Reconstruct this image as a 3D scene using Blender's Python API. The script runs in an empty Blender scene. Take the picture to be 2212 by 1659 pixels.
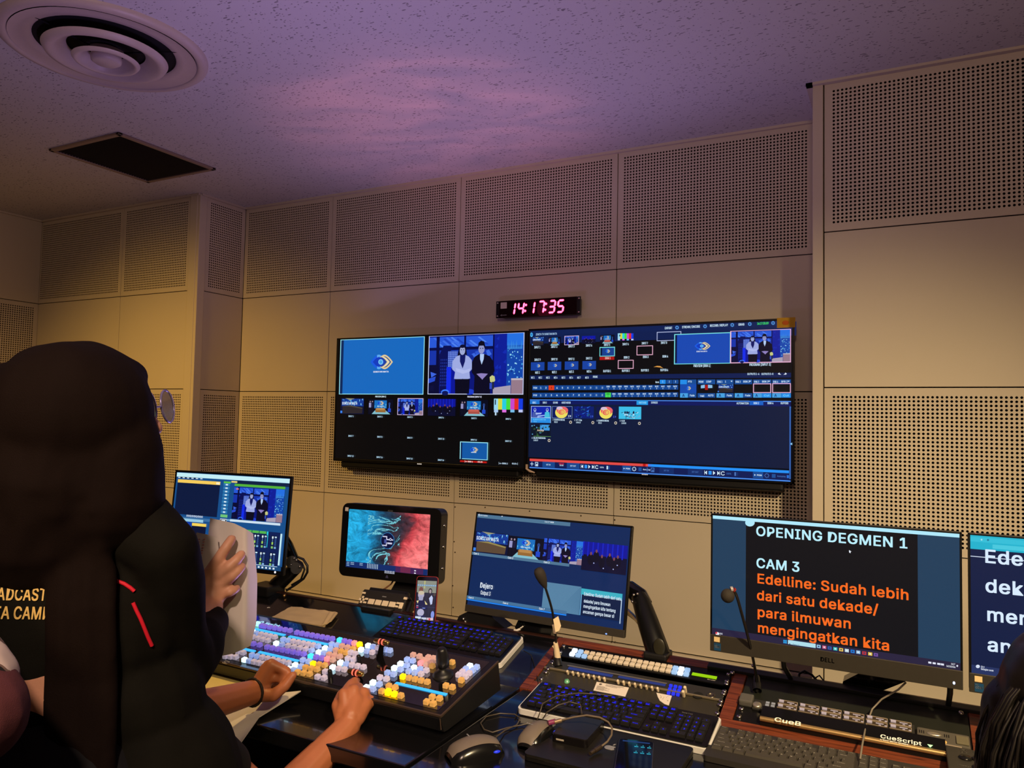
import bpy, bmesh, math, random
import numpy as np
from mathutils import Vector, Matrix, noise as mnoise
from mathutils.bvhtree import BVHTree
random.seed(7)
scn = bpy.context.scene
COL = scn.collection

def S(r, g, b):
    f = lambda c: (c/255/12.92 if c/255 <= .04045 else ((c/255+.055)/1.055)**2.4)
    return (f(r), f(g), f(b))

# ------------------------------------------------------------------ camera
FPX = 1625.06
YAW, PITCH, ROLL = .4794, .0467, .0195
Z2 = 1.56
ZC = 2.743                                   # ceiling height
CAM = Vector((3.935, -3.459, 1.417))
_c, _s = math.cos(YAW), math.sin(YAW)
FW = Vector((-_s*math.cos(PITCH), _c*math.cos(PITCH), math.sin(PITCH)))
_r = Vector((_c, _s, 0)); _u = _r.cross(FW)
RT = math.cos(ROLL)*_r + math.sin(ROLL)*_u
UP = -math.sin(ROLL)*_r + math.cos(ROLL)*_u
cd = bpy.data.cameras.new('camera'); cam = bpy.data.objects.new('camera', cd); COL.objects.link(cam)
cd.sensor_width = 36; cd.lens = FPX/2212*36; cd.clip_start = .02
cam.matrix_world = Matrix(((RT.x, UP.x, -FW.x, CAM.x), (RT.y, UP.y, -FW.y, CAM.y), (RT.z, UP.z, -FW.z, CAM.z), (0, 0, 0, 1)))
scn.camera = cam

# ------------------------------------------------------------------ world, lamps, exposure
scn.view_settings.view_transform = 'Standard'; scn.view_settings.look = 'None'
scn.view_settings.exposure = 0; scn.view_settings.gamma = 1; scn.view_settings.use_curve_mapping = False
w = bpy.data.worlds.new('world'); scn.world = w; w.use_nodes = True
w.node_tree.nodes['Background'].inputs[0].default_value = (.02, .02, .03, 1)
w.node_tree.nodes['Background'].inputs[1].default_value = .3

def lamp(name, kind, loc, target, power, color, **kw):
    ld = bpy.data.lights.new(name, kind); o = bpy.data.objects.new(name, ld); COL.objects.link(o)
    o.location = loc; ld.energy = power; ld.color = color
    d = Vector(target)-Vector(loc); o.rotation_euler = d.to_track_quat('-Z', 'Y').to_euler()
    for k, v in kw.items(): setattr(ld, k, v)
    return o
# warm recessed downlights of the room: behind and to the right of the viewer, on the left and over the desk
lamp('downlight_right', 'SPOT', (4.9, -3.3, 2.70), (3.0, 0, -.40), 500, (1, .755, .42), spot_size=math.radians(66), spot_blend=1, shadow_soft_size=.06)
lamp('downlight_left', 'SPOT', (.35, -2.75, 2.70), (-.15, 0, -.05), 255, (1, .58, .12), spot_size=math.radians(88), spot_blend=1, shadow_soft_size=.08)
lamp('downlight_desk', 'SPOT', (2.1, -2.35, 2.70), (2.33, -2.02, .7), 90, (1, .66, .22), spot_size=math.radians(30), spot_blend=1, shadow_soft_size=.05)
lamp('downlight_people', 'SPOT', (4.0, -4.25, 2.70), (2.75, -2.45, 1.05), 170, (1, .72, .56), spot_size=math.radians(46), spot_blend=1, shadow_soft_size=.06)  # extra spot added to brighten the raised papers and the people
lamp('downlight_rear', 'AREA', (4.1, -5.0, 2.64), (2.9, -2.6, 1.1), 40, (1, .67, .45), size=.5)
# unseen violet area lamps added above the mixer and televisions to brighten the ceiling
lamp('console_glow', 'AREA', (2.55, -1.9, .93), (2.50, -1.98, 3.), 8.5, (.58, .38, 1), shape='RECTANGLE', size=.85, size_y=.3, spread=math.radians(145))
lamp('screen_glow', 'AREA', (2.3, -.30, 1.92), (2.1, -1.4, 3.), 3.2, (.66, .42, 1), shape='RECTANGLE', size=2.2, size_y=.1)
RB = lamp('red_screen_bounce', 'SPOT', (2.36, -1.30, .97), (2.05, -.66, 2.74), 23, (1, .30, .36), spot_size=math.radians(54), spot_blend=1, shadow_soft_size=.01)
RB.data.use_nodes = True; _n = RB.data.node_tree.nodes; _l = RB.data.node_tree.links                # added spot, noise-patterned to imitate a rippled pink reflection on the ceiling
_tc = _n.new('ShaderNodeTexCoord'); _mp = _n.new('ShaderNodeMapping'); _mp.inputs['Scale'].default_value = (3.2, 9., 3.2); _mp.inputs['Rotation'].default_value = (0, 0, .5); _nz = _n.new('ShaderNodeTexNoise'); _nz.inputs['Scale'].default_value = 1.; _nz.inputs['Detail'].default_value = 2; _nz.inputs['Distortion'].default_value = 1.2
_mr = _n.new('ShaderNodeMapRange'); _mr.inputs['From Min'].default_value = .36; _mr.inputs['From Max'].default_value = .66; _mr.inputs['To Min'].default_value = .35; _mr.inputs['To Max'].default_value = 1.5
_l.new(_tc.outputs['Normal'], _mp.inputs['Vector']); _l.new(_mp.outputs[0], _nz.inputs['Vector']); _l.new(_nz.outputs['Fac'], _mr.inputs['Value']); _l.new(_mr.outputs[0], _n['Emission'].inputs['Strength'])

# ------------------------------------------------------------------ pixel -> point helpers (photograph 2212 x 1659)
def ray(x, y): return FW + RT*((x-1106)/FPX) + UP*((829.5-y)/FPX)
def atY(x, y, Y): d = ray(x, y); return CAM + d*((Y-CAM.y)/d.y)
def atZ(x, y, Z): d = ray(x, y); return CAM + d*((Z-CAM.z)/d.z)
def atD(x, y, t): return CAM + ray(x, y)*t
def onP(x, y, p0, n): d = ray(x, y); return CAM + d*((Vector(p0)-CAM).dot(n)/d.dot(n))

# ------------------------------------------------------------------ materials
def nt(m):
    m.use_nodes = True; t = m.node_tree; return t, t.nodes['Principled BSDF']
MATS = {}
def mat(name, col, rough=.5, metal=0., var=.06, vscale=40., bump=0., bscale=200., coat=0., emit=None, estr=1., spec=.5, trans=0., ior=1.45, sheen=0., alpha=1.):
    if name in MATS: return MATS[name]
    m = bpy.data.materials.new(name); t, p = nt(m); N = t.nodes; L = t.links
    p.inputs['Roughness'].default_value = rough; p.inputs['Metallic'].default_value = metal
    p.inputs['Specular IOR Level'].default_value = spec; p.inputs['IOR'].default_value = ior
    p.inputs['Coat Weight'].default_value = coat; p.inputs['Transmission Weight'].default_value = trans
    p.inputs['Coat Roughness'].default_value = .05; p.inputs['Sheen Weight'].default_value = sheen; p.inputs['Alpha'].default_value = alpha
    tc = N.new('ShaderNodeTexCoord')
    nz = N.new('ShaderNodeTexNoise'); nz.inputs['Scale'].default_value = vscale; nz.inputs['Detail'].default_value = 3
    L.new(tc.outputs['Object'], nz.inputs['Vector'])
    r = N.new('ShaderNodeMapRange'); r.inputs['To Min'].default_value = 1-var; r.inputs['To Max'].default_value = 1+var
    L.new(nz.outputs['Fac'], r.inputs['Value'])
    mx = N.new('ShaderNodeMix'); mx.data_type = 'RGBA'; mx.blend_type = 'MULTIPLY'; mx.inputs[0].default_value = 1
    mx.inputs[6].default_value = (*col, 1); L.new(r.outputs[0], mx.inputs[7]); L.new(mx.outputs[2], p.inputs['Base Color'])
    if bump:
        b = N.new('ShaderNodeTexNoise'); b.inputs['Scale'].default_value = bscale; b.inputs['Detail'].default_value = 4
        L.new(tc.outputs['Object'], b.inputs['Vector'])
        bp = N.new('ShaderNodeBump'); bp.inputs['Strength'].default_value = bump; bp.inputs['Distance'].default_value = .002
        L.new(b.outputs['Fac'], bp.inputs['Height']); L.new(bp.outputs[0], p.inputs['Normal'])
    if emit is not None:
        p.inputs['Emission Color'].default_value = (*emit, 1); p.inputs['Emission Strength'].default_value = estr
    MATS[name] = m; return m

def glow(name, col, strength=1., sample='NONE'):
    m = mat(name, tuple(c*.3 for c in col), .4, emit=col, estr=strength); m.cycles.emission_sampling = sample; return m

def screen_mat(name, sample):
    m = bpy.data.materials.new(name); t, p = nt(m); a = t.nodes.new('ShaderNodeAttribute'); a.attribute_name = 'col'
    p.inputs['Base Color'].default_value = (.004, .004, .005, 1); p.inputs['Roughness'].default_value = .22
    t.links.new(a.outputs['Color'], p.inputs['Emission Color']); p.inputs['Emission Strength'].default_value = 1.
    m.cycles.emission_sampling = sample; return m
M_SCR = screen_mat('screen_light', 'NONE')

def wood_mat():
    m = bpy.data.materials.new('walnut_laminate'); t, p = nt(m); N = t.nodes; L = t.links
    tc = N.new('ShaderNodeTexCoord'); mp = N.new('ShaderNodeMapping'); mp.inputs['Scale'].default_value = (3, 60, 60)
    L.new(tc.outputs['Object'], mp.inputs['Vector'])
    nz = N.new('ShaderNodeTexNoise'); nz.inputs['Scale'].default_value = 3; nz.inputs['Detail'].default_value = 6; nz.inputs['Distortion'].default_value = .4
    L.new(mp.outputs[0], nz.inputs['Vector'])
    cr = N.new('ShaderNodeValToRGB'); e = cr.color_ramp.elements
    e[0].position = .3; e[0].color = (*S(62, 26, 14), 1); e[1].position = .7; e[1].color = (*S(128, 62, 36), 1)
    L.new(nz.outputs['Fac'], cr.inputs[0]); L.new(cr.outputs[0], p.inputs['Base Color']); p.inputs['Roughness'].default_value = .38
    return m
M_WOOD = wood_mat()

def ceiling_mat():
    m = bpy.data.materials.new('fissured_ceiling_tile'); t, p = nt(m); N = t.nodes; L = t.links
    tc = N.new('ShaderNodeTexCoord')
    def spots(sx, sy, thr, rot, seed):
        mp = N.new('ShaderNodeMapping'); mp.inputs['Scale'].default_value = (sx, sy, 1); mp.inputs['Rotation'].default_value = (0, 0, rot); mp.inputs['Location'].default_value = (seed, seed, 0)
        L.new(tc.outputs['Object'], mp.inputs['Vector'])
        nw = N.new('ShaderNodeTexNoise'); nw.inputs['Scale'].default_value = 28; L.new(tc.outputs['Object'], nw.inputs['Vector'])
        ad = N.new('ShaderNodeMix'); ad.data_type = 'VECTOR'; ad.inputs[0].default_value = .12
        L.new(mp.outputs[0], ad.inputs[4]); L.new(nw.outputs['Color'], ad.inputs[5])
        v = N.new('ShaderNodeTexVoronoi'); v.inputs['Scale'].default_value = 1; L.new(ad.outputs[1], v.inputs['Vector'])
        sp = N.new('ShaderNodeSeparateColor'); L.new(v.outputs['Color'], sp.inputs[0])
        k = N.new('ShaderNodeMath'); k.operation = 'MULTIPLY'; k.inputs[1].default_value = thr; L.new(sp.outputs[0], k.inputs[0])
        lt = N.new('ShaderNodeMath'); lt.operation = 'LESS_THAN'; L.new(v.outputs['Distance'], lt.inputs[0]); L.new(k.outputs[0], lt.inputs[1])
        return lt
    a = spots(30, 95, .26, .12, 0.3); b = spots(75, 90, .26, .9, 7.7); c = spots(42, 110, .2, -.25, 3.1)
    mx = N.new('ShaderNodeMath'); mx.operation = 'MAXIMUM'; L.new(a.outputs[0], mx.inputs[0]); L.new(b.outputs[0], mx.inputs[1])
    m2 = N.new('ShaderNodeMath'); m2.operation = 'MAXIMUM'; L.new(mx.outputs[0], m2.inputs[0]); L.new(c.outputs[0], m2.inputs[1])
    col = N.new('ShaderNodeMix'); col.data_type = 'RGBA'; col.inputs[6].default_value = (.66, .63, .60, 1); col.inputs[7].default_value = (.26, .24, .23, 1)
    L.new(m2.outputs[0], col.inputs[0]); L.new(col.outputs[2], p.inputs['Base Color']); p.inputs['Roughness'].default_value = .9
    inv = N.new('ShaderNodeMath'); inv.operation = 'SUBTRACT'; inv.inputs[0].default_value = 1; L.new(m2.outputs[0], inv.inputs[1])
    bp = N.new('ShaderNodeBump'); bp.inputs['Strength'].default_value = .4; bp.inputs['Distance'].default_value = .003; L.new(inv.outputs[0], bp.inputs['Height']); L.new(bp.outputs[0], p.inputs['Normal'])
    return m
M_CEIL = ceiling_mat()
M_WALL = mat('painted_board', S(203, 190, 168), .62, var=.035, vscale=3, bump=.12, bscale=500)
M_FELT = mat('dark_felt_backing', S(17, 13, 9), .95)
M_BORE = mat('raw_board_core', S(74, 54, 36), .9)
M_BLK = mat('black_plastic', S(18, 18, 19), .42, var=.15)
M_BLKG = mat('black_gloss', S(8, 8, 9), .08, var=.1)
M_BEZ = mat('black_bezel', S(13, 13, 14), .32)
M_CHIN = mat('grey_brushed_chin', S(52, 48, 42), .45, metal=.2, var=.1, vscale=90)
M_SATIN = mat('black_satin_metal', S(22, 22, 23), .3, metal=.4)
M_DKGREY = mat('dark_grey_steel', S(52, 51, 48), .42, metal=.3)
M_STEEL = mat('bright_steel', S(205, 200, 190), .22, metal=1.)
M_WHT = mat('white_plastic', S(222, 216, 205), .4)
M_SILV = mat('silver_white_plastic', S(205, 203, 200), .32)
M_PAPER = mat('white_paper', S(214, 205, 196), .8, var=.03, vscale=8)
M_TAN = mat('tan_envelope_paper', S(205, 178, 130), .75, var=.06, vscale=18, bump=.3, bscale=30)
M_GREEN = mat('black_green_blank_plate', S(23, 26, 18), .55, var=.3, vscale=9)
M_DESK = mat('black_desk_laminate', S(13, 13, 15), .17, var=.2, vscale=6, spec=.9, coat=.6)
M_GLASSBLK = mat('black_control_glass', S(10, 10, 11), .06, var=.1)
M_MIXGL = mat('mixer_glass', S(12, 12, 13), .05, var=.1, spec=1., coat=1., ior=1.7)
M_SKIN_L = mat('skin_light_tan', S(206, 150, 118), .48, var=.07, vscale=30, bump=.1, bscale=300)
M_SKIN_D = mat('skin_brown', S(172, 104, 68), .46, var=.08, vscale=30, bump=.1, bscale=300)

# ------------------------------------------------------------------ mesh builder
class MB:
    def __init__(s): s.v = []; s.f = []; s.m = []; s.sm = []; s.mi = 0; s.X = None
    def _add(s, vs, fs, smooth=False):
        o = len(s.v)
        if s.X is not None: vs = [s.X @ Vector(v) for v in vs]
        s.v += [tuple(v) for v in vs]; s.f += [tuple(i+o for i in f) for f in fs]
        s.m += [s.mi]*len(fs); s.sm += [smooth]*len(fs); return s
    def box(s, a, b, bev=0.):
        x0, y0, z0 = [min(p, q) for p, q in zip(a, b)]; x1, y1, z1 = [max(p, q) for p, q in zip(a, b)]
        if bev <= 0:
            vs = [(x, y, z) for x in (x0, x1) for y in (y0, y1) for z in (z0, z1)]
            return s._add(vs, [(0, 1, 3, 2), (4, 6, 7, 5), (0, 4, 5, 1), (2, 3, 7, 6), (0, 2, 6, 4), (1, 5, 7, 3)])
        bm = bmesh.new(); bmesh.ops.create_cube(bm, size=1)
        for v in bm.verts: v.co = ((x0+x1)/2+v.co.x*(x1-x0), (y0+y1)/2+v.co.y*(y1-y0), (z0+z1)/2+v.co.z*(z1-z0))
        bmesh.ops.bevel(bm, geom=bm.edges[:], offset=min(bev, .49*min(x1-x0, y1-y0, z1-z0)), segments=2, affect='EDGES', profile=.6)
        return s.bm(bm)
    def bm(s, bm, smooth=False):
        bm.verts.index_update(); vs = [tuple(v.co) for v in bm.verts]; fs = [tuple(v.index for v in f.verts) for f in bm.faces]; bm.free()
        return s._add(vs, fs, smooth)
    def tube(s, pts, r, n=8, cap=True):
        pts = [Vector(p) for p in pts]; rs = r if isinstance(r, (list, tuple)) else [r]*len(pts)
        vs = []; t = (pts[1]-pts[0]).normalized(); a = t.orthogonal().normalized()
        for i, p in enumerate(pts):
            t = (pts[min(i+1, len(pts)-1)]-pts[max(i-1, 0)]).normalized(); a = (a-t*a.dot(t)).normalized(); b = t.cross(a)
            vs += [p+(a*math.cos(k*2*math.pi/n)+b*math.sin(k*2*math.pi/n))*rs[i] for k in range(n)]
        fs = [(i*n+k, i*n+(k+1) % n, (i+1)*n+(k+1) % n, (i+1)*n+k) for i in range(len(pts)-1) for k in range(n)]
        s._add(vs, fs, True)
        if cap: s._add(vs[:n], [tuple(range(n))[::-1]]); s._add(vs[-n:], [tuple(range(n))])
        return s
    def cyl(s, p0, p1, r0, r1=None, n=16): return s.tube([p0, p1], [r0, r0 if r1 is None else r1], n)
    def lathe(s, prof, o=(0, 0, 0), ax=(0, 0, 1), n=24):
        ax = Vector(ax).normalized(); a = ax.orthogonal().normalized(); b = ax.cross(a); o = Vector(o); vs = []
        for r, h in prof: vs += [o+ax*h+(a*math.cos(k*2*math.pi/n)+b*math.sin(k*2*math.pi/n))*r for k in range(n)]
        fs = [(i*n+k, i*n+(k+1) % n, (i+1)*n+(k+1) % n, (i+1)*n+k) for i in range(len(prof)-1) for k in range(n)]
        return s._add(vs, fs, True)
    def prism(s, poly, ext):
        n = len(poly); e = Vector(ext); p = [Vector(q) for q in poly]; vs = p+[q+e for q in p]
        return s._add(vs, [tuple(range(n))[::-1], tuple(range(n, 2*n))]+[(i, (i+1) % n, n+(i+1) % n, n+i) for i in range(n)])
    def ball(s, c, r, seg=16, rings=10, R=None):
        r = r if isinstance(r, (list, tuple)) else (r, r, r); vs = []; R = R or Matrix.Identity(3); c = Vector(c)
        for i in range(rings+1):
            t = math.pi*i/rings
            for k in range(seg):
                q = 2*math.pi*k/seg; vs.append(c+R @ Vector((r[0]*math.sin(t)*math.cos(q), r[1]*math.sin(t)*math.sin(q), r[2]*math.cos(t))))
        fs = [(i*seg+k, (i+1)*seg+k, (i+1)*seg+(k+1) % seg, i*seg+(k+1) % seg) for i in range(rings) for k in range(seg)]
        return s._add(vs, fs, True)
    def cap(s, p0, r0, p1, r1, n=12):
        s.ball(p0, r0, n, 8); s.ball(p1, r1, n, 8); return s.tube([p0, p1], [r0, r1], n)
    def mesh(s, name, mats):
        me = bpy.data.meshes.new(name); me.from_pydata(s.v, [], s.f)
        for m in (mats if isinstance(mats, (list, tuple)) else [mats]): me.materials.append(m)
        if len(s.f):
            me.polygons.foreach_set('material_index', s.m); me.polygons.foreach_set('use_smooth', s.sm)
        me.update(); return me
    def build(s, name, mats, parent=None): return link(name, s.mesh(name, mats), parent)

def link(name, me, parent=None, loc=None):
    o = bpy.data.objects.new(name, me); COL.objects.link(o)
    if parent is not None: o.parent = parent
    if loc is not None: o.location = loc
    return o
def tag(o, label, cat, group=None, kind=None):
    o['label'] = label; o['category'] = cat
    if group: o['group'] = group
    if kind: o['kind'] = kind
    return o
def thing(name, label, cat, loc=(0, 0, 0), X=None, group=None):
    o = bpy.data.objects.new(name, None); COL.objects.link(o); o.empty_display_size = .05
    if X is not None: o.matrix_world = X
    else: o.location = loc
    return tag(o, label, cat, group)
def frame(o, x, y, z):
    o = Vector(o); return Matrix(((x[0], y[0], z[0], o.x), (x[1], y[1], z[1], o.y), (x[2], y[2], z[2], o.z), (0, 0, 0, 1)))
def dup(root, X, label=None, group=None):
    r = root.copy(); COL.objects.link(r); r.matrix_world = X
    if label: r['label'] = label
    if group: r['group'] = group
    for ch in list(root.children):
        c = ch.copy(); COL.objects.link(c); c.parent = r
        for g in list(ch.children):
            d = g.copy(); COL.objects.link(d); d.parent = c
    return r
def smooth(o, ang=40):
    for p in o.data.polygons: p.use_smooth = True
    return o

# ------------------------------------------------------------------ glyphs (built-in font)
GLY = {}
def make_glyphs():
    chars = [chr(i) for i in range(33, 127)]
    import os
    fp = os.path.join(bpy.utils.resource_path('LOCAL'), 'datafiles', 'fonts', 'Inter.woff2')     # the plain sans that comes with Blender
    try: fnt = bpy.data.fonts.load(fp)
    except Exception: fnt = None
    tmp = []
    def t(body):
        c = bpy.data.curves.new('g', 'FONT'); c.body = body; c.size = 1; c.font = fnt or c.font; c.resolution_u = 3; o = bpy.data.objects.new('g', c); COL.objects.link(o); tmp.append((o, c)); return o
    one = {c: t(c) for c in chars}; tri = {c: t('H'+c+'H') for c in chars}; hh = t('HH'); sp = t('H H')
    dg = bpy.context.evaluated_depsgraph_get()
    W = lambda o: o.evaluated_get(dg).dimensions.x
    whh = W(hh); cap = one['H'].evaluated_get(dg).dimensions.y
    for c in chars:
        me = one[c].evaluated_get(dg).to_mesh(); n = len(me.vertices)
        vs = [(v.co.x/cap, v.co.y/cap) for v in me.vertices]; fs = [tuple(p.vertices) for p in me.polygons]
        adv = (W(tri[c])-whh)/cap; GLY[c] = (vs, fs, adv); one[c].evaluated_get(dg).to_mesh_clear()
        bv_, bf_ = [], []
        for dx, dy in ((-.034, -.024), (.034, -.024), (-.034, .024), (.034, .024)):
            o = len(bv_); bv_ += [(a+dx+.03, b+dy) for a, b in vs]; bf_ += [tuple(i+o for i in f) for f in fs]
        GLY['b'+c] = (bv_, bf_, adv+.05)
    GLY[' '] = GLY['b '] = ([], [], (W(sp)-whh)/cap)
    for o, c in tmp: bpy.data.objects.remove(o); bpy.data.curves.remove(c)
make_glyphs()
def layout(s, h=1., width=None, bold=0., slant=0., align='l'):
    """2-D verts and faces of a string, cap height h; width fits it"""
    vs = []; fs = []; x = 0.
    for ch in s:
        g = GLY.get(('b' if bold else '')+ch) or GLY['?']
        o = len(vs); vs += [(x+a+slant*b, b) for a, b in g[0]]; fs += [tuple(i+o for i in f) for f in g[1]]
        x += g[2]
    sx = h if width is None else width/max(x, 1e-6)
    off = 0 if align == 'l' else (-x*sx if align == 'r' else -x*sx/2)
    return [(a*sx+off, b*h) for a, b in vs], fs
def add_text(mb, s, o, ax, ay, h, width=None, bold=0., slant=0., align='l'):
    vs, fs = layout(s, h, width, bold, slant, align); o = Vector(o); ax = Vector(ax); ay = Vector(ay)
    return mb._add([o+ax*a+ay*b for a, b in vs], fs)

# ------------------------------------------------------------------ lit screens: flat pictures drawn on a real plane
class Scr:
    def __init__(s, o, ax, az):
        s.o = Vector(o); s.ax = Vector(ax).normalized(); s.az = Vector(az).normalized(); s.n = s.ax.cross(s.az).normalized()
        s.v = []; s.f = []; s.c = []; s.k = 0; s.ox = s.oy = 0.; s.sc = 1.
        if s.n.dot(CAM-s.o) < 0: s.n = -s.n
    def z(s, ox, oy, sc): s.ox, s.oy, s.sc = ox, oy, sc; return s
    def px(s, x, y): return s.ox+x/s.sc, s.oy+y/s.sc
    def loc(s, x, y):
        p = onP(*s.px(x, y), s.o, s.n)-s.o; return p.dot(s.ax), p.dot(s.az)
    def raw(s, uv, fs, col, step=True):
        if step: s.k += 1
        o = len(s.v); h = .0004+s.k*1.2e-5
        s.v += [s.o+s.ax*a+s.az*b+s.n*h for a, b in uv]; s.f += [tuple(i+o for i in f) for f in fs]
        s.c += [(*S(*col), 1)]*sum(len(f) for f in fs)
    def poly(s, pts, col): s.raw([s.loc(*p) for p in pts], [tuple(range(len(pts)))], col)
    def rect(s, x0, y0, x1, y1, col):
        (a, b), (c, d) = s.loc(x0, y0), s.loc(x1, y1); s.raw([(a, d), (c, d), (c, b), (a, b)], [(0, 1, 2, 3)], col)
    def uvrect(s, a, b, c, d, col): s.raw([(a, b), (c, b), (c, d), (a, d)], [(0, 1, 2, 3)], col)
    def box(s, x0, y0, x1, y1, col, t=.003):
        (a, b), (c, d) = s.loc(x0, y0), s.loc(x1, y1)
        for q in ((a, b-t, c, b), (a, d, c, d+t), (a, d, a+t, b), (c-t, d, c, b)): s.uvrect(*q, col)
    def text(s, t, x, y, h, col, x1=None, bold=.03, align='l', slant=0.):
        a, b = s.loc(x, y); hh = s.loc(x, y-h)[1]-b; wd = None if x1 is None else s.loc(x1, y)[0]-a
        vs, fs = layout(t, hh, wd, bold, slant, align); s.raw([(p+a, q+b) for p, q in vs], fs, col)
    def ell(s, cx, cy, rx, ry, col, n=18, a0=0, a1=2*math.pi):
        s.poly([(cx+rx*math.cos(a0+(a1-a0)*i/n), cy+ry*math.sin(a0+(a1-a0)*i/n)) for i in range(n if a1-a0 > 6.2 else n+1)], col)
    def build(s, parent, name='screen_image'):
        me = bpy.data.meshes.new(name); me.from_pydata([tuple(v) for v in s.v], [], s.f); me.materials.append(M_SCR)
        at = me.color_attributes.new('col', 'FLOAT_COLOR', 'CORNER')
        at.data.foreach_set('color', np.array(s.c, dtype=np.float32).ravel()); me.update()
        o = link(name, me, parent)
        if parent is not None: o.matrix_parent_inverse = parent.matrix_world.inverted()
        return o
def world_child(o, parent):
    o.parent = parent; o.matrix_parent_inverse = parent.matrix_world.inverted(); return o
def wbuild(mb, name, mats, parent): return world_child(mb.build(name, mats), parent)
def TH(name, label, cat, loc, group=None): return thing(name, label, cat, X=Matrix.Translation(Vector(loc)), group=group)

# ================================================================== ROOM SHELL
def struct(name, mb, mats):
    o = mb.build(name, mats); o['kind'] = 'structure'; return o
XL, XR, YR = -1.421, 6.4, -6.2
YF, YRET, YP = -.351, -.306, -.376          # forward wall, return depth, pier face
m = MB(); m.box((XL-.2, YR-.2, -.1), (XR+.2, .3, 0)); struct('floor', m, mat('dark_carpet', S(40, 38, 42), .95, bump=.5, bscale=400))
m = MB(); m.box((XL-.2, YR-.2, ZC), (XR+.2, .3, ZC+.12)); CEIL = struct('ceiling', m, M_CEIL)
m = MB(); m.box((.10, .032, 0), (3.72, .2, ZC)); W_BACK = struct('wall_back', m, M_FELT)
m = MB(); m.box((XL-.1, YF+.032, 0), (.145, .2, ZC)); W_FWD = struct('wall_back_forward', m, M_FELT)
m = MB(); m.box((XL-.2, YR, 0), (XL-.032, YF+.1, ZC)); W_LEFT = struct('wall_left', m, M_FELT)
m = MB(); m.box((3.661, YP+.032, 0), (XR+.1, .2, ZC)); W_PIER = struct('wall_pier', m, M_FELT)
m = MB(); m.box((XR, YR-.1, 0), (XR+.15, YP+.1, ZC)); struct('wall_right', m, M_WALL)
m = MB(); m.box((XL-.2, YR-.15, 0), (XR+.2, YR, ZC)); struct('wall_rear', m, M_WALL)

_pm = {}
def perf_mesh(w, h, mx=.026, mt=.026, mb_=.026, r=.0046, dep=.012):
    key = (round(w, 4), round(h, 4), mt)
    if key in _pm: return _pm[key]
    pitch = .0147; nx = max(1, round((w-2*mx)/pitch)); nz = max(1, round((h-mt-mb_)/pitch))
    px, pz = (w-2*mx)/nx, (h-mt-mb_)/nz; vs = []; fs = []; bores = []
    ang = [math.radians(22.5+45*k) for k in range(8)]
    for i in range(nx):
        for j in range(nz):
            x, z = mx+(i+.5)*px, mb_+(j+.5)*pz; o = len(vs)
            vs += [(x+px/2, 0, z+pz/2), (x-px/2, 0, z+pz/2), (x-px/2, 0, z-pz/2), (x+px/2, 0, z-pz/2)]
            vs += [(x+r*math.cos(a), 0, z+r*math.sin(a)) for a in ang]+[(x+r*math.cos(a), dep, z+r*math.sin(a)) for a in ang]
            H = lambda k: o+4+k % 8
            B = lambda k: o+12+k % 8
            for q, (c0, c1, a, b) in enumerate(((0, 1, 1, 2), (1, 2, 3, 4), (2, 3, 5, 6), (3, 0, 7, 8))):
                fs.append((o+c0, o+c1, H(b), H(a)))
                fs.append((o+c1, H(b+1), H(b)))
            bores += [(H(k), H(k+1), B(k+1), B(k)) for k in range(8)]
    b = MB(); b.v = vs; b.f = fs+bores; b.m = [0]*len(fs)+[1]*len(bores); b.sm = [False]*len(b.f)
    t = dep
    for (x0, z0, x1, z1) in ((0, 0, w, mb_), (0, h-mt, w, h), (0, mb_, mx, h-mt), (w-mx, mb_, w, h-mt)):
        b.box((x0, 0, z0), (x1, t, z1))
    _pm[key] = b.mesh('perforated_panel', [M_WALL, M_BORE]); return _pm[key]
def plain_mesh(w, h):
    key = ('p', round(w, 4), round(h, 4))
    if key not in _pm:
        b = MB(); b.box((0, 0, 0), (w, .012, h), .0015); _pm[key] = b.mesh('plain_panel', M_WALL)
    return _pm[key]
G = .0022
ROWS = [(Z2+.597, ZC-.004, True), (Z2, Z2+.597, False), (Z2-.597, Z2, True), (Z2-1.194, Z2-.597, False)]
def panels(parent, o, ax, length, cols, rows=ROWS):
    """o: lower-left corner of the run, ax: direction along the wall (front faces ax x up)"""
    ax = Vector(ax); y = Vector((0, 0, 1)).cross(ax)
    for z0, z1, perf in rows:
        for a, b in cols:
            w, h = b-a-2*G, z1-z0-2*G
            me = perf_mesh(w, h) if perf else plain_mesh(w, h)
            p = link('perforated_panel' if perf else 'plain_panel', me, parent)
            q = Vector(o)+ax*(a+G); p.matrix_world = frame((q.x, q.y, z0+G), ax, y, (0, 0, 1))
panels(W_BACK, (0, 0, 0), (1, 0, 0), 0, [(.177, .9), (.9, 1.8), (1.8, 2.7), (2.7, 3.6)])
m = MB(); m.box((3.6, 0, .3), (3.64, .012, ZC-.004)); wbuild(m, 'filler_strip', M_WALL, W_BACK)
panels(W_BACK, (.177, YRET, 0), (0, 1, 0), 0, [(0, -YRET)])
panels(W_FWD, (0, YF, 0), (1, 0, 0), 0, [(-1.438, -.538), (-.538, .098)])
LROWS = [(Z2+.597, ZC-.004, False), (Z2, Z2+.597, True), (Z2-.597, Z2, False), (Z2-1.194, Z2-.597, True)]
panels(W_LEFT, (XL, YF-.9, 0), (0, 1, 0), 0, [(0, .9)], LROWS)
panels(W_LEFT, (XL, YF-2.7, 0), (0, 1, 0), 0, [(0, .9), (.9, 1.8)], [(a, b, False) for a, b, c in LROWS])
panels(W_PIER, (0, YP, 0), (1, 0, 0), 0, [(3.669, 4.569), (4.569, 5.469)])
panels(W_PIER, (0, YP, 0), (1, 0, 0), 0, [(5.469, 6.369)], [(a, b, False) for a, b, c in ROWS])
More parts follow.
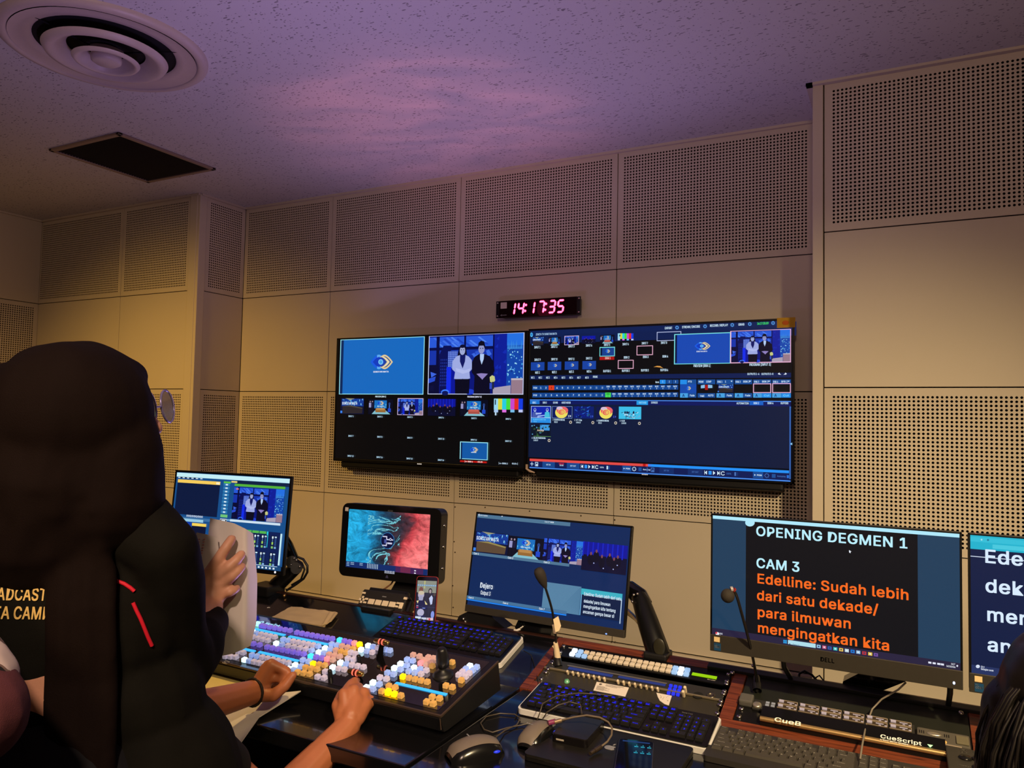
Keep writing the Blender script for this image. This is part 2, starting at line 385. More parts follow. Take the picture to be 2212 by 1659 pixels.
# corner posts and trims
m = MB(); m.box((.100, YF-.012, 0), (.162, YF+.03, ZC-.002), .004); m.box((.135, YF-.008, 0), (.182, YRET, ZC-.002), .003); struct('trim_1', m, M_WALL)
m = MB(); m.box((3.629, YP-.006, 0), (3.667, .03, ZC-.002), .003); struct('trim_2', m, M_WALL)
m = MB(); m.box((.165, -.016, ZC-.012), (3.64, .004, ZC)); m.box((.17, YF, ZC-.012), (.19, 0, ZC)); struct('trim_3', m, M_WALL)
m = MB(); m.box((XL, YF-.016, ZC-.012), (.175, YF+.004, ZC)); m.box((XL, YR, ZC-.012), (XL+.016, YF, ZC)); struct('trim_4', m, M_WALL)
m = MB(); m.box((3.606, YP-.024, ZC-.010), (XR, YP+.004, ZC)); m.box((3.606, YP-.024, ZC-.010), (3.63, .0, ZC)); struct('trim_5', m, M_WALL)
m = MB(); m.box((.19, -.018, 0), (3.63, .012, .362), .003); struct('baseboard_back', m, M_WALL)
m = MB(); m.box((3.63, YP-.02, 0), (XR, YP+.012, .452), .004); m.box((3.63, YP-.026, .436), (XR, YP, .452), .004); struct('baseboard_pier', m, M_WALL)
m = MB(); m.box((XL, YF-.018, 0), (.135, YF+.012, .362), .003); struct('baseboard_forward', m, M_WALL)
# small fixing screws of the lower panels
sc = MB()
for x, y in ((983, 1095), (1048, 1096), (1144, 1104), (1255, 1114), (981, 1170), (983, 1193), (978, 1265), (979, 1312), (1328, 1123), (1321, 1388), (1329, 1387), (1331, 1395)):
    p = atY(x, y, -.0005); sc.lathe([(.004, 0), (.0035, .0015), (0, .002)], p, (0, -1, 0), 8)
o = wbuild(sc, 'panel_screws', mat('dark_screw', S(70, 55, 40), .5), W_BACK); o['kind'] = 'stuff'

# ------------------------------------------------------------------ ceiling air diffuser and grille
vc = (1.362, -1.768, ZC); M_VENT = mat('vent_enamel', S(196, 180, 168), .42, var=.05)
t = TH('air_diffuser', 'large round white air diffuser with concentric rings on the ceiling', 'vent', vc)
def ring(prof, name, par=None): m = MB(); m.lathe(prof, (0, 0, 0), (0, 0, -1), 64); o = m.build(name, M_VENT, par or t); return o
ring([(.345, 0), (.344, .010), (.332, .020), (.316, .022), (.306, .016), (.300, .006)], 'rim')
ring([(.304, .018), (.292, .014), (.262, .012), (.238, .010), (.232, .004)], 'outer_cone')
ring([(.206, .030), (.196, .046), (.180, .048), (.168, .040), (.140, .024), (.128, .010)], 'middle_cone')
ring([(.112, .050), (.104, .060), (.096, .060), (.088, .050), (.070, .030), (.062, .016)], 'inner_cone')
ring([(0, .060), (.040, .059), (.050, .052), (.052, .040), (.046, .01)], 'centre_cap')
m = MB(); m.lathe([(.302, .0012), (0, .0012)], (0, 0, 0), (0, 0, -1), 48); m.build('duct_opening', mat('duct_black', S(9, 8, 8), .9), t)  # flat black disc stands in for the shade between the rings
m = MB()
for k in range(3):
    a = k*2.094+.5; d = Vector((math.cos(a), math.sin(a), 0)); m.tube([d*.05+Vector((0, 0, -.02)), d*.30+Vector((0, 0, -.006))], .003, 6)
m.build('strut', mat('duct_black', S(9, 8, 8), .9), t)
g = TH('return_air_grille', 'dark square return air grille with thin frame in the ceiling', 'vent', (.365, -.93, ZC))
m = MB()
for q in (((-.275, -.285, -.012), (.275, -.262, 0)), ((-.275, .262, -.012), (.275, .285, 0)), ((-.275, -.285, -.012), (-.252, .285, 0)), ((.252, -.285, -.012), (.275, .285, 0))): m.box(*q, .003)
m.build('frame', mat('grille_frame', S(150, 128, 104), .5), g)
m = MB(); m.box((-.252, -.262, -.0015), (.252, .262, -.0005)); m.build('opening', mat('duct_black', S(9, 8, 8), .9), g)
m = MB(); m.box((-.25, -.0012, -.009), (.25, .0012, -.002)); fin = m.mesh('fin', mat('grille_fin', S(46, 40, 32), .5))
for k in range(34):
    o = link('fin', fin, g, (0, -.25+.5*k/33, 0)); o.rotation_euler = (.5, 0, 0)
# ================================================================== PICTURES SHOWN ON THE SCREENS
def studio(s, T, depth=3):
    """two presenters in the blue studio; T maps 0..1 picture coordinates (x right, y down) to screen units"""
    P = lambda pts, c: s.poly([T(*p) for p in pts], c)
    R = lambda a, b, c, d, col: P([(a, b), (c, b), (c, d), (a, d)], col)
    def E(cx, cy, rx, ry, col): P([(cx+rx*math.cos(k*.524), cy+ry*math.sin(k*.524)) for k in range(12)], col)
    R(0, 0, 1, 1, (10, 22, 120))
    R(0, .02, .70, .22, (40, 88, 215)); R(0, .25, .70, .52, (22, 52, 170))
    rr = random.Random(3)
    for k in range(16):
        x = rr.uniform(.0, .6); y = rr.uniform(.03, .14); P([(x, y), (x+.02, y-.01), (x+.10, y+.09), (x+.07, y+.09)], rr.choice([(78, 130, 240), (62, 110, 232), (30, 66, 190)]))
    for k in range(12):
        x = rr.uniform(.42, .62); y = rr.uniform(.26, .46); P([(x, y), (x+.03, y-.02), (x+.06, y+.06), (x+.02, y+.1)], rr.choice([(58, 104, 225), (44, 84, 210), (20, 44, 150)]))
    R(.70, 0, .835, 1, (12, 30, 150))
    for k in range(10): x = rr.uniform(.71, .80); y = rr.uniform(.05, .9); P([(x, y), (x+.03, y-.05), (x+.03, y+.02)], (18, 42, 175))
    R(0, .20, .70, .25, (6, 12, 70)); R(.08, 0, .115, 1, (6, 10, 62)); R(.385, 0, .405, .25, (6, 12, 74)); R(.69, 0, .705, 1, (6, 10, 70))
    R(0, .5, .12, 1, (7, 10, 52))
    P([(.02, .62), (.09, .66), (.03, .72)], (60, 100, 225)); P([(.0, .74), (.08, .70), (.07, .78), (0, .82)], (40, 76, 205)); R(.0, .86, .06, .95, (10, 14, 60))
    P([(.11, .34), (.16, .17), (.24, .17), (.26, .22), (.21, .34), (.21, .95), (.13, .95)], (8, 16, 84))
    for k in range(9):
        for j in range(4): R(.13+j*.02, .40+k*.055, .142+j*.02, .43+k*.055, (26, 44, 140))
    R(.21, .27, .315, .56, (112, 140, 228))
    for k in range(6): R(.21+k*.018, .27, .215+k*.018, .56, (40, 62, 160))
    for k in range(9): R(.21, .28+k*.032, .315, .288+k*.032, (40, 62, 160))
    R(.20, .54, .25, .99, (18, 44, 232)); R(.25, .6, .32, 1, (10, 22, 150))
    R(.835, 0, 1, .22, (36, 112, 225)); R(.835, .2, 1, .9, (18, 70, 170))
    for k in range(70 if depth > 2 else 34):
        x = rr.uniform(.84, .985); y = .18+.62*rr.random()**.8; R(x, y, x+rr.uniform(.004, .016), y+rr.uniform(.008, .03), rr.choice([(120, 200, 240), (70, 160, 225), (160, 225, 248), (14, 50, 130), (20, 70, 160)]))
    for k in range(9): x = .84+k*.017; P([(x, .26), (x+.008, .10+.1*rr.random()), (x+.016, .26)], (60, 140, 220))
    E(.19, .975, .045, .05, (60, 120, 250)); E(.19, .99, .036, .04, (10, 20, 90)); E(.46, .97, .05, .05, (30, 60, 200))
    P([(.70, .90), (.88, .86), (.88, 1), (.70, 1)], (168, 158, 178)); P([(.885, .75), (1, .75), (1, 1), (.885, 1)], (150, 122, 138)); R(.885, .745, 1, .775, (190, 178, 190))
    # woman in a light blazer
    P([(.33, .24), (.345, .18), (.375, .155), (.405, .19), (.415, .28), (.425, .42), (.40, .45), (.36, .40), (.315, .52), (.305, .44)], (12, 12, 40))
    P([(.265, .44), (.305, .36), (.345, .34), (.375, .56), (.405, .34), (.44, .37), (.472, .43), (.478, .58), (.45, .63), (.458, .74), (.405, .765), (.38, .745), (.355, .765), (.285, .745), (.295, .63), (.262, .58)], (158, 170, 226))
    P([(.345, .33), (.405, .33), (.40, .45), (.376, .57), (.345, .45)], (18, 24, 96)); E(.37, .265, .030, .075, (158, 168, 214)); E(.37, .19, .03, .03, (14, 14, 46))
    P([(.30, .56), (.40, .60), (.46, .57), (.45, .63), (.38, .66), (.31, .62)], (176, 186, 236))
    P([(.295, .75), (.455, .75), (.45, 1), (.30, 1)], (10, 10, 30))
    for q in ((.358, .25), (.383, .25)): E(q[0], q[1], .005, .008, (20, 20, 60))
    # man in a dark suit
    P([(.475, .47), (.50, .38), (.548, .33), (.602, .33), (.66, .37), (.70, .46), (.715, .62), (.68, .70), (.672, 1), (.50, 1), (.505, .70), (.475, .64)], (11, 10, 34))
    P([(.558, .33), (.602, .33), (.598, .42), (.578, .51), (.56, .42)], (178, 204, 244)); E(.573, .25, .033, .078, (146, 152, 204))
    P([(.535, .22), (.54, .14), (.565, .105), (.60, .12), (.612, .2), (.605, .235), (.595, .19), (.55, .19)], (10, 10, 30))
    P([(.525, .665), (.575, .655), (.645, .665), (.60, .74), (.588, .765), (.575, .74)], (142, 126, 190))
    for q in ((.561, .235), (.587, .235)): E(q[0], q[1], .006, .008, (20, 18, 50))
    P([(.665, .72), (.69, .69), (.715, .71), (.722, .78), (.70, .82), (.67, .80)], (196, 200, 130)); R(.665, .82, .69, .92, (50, 76, 190)); R(.69, .80, .712, .92, (34, 40, 60))

def eye_logo(s, cx, cy, w, h, col_bg):
    """blue and gold eye emblem; screen units, w x h overall"""
    def lens(c, a, b, col, x0, x1):
        up = []; dn = []
        for i in range(13):
            u = x0+(x1-x0)*i/12; y = b*max(0, 1-(abs(u)**1.7)); up.append((c+u*a, cy-y)); dn.append((c+u*a, cy+y))
        s.poly(up+dn[::-1], col)
    lens(cx-w*.13, w*.37, h*.5, (24, 90, 225), -1, 1); lens(cx-w*.13, w*.37, h*.5, (92, 170, 240), -.2, .6)
    lens(cx+w*.13, w*.37, h*.5, (222, 200, 150), -.75, 1); lens(cx+w*.13, w*.29, h*.38, (48, 80, 140), -.2, 1); lens(cx+w*.08, w*.28, h*.36, (232, 214, 170), -.4, 1)
    lens(cx-w*.02, w*.26, h*.33, (40, 70, 150), -.3, 1); lens(cx-w*.12, w*.27, h*.34, (18, 60, 190), -1, 1)
    s.ell(cx-w*.04, cy, w*.11, h*.19, (120, 196, 240)); s.ell(cx-w*.04, cy, w*.07, h*.12, (70, 160, 232))

def bars(s, x0, y0, x1, y1):
    cs = [(150, 215, 240), (214, 214, 60), (40, 205, 225), (70, 220, 60), (200, 70, 205), (226, 44, 36), (20, 60, 225)]
    for i, c in enumerate(cs): s.rect(x0+(x1-x0)*i/7, y0, x0+(x1-x0)*(i+1)/7, y0+(y1-y0)*.8, c)
    for i, c in enumerate([(170, 200, 240), (10, 12, 20), (226, 110, 225), (10, 12, 20), (120, 190, 235), (10, 12, 20), (190, 200, 245)]): s.rect(x0+(x1-x0)*i/7, y0+(y1-y0)*.8, x0+(x1-x0)*(i+1)/7, y1, c)

def sofa_set(s, x0, y0, x1, y1, title=True, big=False):
    """studio with lettering and a long sofa"""
    W, H = x1-x0, y1-y0; X = lambda a: x0+a*W; Y = lambda b: y0+b*H; rr = random.Random(11)
    s.rect(x0, y0, x1, y1, (8, 16, 52)); s.rect(X(.05), Y(.03), X(.98), Y(.5), (18, 58, 150))
    for k in range(46): a = rr.uniform(.05, .95); b = rr.uniform(.02, .42); s.rect(X(a), Y(b), X(a+rr.uniform(.01, .035)), Y(b+rr.uniform(.03, .14)), rr.choice([(40, 120, 210), (90, 190, 240), (150, 220, 240), (14, 30, 90)]))
    s.poly([(X(.2), Y(0)), (X(.6), Y(.02)), (X(.4), Y(.12))], (150, 150, 120))
    if title: s.text('SOROTAN MATA', X(.06), Y(.40), H*.16, (225, 240, 252), x1=X(.72))
    s.poly([(X(.08), Y(.5)), (X(.42), Y(.44)), (X(.95), Y(.62)), (X(.93), Y(.95)), (X(.1), Y(.97))], (92, 72, 54) if big else (44, 38, 42))
    s.poly([(X(.08), Y(.5)), (X(.42), Y(.44)), (X(.95), Y(.60)), (X(.92), Y(.66)), (X(.4), Y(.52))], (150, 136, 80) if big else (76, 70, 60))
    s.rect(X(.0), Y(.8), X(.08), Y(.95), (60, 130, 235))

def wide_set(s, x0, y0, x1, y1, red=False):
    W, H = x1-x0, y1-y0; X = lambda a: x0+a*W; Y = lambda b: y0+b*H
    s.rect(x0, y0, x1, y1, (7, 10, 30)); s.rect(X(.25), Y(.08), X(.75), Y(.6), (24, 110, 190)); rr = random.Random(5)
    for k in range(24): a = rr.uniform(.25, .72); b = rr.uniform(.3, .55); s.rect(X(a), Y(b), X(a+.02), Y(b+.09), rr.choice([(110, 200, 236), (40, 140, 210), (20, 70, 140)]))
    eye_logo(s, X(.5), Y(.26), W*.26, H*.26, None); s.text('SOROTAN MATA', X(.36), Y(.50), H*.06, (220, 236, 245), x1=X(.64))
    s.poly([(X(.15), Y(.98)), (X(.28), Y(.74)), (X(.72), Y(.74)), (X(.9), Y(.98))], (130, 190, 205))
    s.poly([(X(.3), Y(.86)), (X(.3), Y(.62)), (X(.7), Y(.62)), (X(.72), Y(.86))], (170, 80, 70) if red else (150, 104, 52)); s.rect(X(.33), Y(.58), X(.67), Y(.72), (196, 96, 84) if red else (184, 136, 78))
    for a, c in ((.08, (150, 150, 200)), (.17, (26, 26, 60))): s.ell(X(a), Y(.16), W*.025, H*.05, (150, 130, 150)); s.poly([(X(a-.05), Y(.24)), (X(a+.05), Y(.24)), (X(a+.05), Y(.55)), (X(a-.05), Y(.55))], c); s.rect(X(a-.035), Y(.55), X(a+.035), Y(.88), (14, 14, 32))
    s.rect(X(.80), Y(.6), X(.92), Y(.84), (30, 70, 200)); s.ell(X(.86), Y(.3), W*.04, H*.09, (40, 66, 130)); s.rect(X(.84), Y(.36), X(.88), Y(.6), (60, 100, 190))

def audience(s, x0, y0, x1, y1):
    W, H = x1-x0, y1-y0; rr = random.Random(9)
    s.rect(x0, y0, x1, y0+H*.45, (12, 20, 150)); s.rect(x0, y0+H*.45, x1, y1, (9, 12, 44))
    for k in range(9): s.rect(x0+W*k*.11, y0, x0+W*(k*.11+.03), y0+H*.5, (18, 34, 190))
    for a, b in ((.2, .40), (.32, .30), (.45, .46), (.62, .38), (.72, .50), (.80, .42)):
        s.ell(x0+a*W, y0+(b+.2)*H, W*.07, H*.2, (10, 10, 30)); s.ell(x0+a*W, y0+b*H, W*.022, H*.06, (120, 70, 84))
    for a, b in ((.28, .72), (.5, .86), (.72, .85), (.8, .7)): s.ell(x0+a*W, y0+b*H, W*.014, H*.02, (170, 180, 235))

# ------------------------------------------------------------------ the two wall-mounted televisions
def television(label, x0, x1, z0, z1, name='wall_television'):
    t = TH(name, label, 'television', ((x0+x1)/2, -.10, z0))
    m = MB(); b = .009
    for q in (((x0, -.10, z0), (x1, -.085, z0+.017)), ((x0, -.10, z1-b), (x1, -.085, z1)), ((x0, -.10, z0), (x0+b, -.085, z1)), ((x1-b, -.10, z0), (x1, -.085, z1))): m.box(*q, .002)
    wbuild(m, 'bezel', M_BEZ, t)
    m = MB(); m.box((x0+.004, -.0955, z0+.004), (x1-.004, -.085, z1-.004)); wbuild(m, 'display_panel', M_BLKG, t)
    m = MB(); m.box((x0+.045, -.085, z0-.036), (x1-.045, -.04, z1-.06), .01); wbuild(m, 'rear_housing', M_BLK, t)
    m = MB(); m.box((x0+.3, -.04, z0+.12), (x1-.3, .0, z1-.14), .004); wbuild(m, 'wall_bracket', M_SATIN, t)
    m = MB()
    for k in range(4): m.ball(((x0+x1)/2-.03+k*.0075, -.1008, z0+.008), (.003, .001, .003), 8, 6)
    wbuild(m, 'maker_mark', glow('mark_white', S(225, 214, 200)), t)
    return t
TVL = television('black wall television of preview tiles with colour bars, left of its twin', 1.047, 2.272, 1.160, 1.862)
TVR = television('black wall television of blue switching software with a yellow note on its corner', 2.276, 3.530, 1.168, 1.869)
s = Scr((0, -.0958, 0), (1, 0, 0), (0, 0, 1)).z(700, 620, 4.0467)
s.uvrect(1.056, 1.178, 2.263, 1.853, (7, 7, 9))
def rects(q): return lambda u, v: (q[0]+(q[2]-q[0])*u, q[1]+(q[3]-q[1])*v)
def persp(s, q):
    """picture frame from its upper-left and lower-right corner, in real screen axes"""
    return q
def tile(s, x0, y0, x1, y1, fn, *a):
    """draw fn in an axis-aligned frame of the real screen: temporary screen axes in millimetres"""
    (u0, v0), (u1, v1) = s.loc(x0, y0), s.loc(x1, y1)
    old = s.loc; s.loc = lambda x, y: (u0+(u1-u0)*x, v0+(v1-v0)*y)
    fn(s, *a); s.loc = old
U01 = lambda x, y: (x, y)
blue = (22, 104, 190)
s.rect(145, 460, 868, 940, (150, 228, 240)); s.rect(151, 466, 862, 934, blue); s.rect(151, 466, 160, 934, (8, 40, 90))
eye_logo(s, 504, 655, 196, 128, blue); s.text('SOROTAN MATA', 430, 748, 13, (240, 246, 250), x1=565, bold=.06)
s.rect(918, 428, 1742, 940, (206, 214, 246)); tile(s, 924, 433, 1736, 934, studio, U01)
s.text('PREVIEW [DDR 1]', 450, 964, 13, (215, 240, 250), x1=545, bold=.05); s.text('PROGRAM [INPUT 3]', 1255, 966, 13, (225, 228, 250), x1=1380, bold=.05)
tile(s, 150, 972, 350, 1112, sofa_set, 0, 0, 1, 1); tile(s, 392, 980, 604, 1116, wide_set, 0, 0, 1, 1)
s.rect(648, 972, 868, 1122, (214, 190, 226)); tile(s, 653, 977, 863, 1117, studio, U01, 2); tile(s, 916, 978, 1152, 1128, audience, 0, 0, 1, 1)
tile(s, 1196, 986, 1436, 1132, wide_set, 0, 0, 1, 1, True); bars(s, 1492, 976, 1742, 1096); s.rect(1500, 984, 1508, 1030, (20, 30, 60)); s.rect(1500, 1096, 1512, 1122, (190, 220, 240))
for n, x, y in ((1, 243, 1136), (2, 495, 1140), (3, 757, 1144), (4, 1030, 1148), (5, 1316, 1154), (6, 1616, 1160), (7, 242, 1308), (8, 494, 1316), (9, 756, 1324), (10, 1030, 1333), (11, 1315, 1342), (12, 1616, 1353), (13, 239, 1482), (14, 492, 1493), (15, 754, 1505), (16, 1028, 1518)):
    s.text('INPUT %d' % n, x-23-(4 if n > 9 else 0), y, 14, (190, 226, 250), x1=x+23+(4 if n > 9 else 0), bold=.07)
s.rect(1196, 1350, 1436, 1514, (150, 226, 240)); s.rect(1203, 1357, 1430, 1508, (18, 88, 165)); s.rect(1203, 1357, 1212, 1508, (8, 30, 70)); eye_logo(s, 1318, 1422, 70, 42, None); s.rect(1292, 1442, 1338, 1449, (225, 235, 245))
s.rect(1196, 1514, 1428, 1540, (190, 26, 20))
for a, b, c, d in ((1235, 1530, 1308, '|<> DDR 1'), (1342, 1533, 1392, '-00.25')): s.text(d, a, b, 13, (240, 220, 215), x1=c, bold=.06)
s.text('|<> DDR 2', 1532, 1546, 13, (200, 224, 246), x1=1612, bold=.06); s.text('00.00 >|', 1648, 1549, 13, (200, 224, 246), x1=1700, bold=.06)
s.build(TVL)

s = Scr((0, -.0958, 0), (1, 0, 0), (0, 0, 1)).z(1130, 680, 7.1355)
s.uvrect(2.285, 1.186, 3.521, 1.860, (8, 9, 14))
NV, BTN, LT = (10, 26, 66), (20, 76, 150), (34, 140, 232); WTX = (205, 232, 252)
L1 = [(a*1.0, b) for a, b in ()]
s.rect(112, 268, 2212+2000, 318, (12, 30, 78))
def band(x0, yt0, yb0, x1, col):   # band along real screen: from left edge px (zoomed), top and bottom there, to x1
    (u0, v0), (_, v1) = s.loc(x0, yt0), s.loc(x0, yb0); u1 = x1; s.uvrect(u0, v1, u1, v0, col)
RX = 3.517
band(112, 250, 318, RX, (13, 32, 82))
s.ell(130, 308, 22, 34, (90, 190, 240)); s.ell(133, 306, 12, 22, (30, 120, 200)); s.text('ZENITH TV SOROTAN MATA', 195, 318, 30, (170, 205, 240), x1=522, bold=.04)
tile(s, 140, 345, 322, 470, sofa_set, 0, 0, 1, 1); tile(s, 395, 345, 580, 470, wide_set, 0, 0, 1, 1); s.rect(640, 328, 860, 462, (222, 190, 222)); tile(s, 648, 336, 852, 454, studio, U01, 2)
tile(s, 912, 330, 1120, 440, audience, 0, 0, 1, 1); tile(s, 1192, 315, 1412, 440, wide_set, 0, 0, 1, 1, True); bars(s, 1465, 288, 1705, 395); s.ell(1496, 322, 10, 16, (20, 60, 90))
for n, x, y in ((1, 225, 520), (2, 485, 512), (3, 750, 505), (4, 1020, 492), (5, 1298, 482), (6, 1585, 472), (7, 1880, 458), (8, 2175, 450), (9, 228, 712), (10, 487, 704), (11, 750, 700), (12, 1022, 690)):
    s.text('INPUT %d' % n, x-48, y, 34, WTX, x1=x+48, bold=.06)
s.rect(1185, 500, 1418, 640, (120, 222, 220)); s.rect(1195, 512, 1408, 630, (24, 64, 140)); s.rect(1195, 512, 1222, 630, (8, 20, 50)); eye_logo(s, 1310, 562, 70, 50, None); s.rect(1186, 650, 1410, 694, (176, 24, 20)); s.text('DDR 1', 1268, 686, 32, (240, 190, 180), x1=1356, bold=.06)
s.box(2066, 268, 2440, 396, (176, 186, 226)); s.box(1756, 480, 2004, 620, (236, 178, 206)); s.box(1468, 700, 1706, 832, (236, 178, 206))
for n, x, y in ((2, 1600, 676), (3, 1895, 668), (4, 2196, 660)): s.text('DDR %d' % n, x-44, y, 34, WTX, x1=x+44, bold=.06)
for k, x in enumerate((228, 487, 750, 1022)):
    y = 796-6*k; s.rect(x-100, y-62, x+106, y+62, (24, 66, 160)); eye_logo(s, x+10, y-8, 66, 46, None); s.text('M/E %d' % (k+1), x-36, y+112, 34, WTX, x1=x+36, bold=.06)
for n, x, y in ((1, 1300, 886), (2, 1588, 880), (3, 1882, 874), (4, 2180, 870)): s.text('BUFFER %d' % n, x-60, y, 34, WTX, x1=x+60, bold=.06)
s.poly([(2015, 808), (2070, 788), (2120, 792), (2165, 826), (2110, 812), (2060, 806)], (214, 150, 70)); s.poly([(2060, 806), (2110, 812), (2100, 818)], (90, 50, 20))
band(112, 936, 1000, RX, (13, 30, 80))
for k, x in enumerate((130, 245, 362, 480, 600, 720, 840, 962)): s.text('M/E %d' % (k+1), x, 984, 30, WTX, x1=x+56, bold=.05)
s.text('PRIME', 1082, 972, 30, WTX, x1=1156, bold=.05)
def row(y, hl, col):
    xs = [150, 240, 320, 400, 488, 572, 655, 740, 826, 914, 1002, 1092, 1184, 1272, 1362, 1452, 1545, 1640, 1734, 1828, 1922, 2018, 2114, 2208, 2300, 2398]
    names = ['PGM', '1', '2', '3', '4', '5', '6', '7', '8', '9', '10', '11', '12', 'DDR', 'DDR', 'DDR', 'DDR', 'M/E', 'M/E', 'M/E', 'M/E', 'M/E', 'M/E', 'M/E', 'M/E']
    for i in range(len(names)):
        a, b = xs[i]+2, xs[i+1]-2; yy = y-(xs[i]-150)*.0035
        s.rect(a, yy-36, b, yy+36, col if i == hl else (20, 72, 148)); tc = (60, 10, 8) if i == hl and col[0] > 200 else ((10, 70, 20) if i == hl else WTX)
        if i < 13: s.text(names[i] if i or y < 1180 else 'PVW', (a+b)/2-(30 if i == 0 else 12), yy+14, 26, tc, x1=(a+b)/2+(30 if i == 0 else 12), bold=.07)
        else: s.text(names[i], a+18, yy-4, 22, tc, x1=b-18, bold=.06); s.text(str([1, 2, 3, 4, 1, 2, 3, 4, 5, 6, 7, 8][i-13]), (a+b)/2-7, yy+28, 22, tc, x1=(a+b)/2+7, bold=.06)
row(1126, 3, (226, 62, 30)); row(1240, 13, (70, 220, 90))
s.text('Bank', 2046, 1052, 26, WTX, x1=2102)
for k, x in enumerate((2115, 2215, 2312)): s.rect(x, 1003, x+90, 1066, LT if k == 0 else BTN); s.text(str(k+1), x+38, 1046, 28, WTX, x1=x+52, bold=.06)
band(115, 1306, 1318, RX, (74, 142, 246)); band(115, 1320, 1386, RX, (12, 24, 92)); band(115, 1386, 1396, RX, (74, 152, 246)); s.rect(116, 1322, 262, 1386, (30, 116, 206))
for t_, a, b in (('DDR 1', 155, 212), ('DDR 3', 312, 376), ('SOUND', 470, 545), ('AUDIO MIXER', 602, 742)): s.text(t_, a, 1368, 28, WTX, x1=b, bold=.05)
s.rect(1757, 1318, 1932, 1390, (36, 150, 226)); s.text('SWITCHER', 1790, 1368, 26, (150, 220, 250), x1=1905); s.text('EXPRESS', 1980, 1368, 28, WTX, x1=2082, bold=.05)
s.z(1420, 680, 7.1355)
for t_, a, b, y in (('EXPORT', 120, 236, 226), ('STREAM / ENCODE', 386, 664, 210), ('RECORD / REPLAY', 815, 1094, 188), ('GRAB', 1252, 1346, 170)): s.text(t_, a, y, 34, WTX, x1=b, bold=.04)
for x, y in ((310, 200), (741, 181), (1160, 160), (1430, 146), (1788, 130)):
    for k in range(8): s.ell(x+24*math.cos(k*.785), y+25*math.sin(k*.785), 6, 7, (84, 150, 226), 6)
    s.ell(x, y, 22, 23, (84, 150, 226)); s.ell(x, y, 12, 13, (12, 28, 74))
s.text('14:17:35:09', 1540, 156, 34, (70, 240, 110), x1=1720, bold=.06)
s.rect(268, 302, 1130, 752, (120, 222, 226)); s.rect(282, 314, 1122, 742, (24, 72, 176)); s.rect(282, 314, 308, 742, (6, 18, 60)); eye_logo(s, 702, 484, 244, 120, None); s.text('SOROTAN MATA', 608, 578, 18, (235, 242, 250), x1=776, bold=.08)
s.rect(1130, 254, 2062, 735, (236, 180, 214)); tile(s, 1146, 262, 2050, 722, studio, U01)
s.text('PREVIEW [DDR 1]', 565, 808, 38, WTX, x1=828, bold=.05); s.text('PROGRAM [INPUT 3]', 1424, 790, 38, WTX, x1=1758, bold=.05); s.text('OUTPUTS 1-4', 1392, 930, 30, WTX, x1=1578); s.text('OUTPUTS 5-8', 1610, 930, 30, WTX, x1=1794)
for sx, x in ((1, 1862), (-1, 2002)): s.poly([(x, 912), (x+sx*26, 892), (x+sx*26, 904), (x+sx*54, 930), (x+sx*26, 920), (x+sx*26, 930)], (226, 236, 250))
for (x0, x1, a, b, c, d) in ((360, 610, 'KEYS', 'PTS', 'A', 'Fade'), (630, 900, 'PRIME', 'COMP', 'TAKE', 'AUTO'), (920, 1184, 'DSK 1', '1', 'A', 'Fade'), (1200, 1468, 'DSK 2', 'DDR 2', 'A', 'Fade'), (1484, 1762, 'DSK 3', 'DDR 3', 'A', 'Cut'), (1776, 2062, 'DSK 4', 'BFR 2', 'A', 'Cut')):
    s.rect(x0, 1000, x1, 1072, BTN); xm = (x0+x1)/2; s.text(a, x0+14, 1048, 28, WTX, x1=x0+92, bold=.05); s.text(b, xm-4, 1046, 28, WTX, x1=xm-4+max(16, 20*len(b)), bold=.05)
    if x0 > 900: s.poly([(x1-48, 1018), (x1-16, 1018), (x1-32, 1040)], WTX)
    s.rect(x0, 1210, x0+(x1-x0)*.48, 1278, (70, 160, 226) if c == 'A' else BTN); s.rect(x0+(x1-x0)*.49, 1210, x1, 1278, LT if d == 'Cut' else BTN); s.text(c, x0+32, 1266, 42 if c == 'A' else 28, (10, 30, 100) if c == 'A' else WTX, x1=x0+(72 if c == 'A' else 104), bold=.08); s.text(d, xm+24, 1258, 28, WTX if d != 'Cut' else (120, 210, 250), x1=x1-26, bold=.05)
s.rect(360, 1072, 610, 1210, (20, 74, 172)); s.rect(362, 1004, 464, 1072, LT); eye_logo(s, 490, 1134, 76, 56, None)
s.poly([(680, 1090), (740, 1080), (740, 1130), (680, 1136)], (140, 190, 230)); s.poly([(790, 1080), (856, 1086), (856, 1130), (790, 1132)], (140, 190, 230)); s.rect(744, 1082, 788, 1160, (170, 20, 20))
tile(s, 940, 1074, 1184, 1200, sofa_set, 0, 0, 1, 1); s.box(1484, 1062, 1760, 1206, (240, 182, 214)); s.box(1778, 1058, 2062, 1206, (240, 182, 214))
s.text('AUTOMATION', 1228, 1380, 30, WTX, x1=1416, bold=.05); s.rect(1428, 1326, 1640, 1394, (24, 96, 196))
for t_, a, b in (('DDR 2', 1490, 1576), ('DDR 4', 1704, 1796), ('BUFFERS', 1906, 2026)): s.text(t_, a, 1378, 30, WTX, x1=b, bold=.05)
s.z(1420, 850, 7.1355); (u0, v0), (u1, v1) = s.loc(2068, 200), s.loc(2068, 1160); s.uvrect(2.292, v1, RX-.004, v0, (13, 26, 58)); s.uvrect(RX-.0045, s.loc(2068, 1320)[1], RX, v0, (60, 112, 200)); s.poly([(2052, 776), (2084, 756), (2084, 796)], (150, 210, 250))
s.z(1130, 850, 7.373)
s.rect(145, 200, 458, 470, (180, 206, 246)); s.rect(152, 208, 452, 384, (14, 34, 170)); s.rect(148, 388, 452, 470, (40, 140, 226)); s.text('BUMPER SOROTAN', 175, 424, 22, (110, 200, 246), x1=380); s.text('00:23', 185, 456, 20, (110, 200, 246), x1=235)
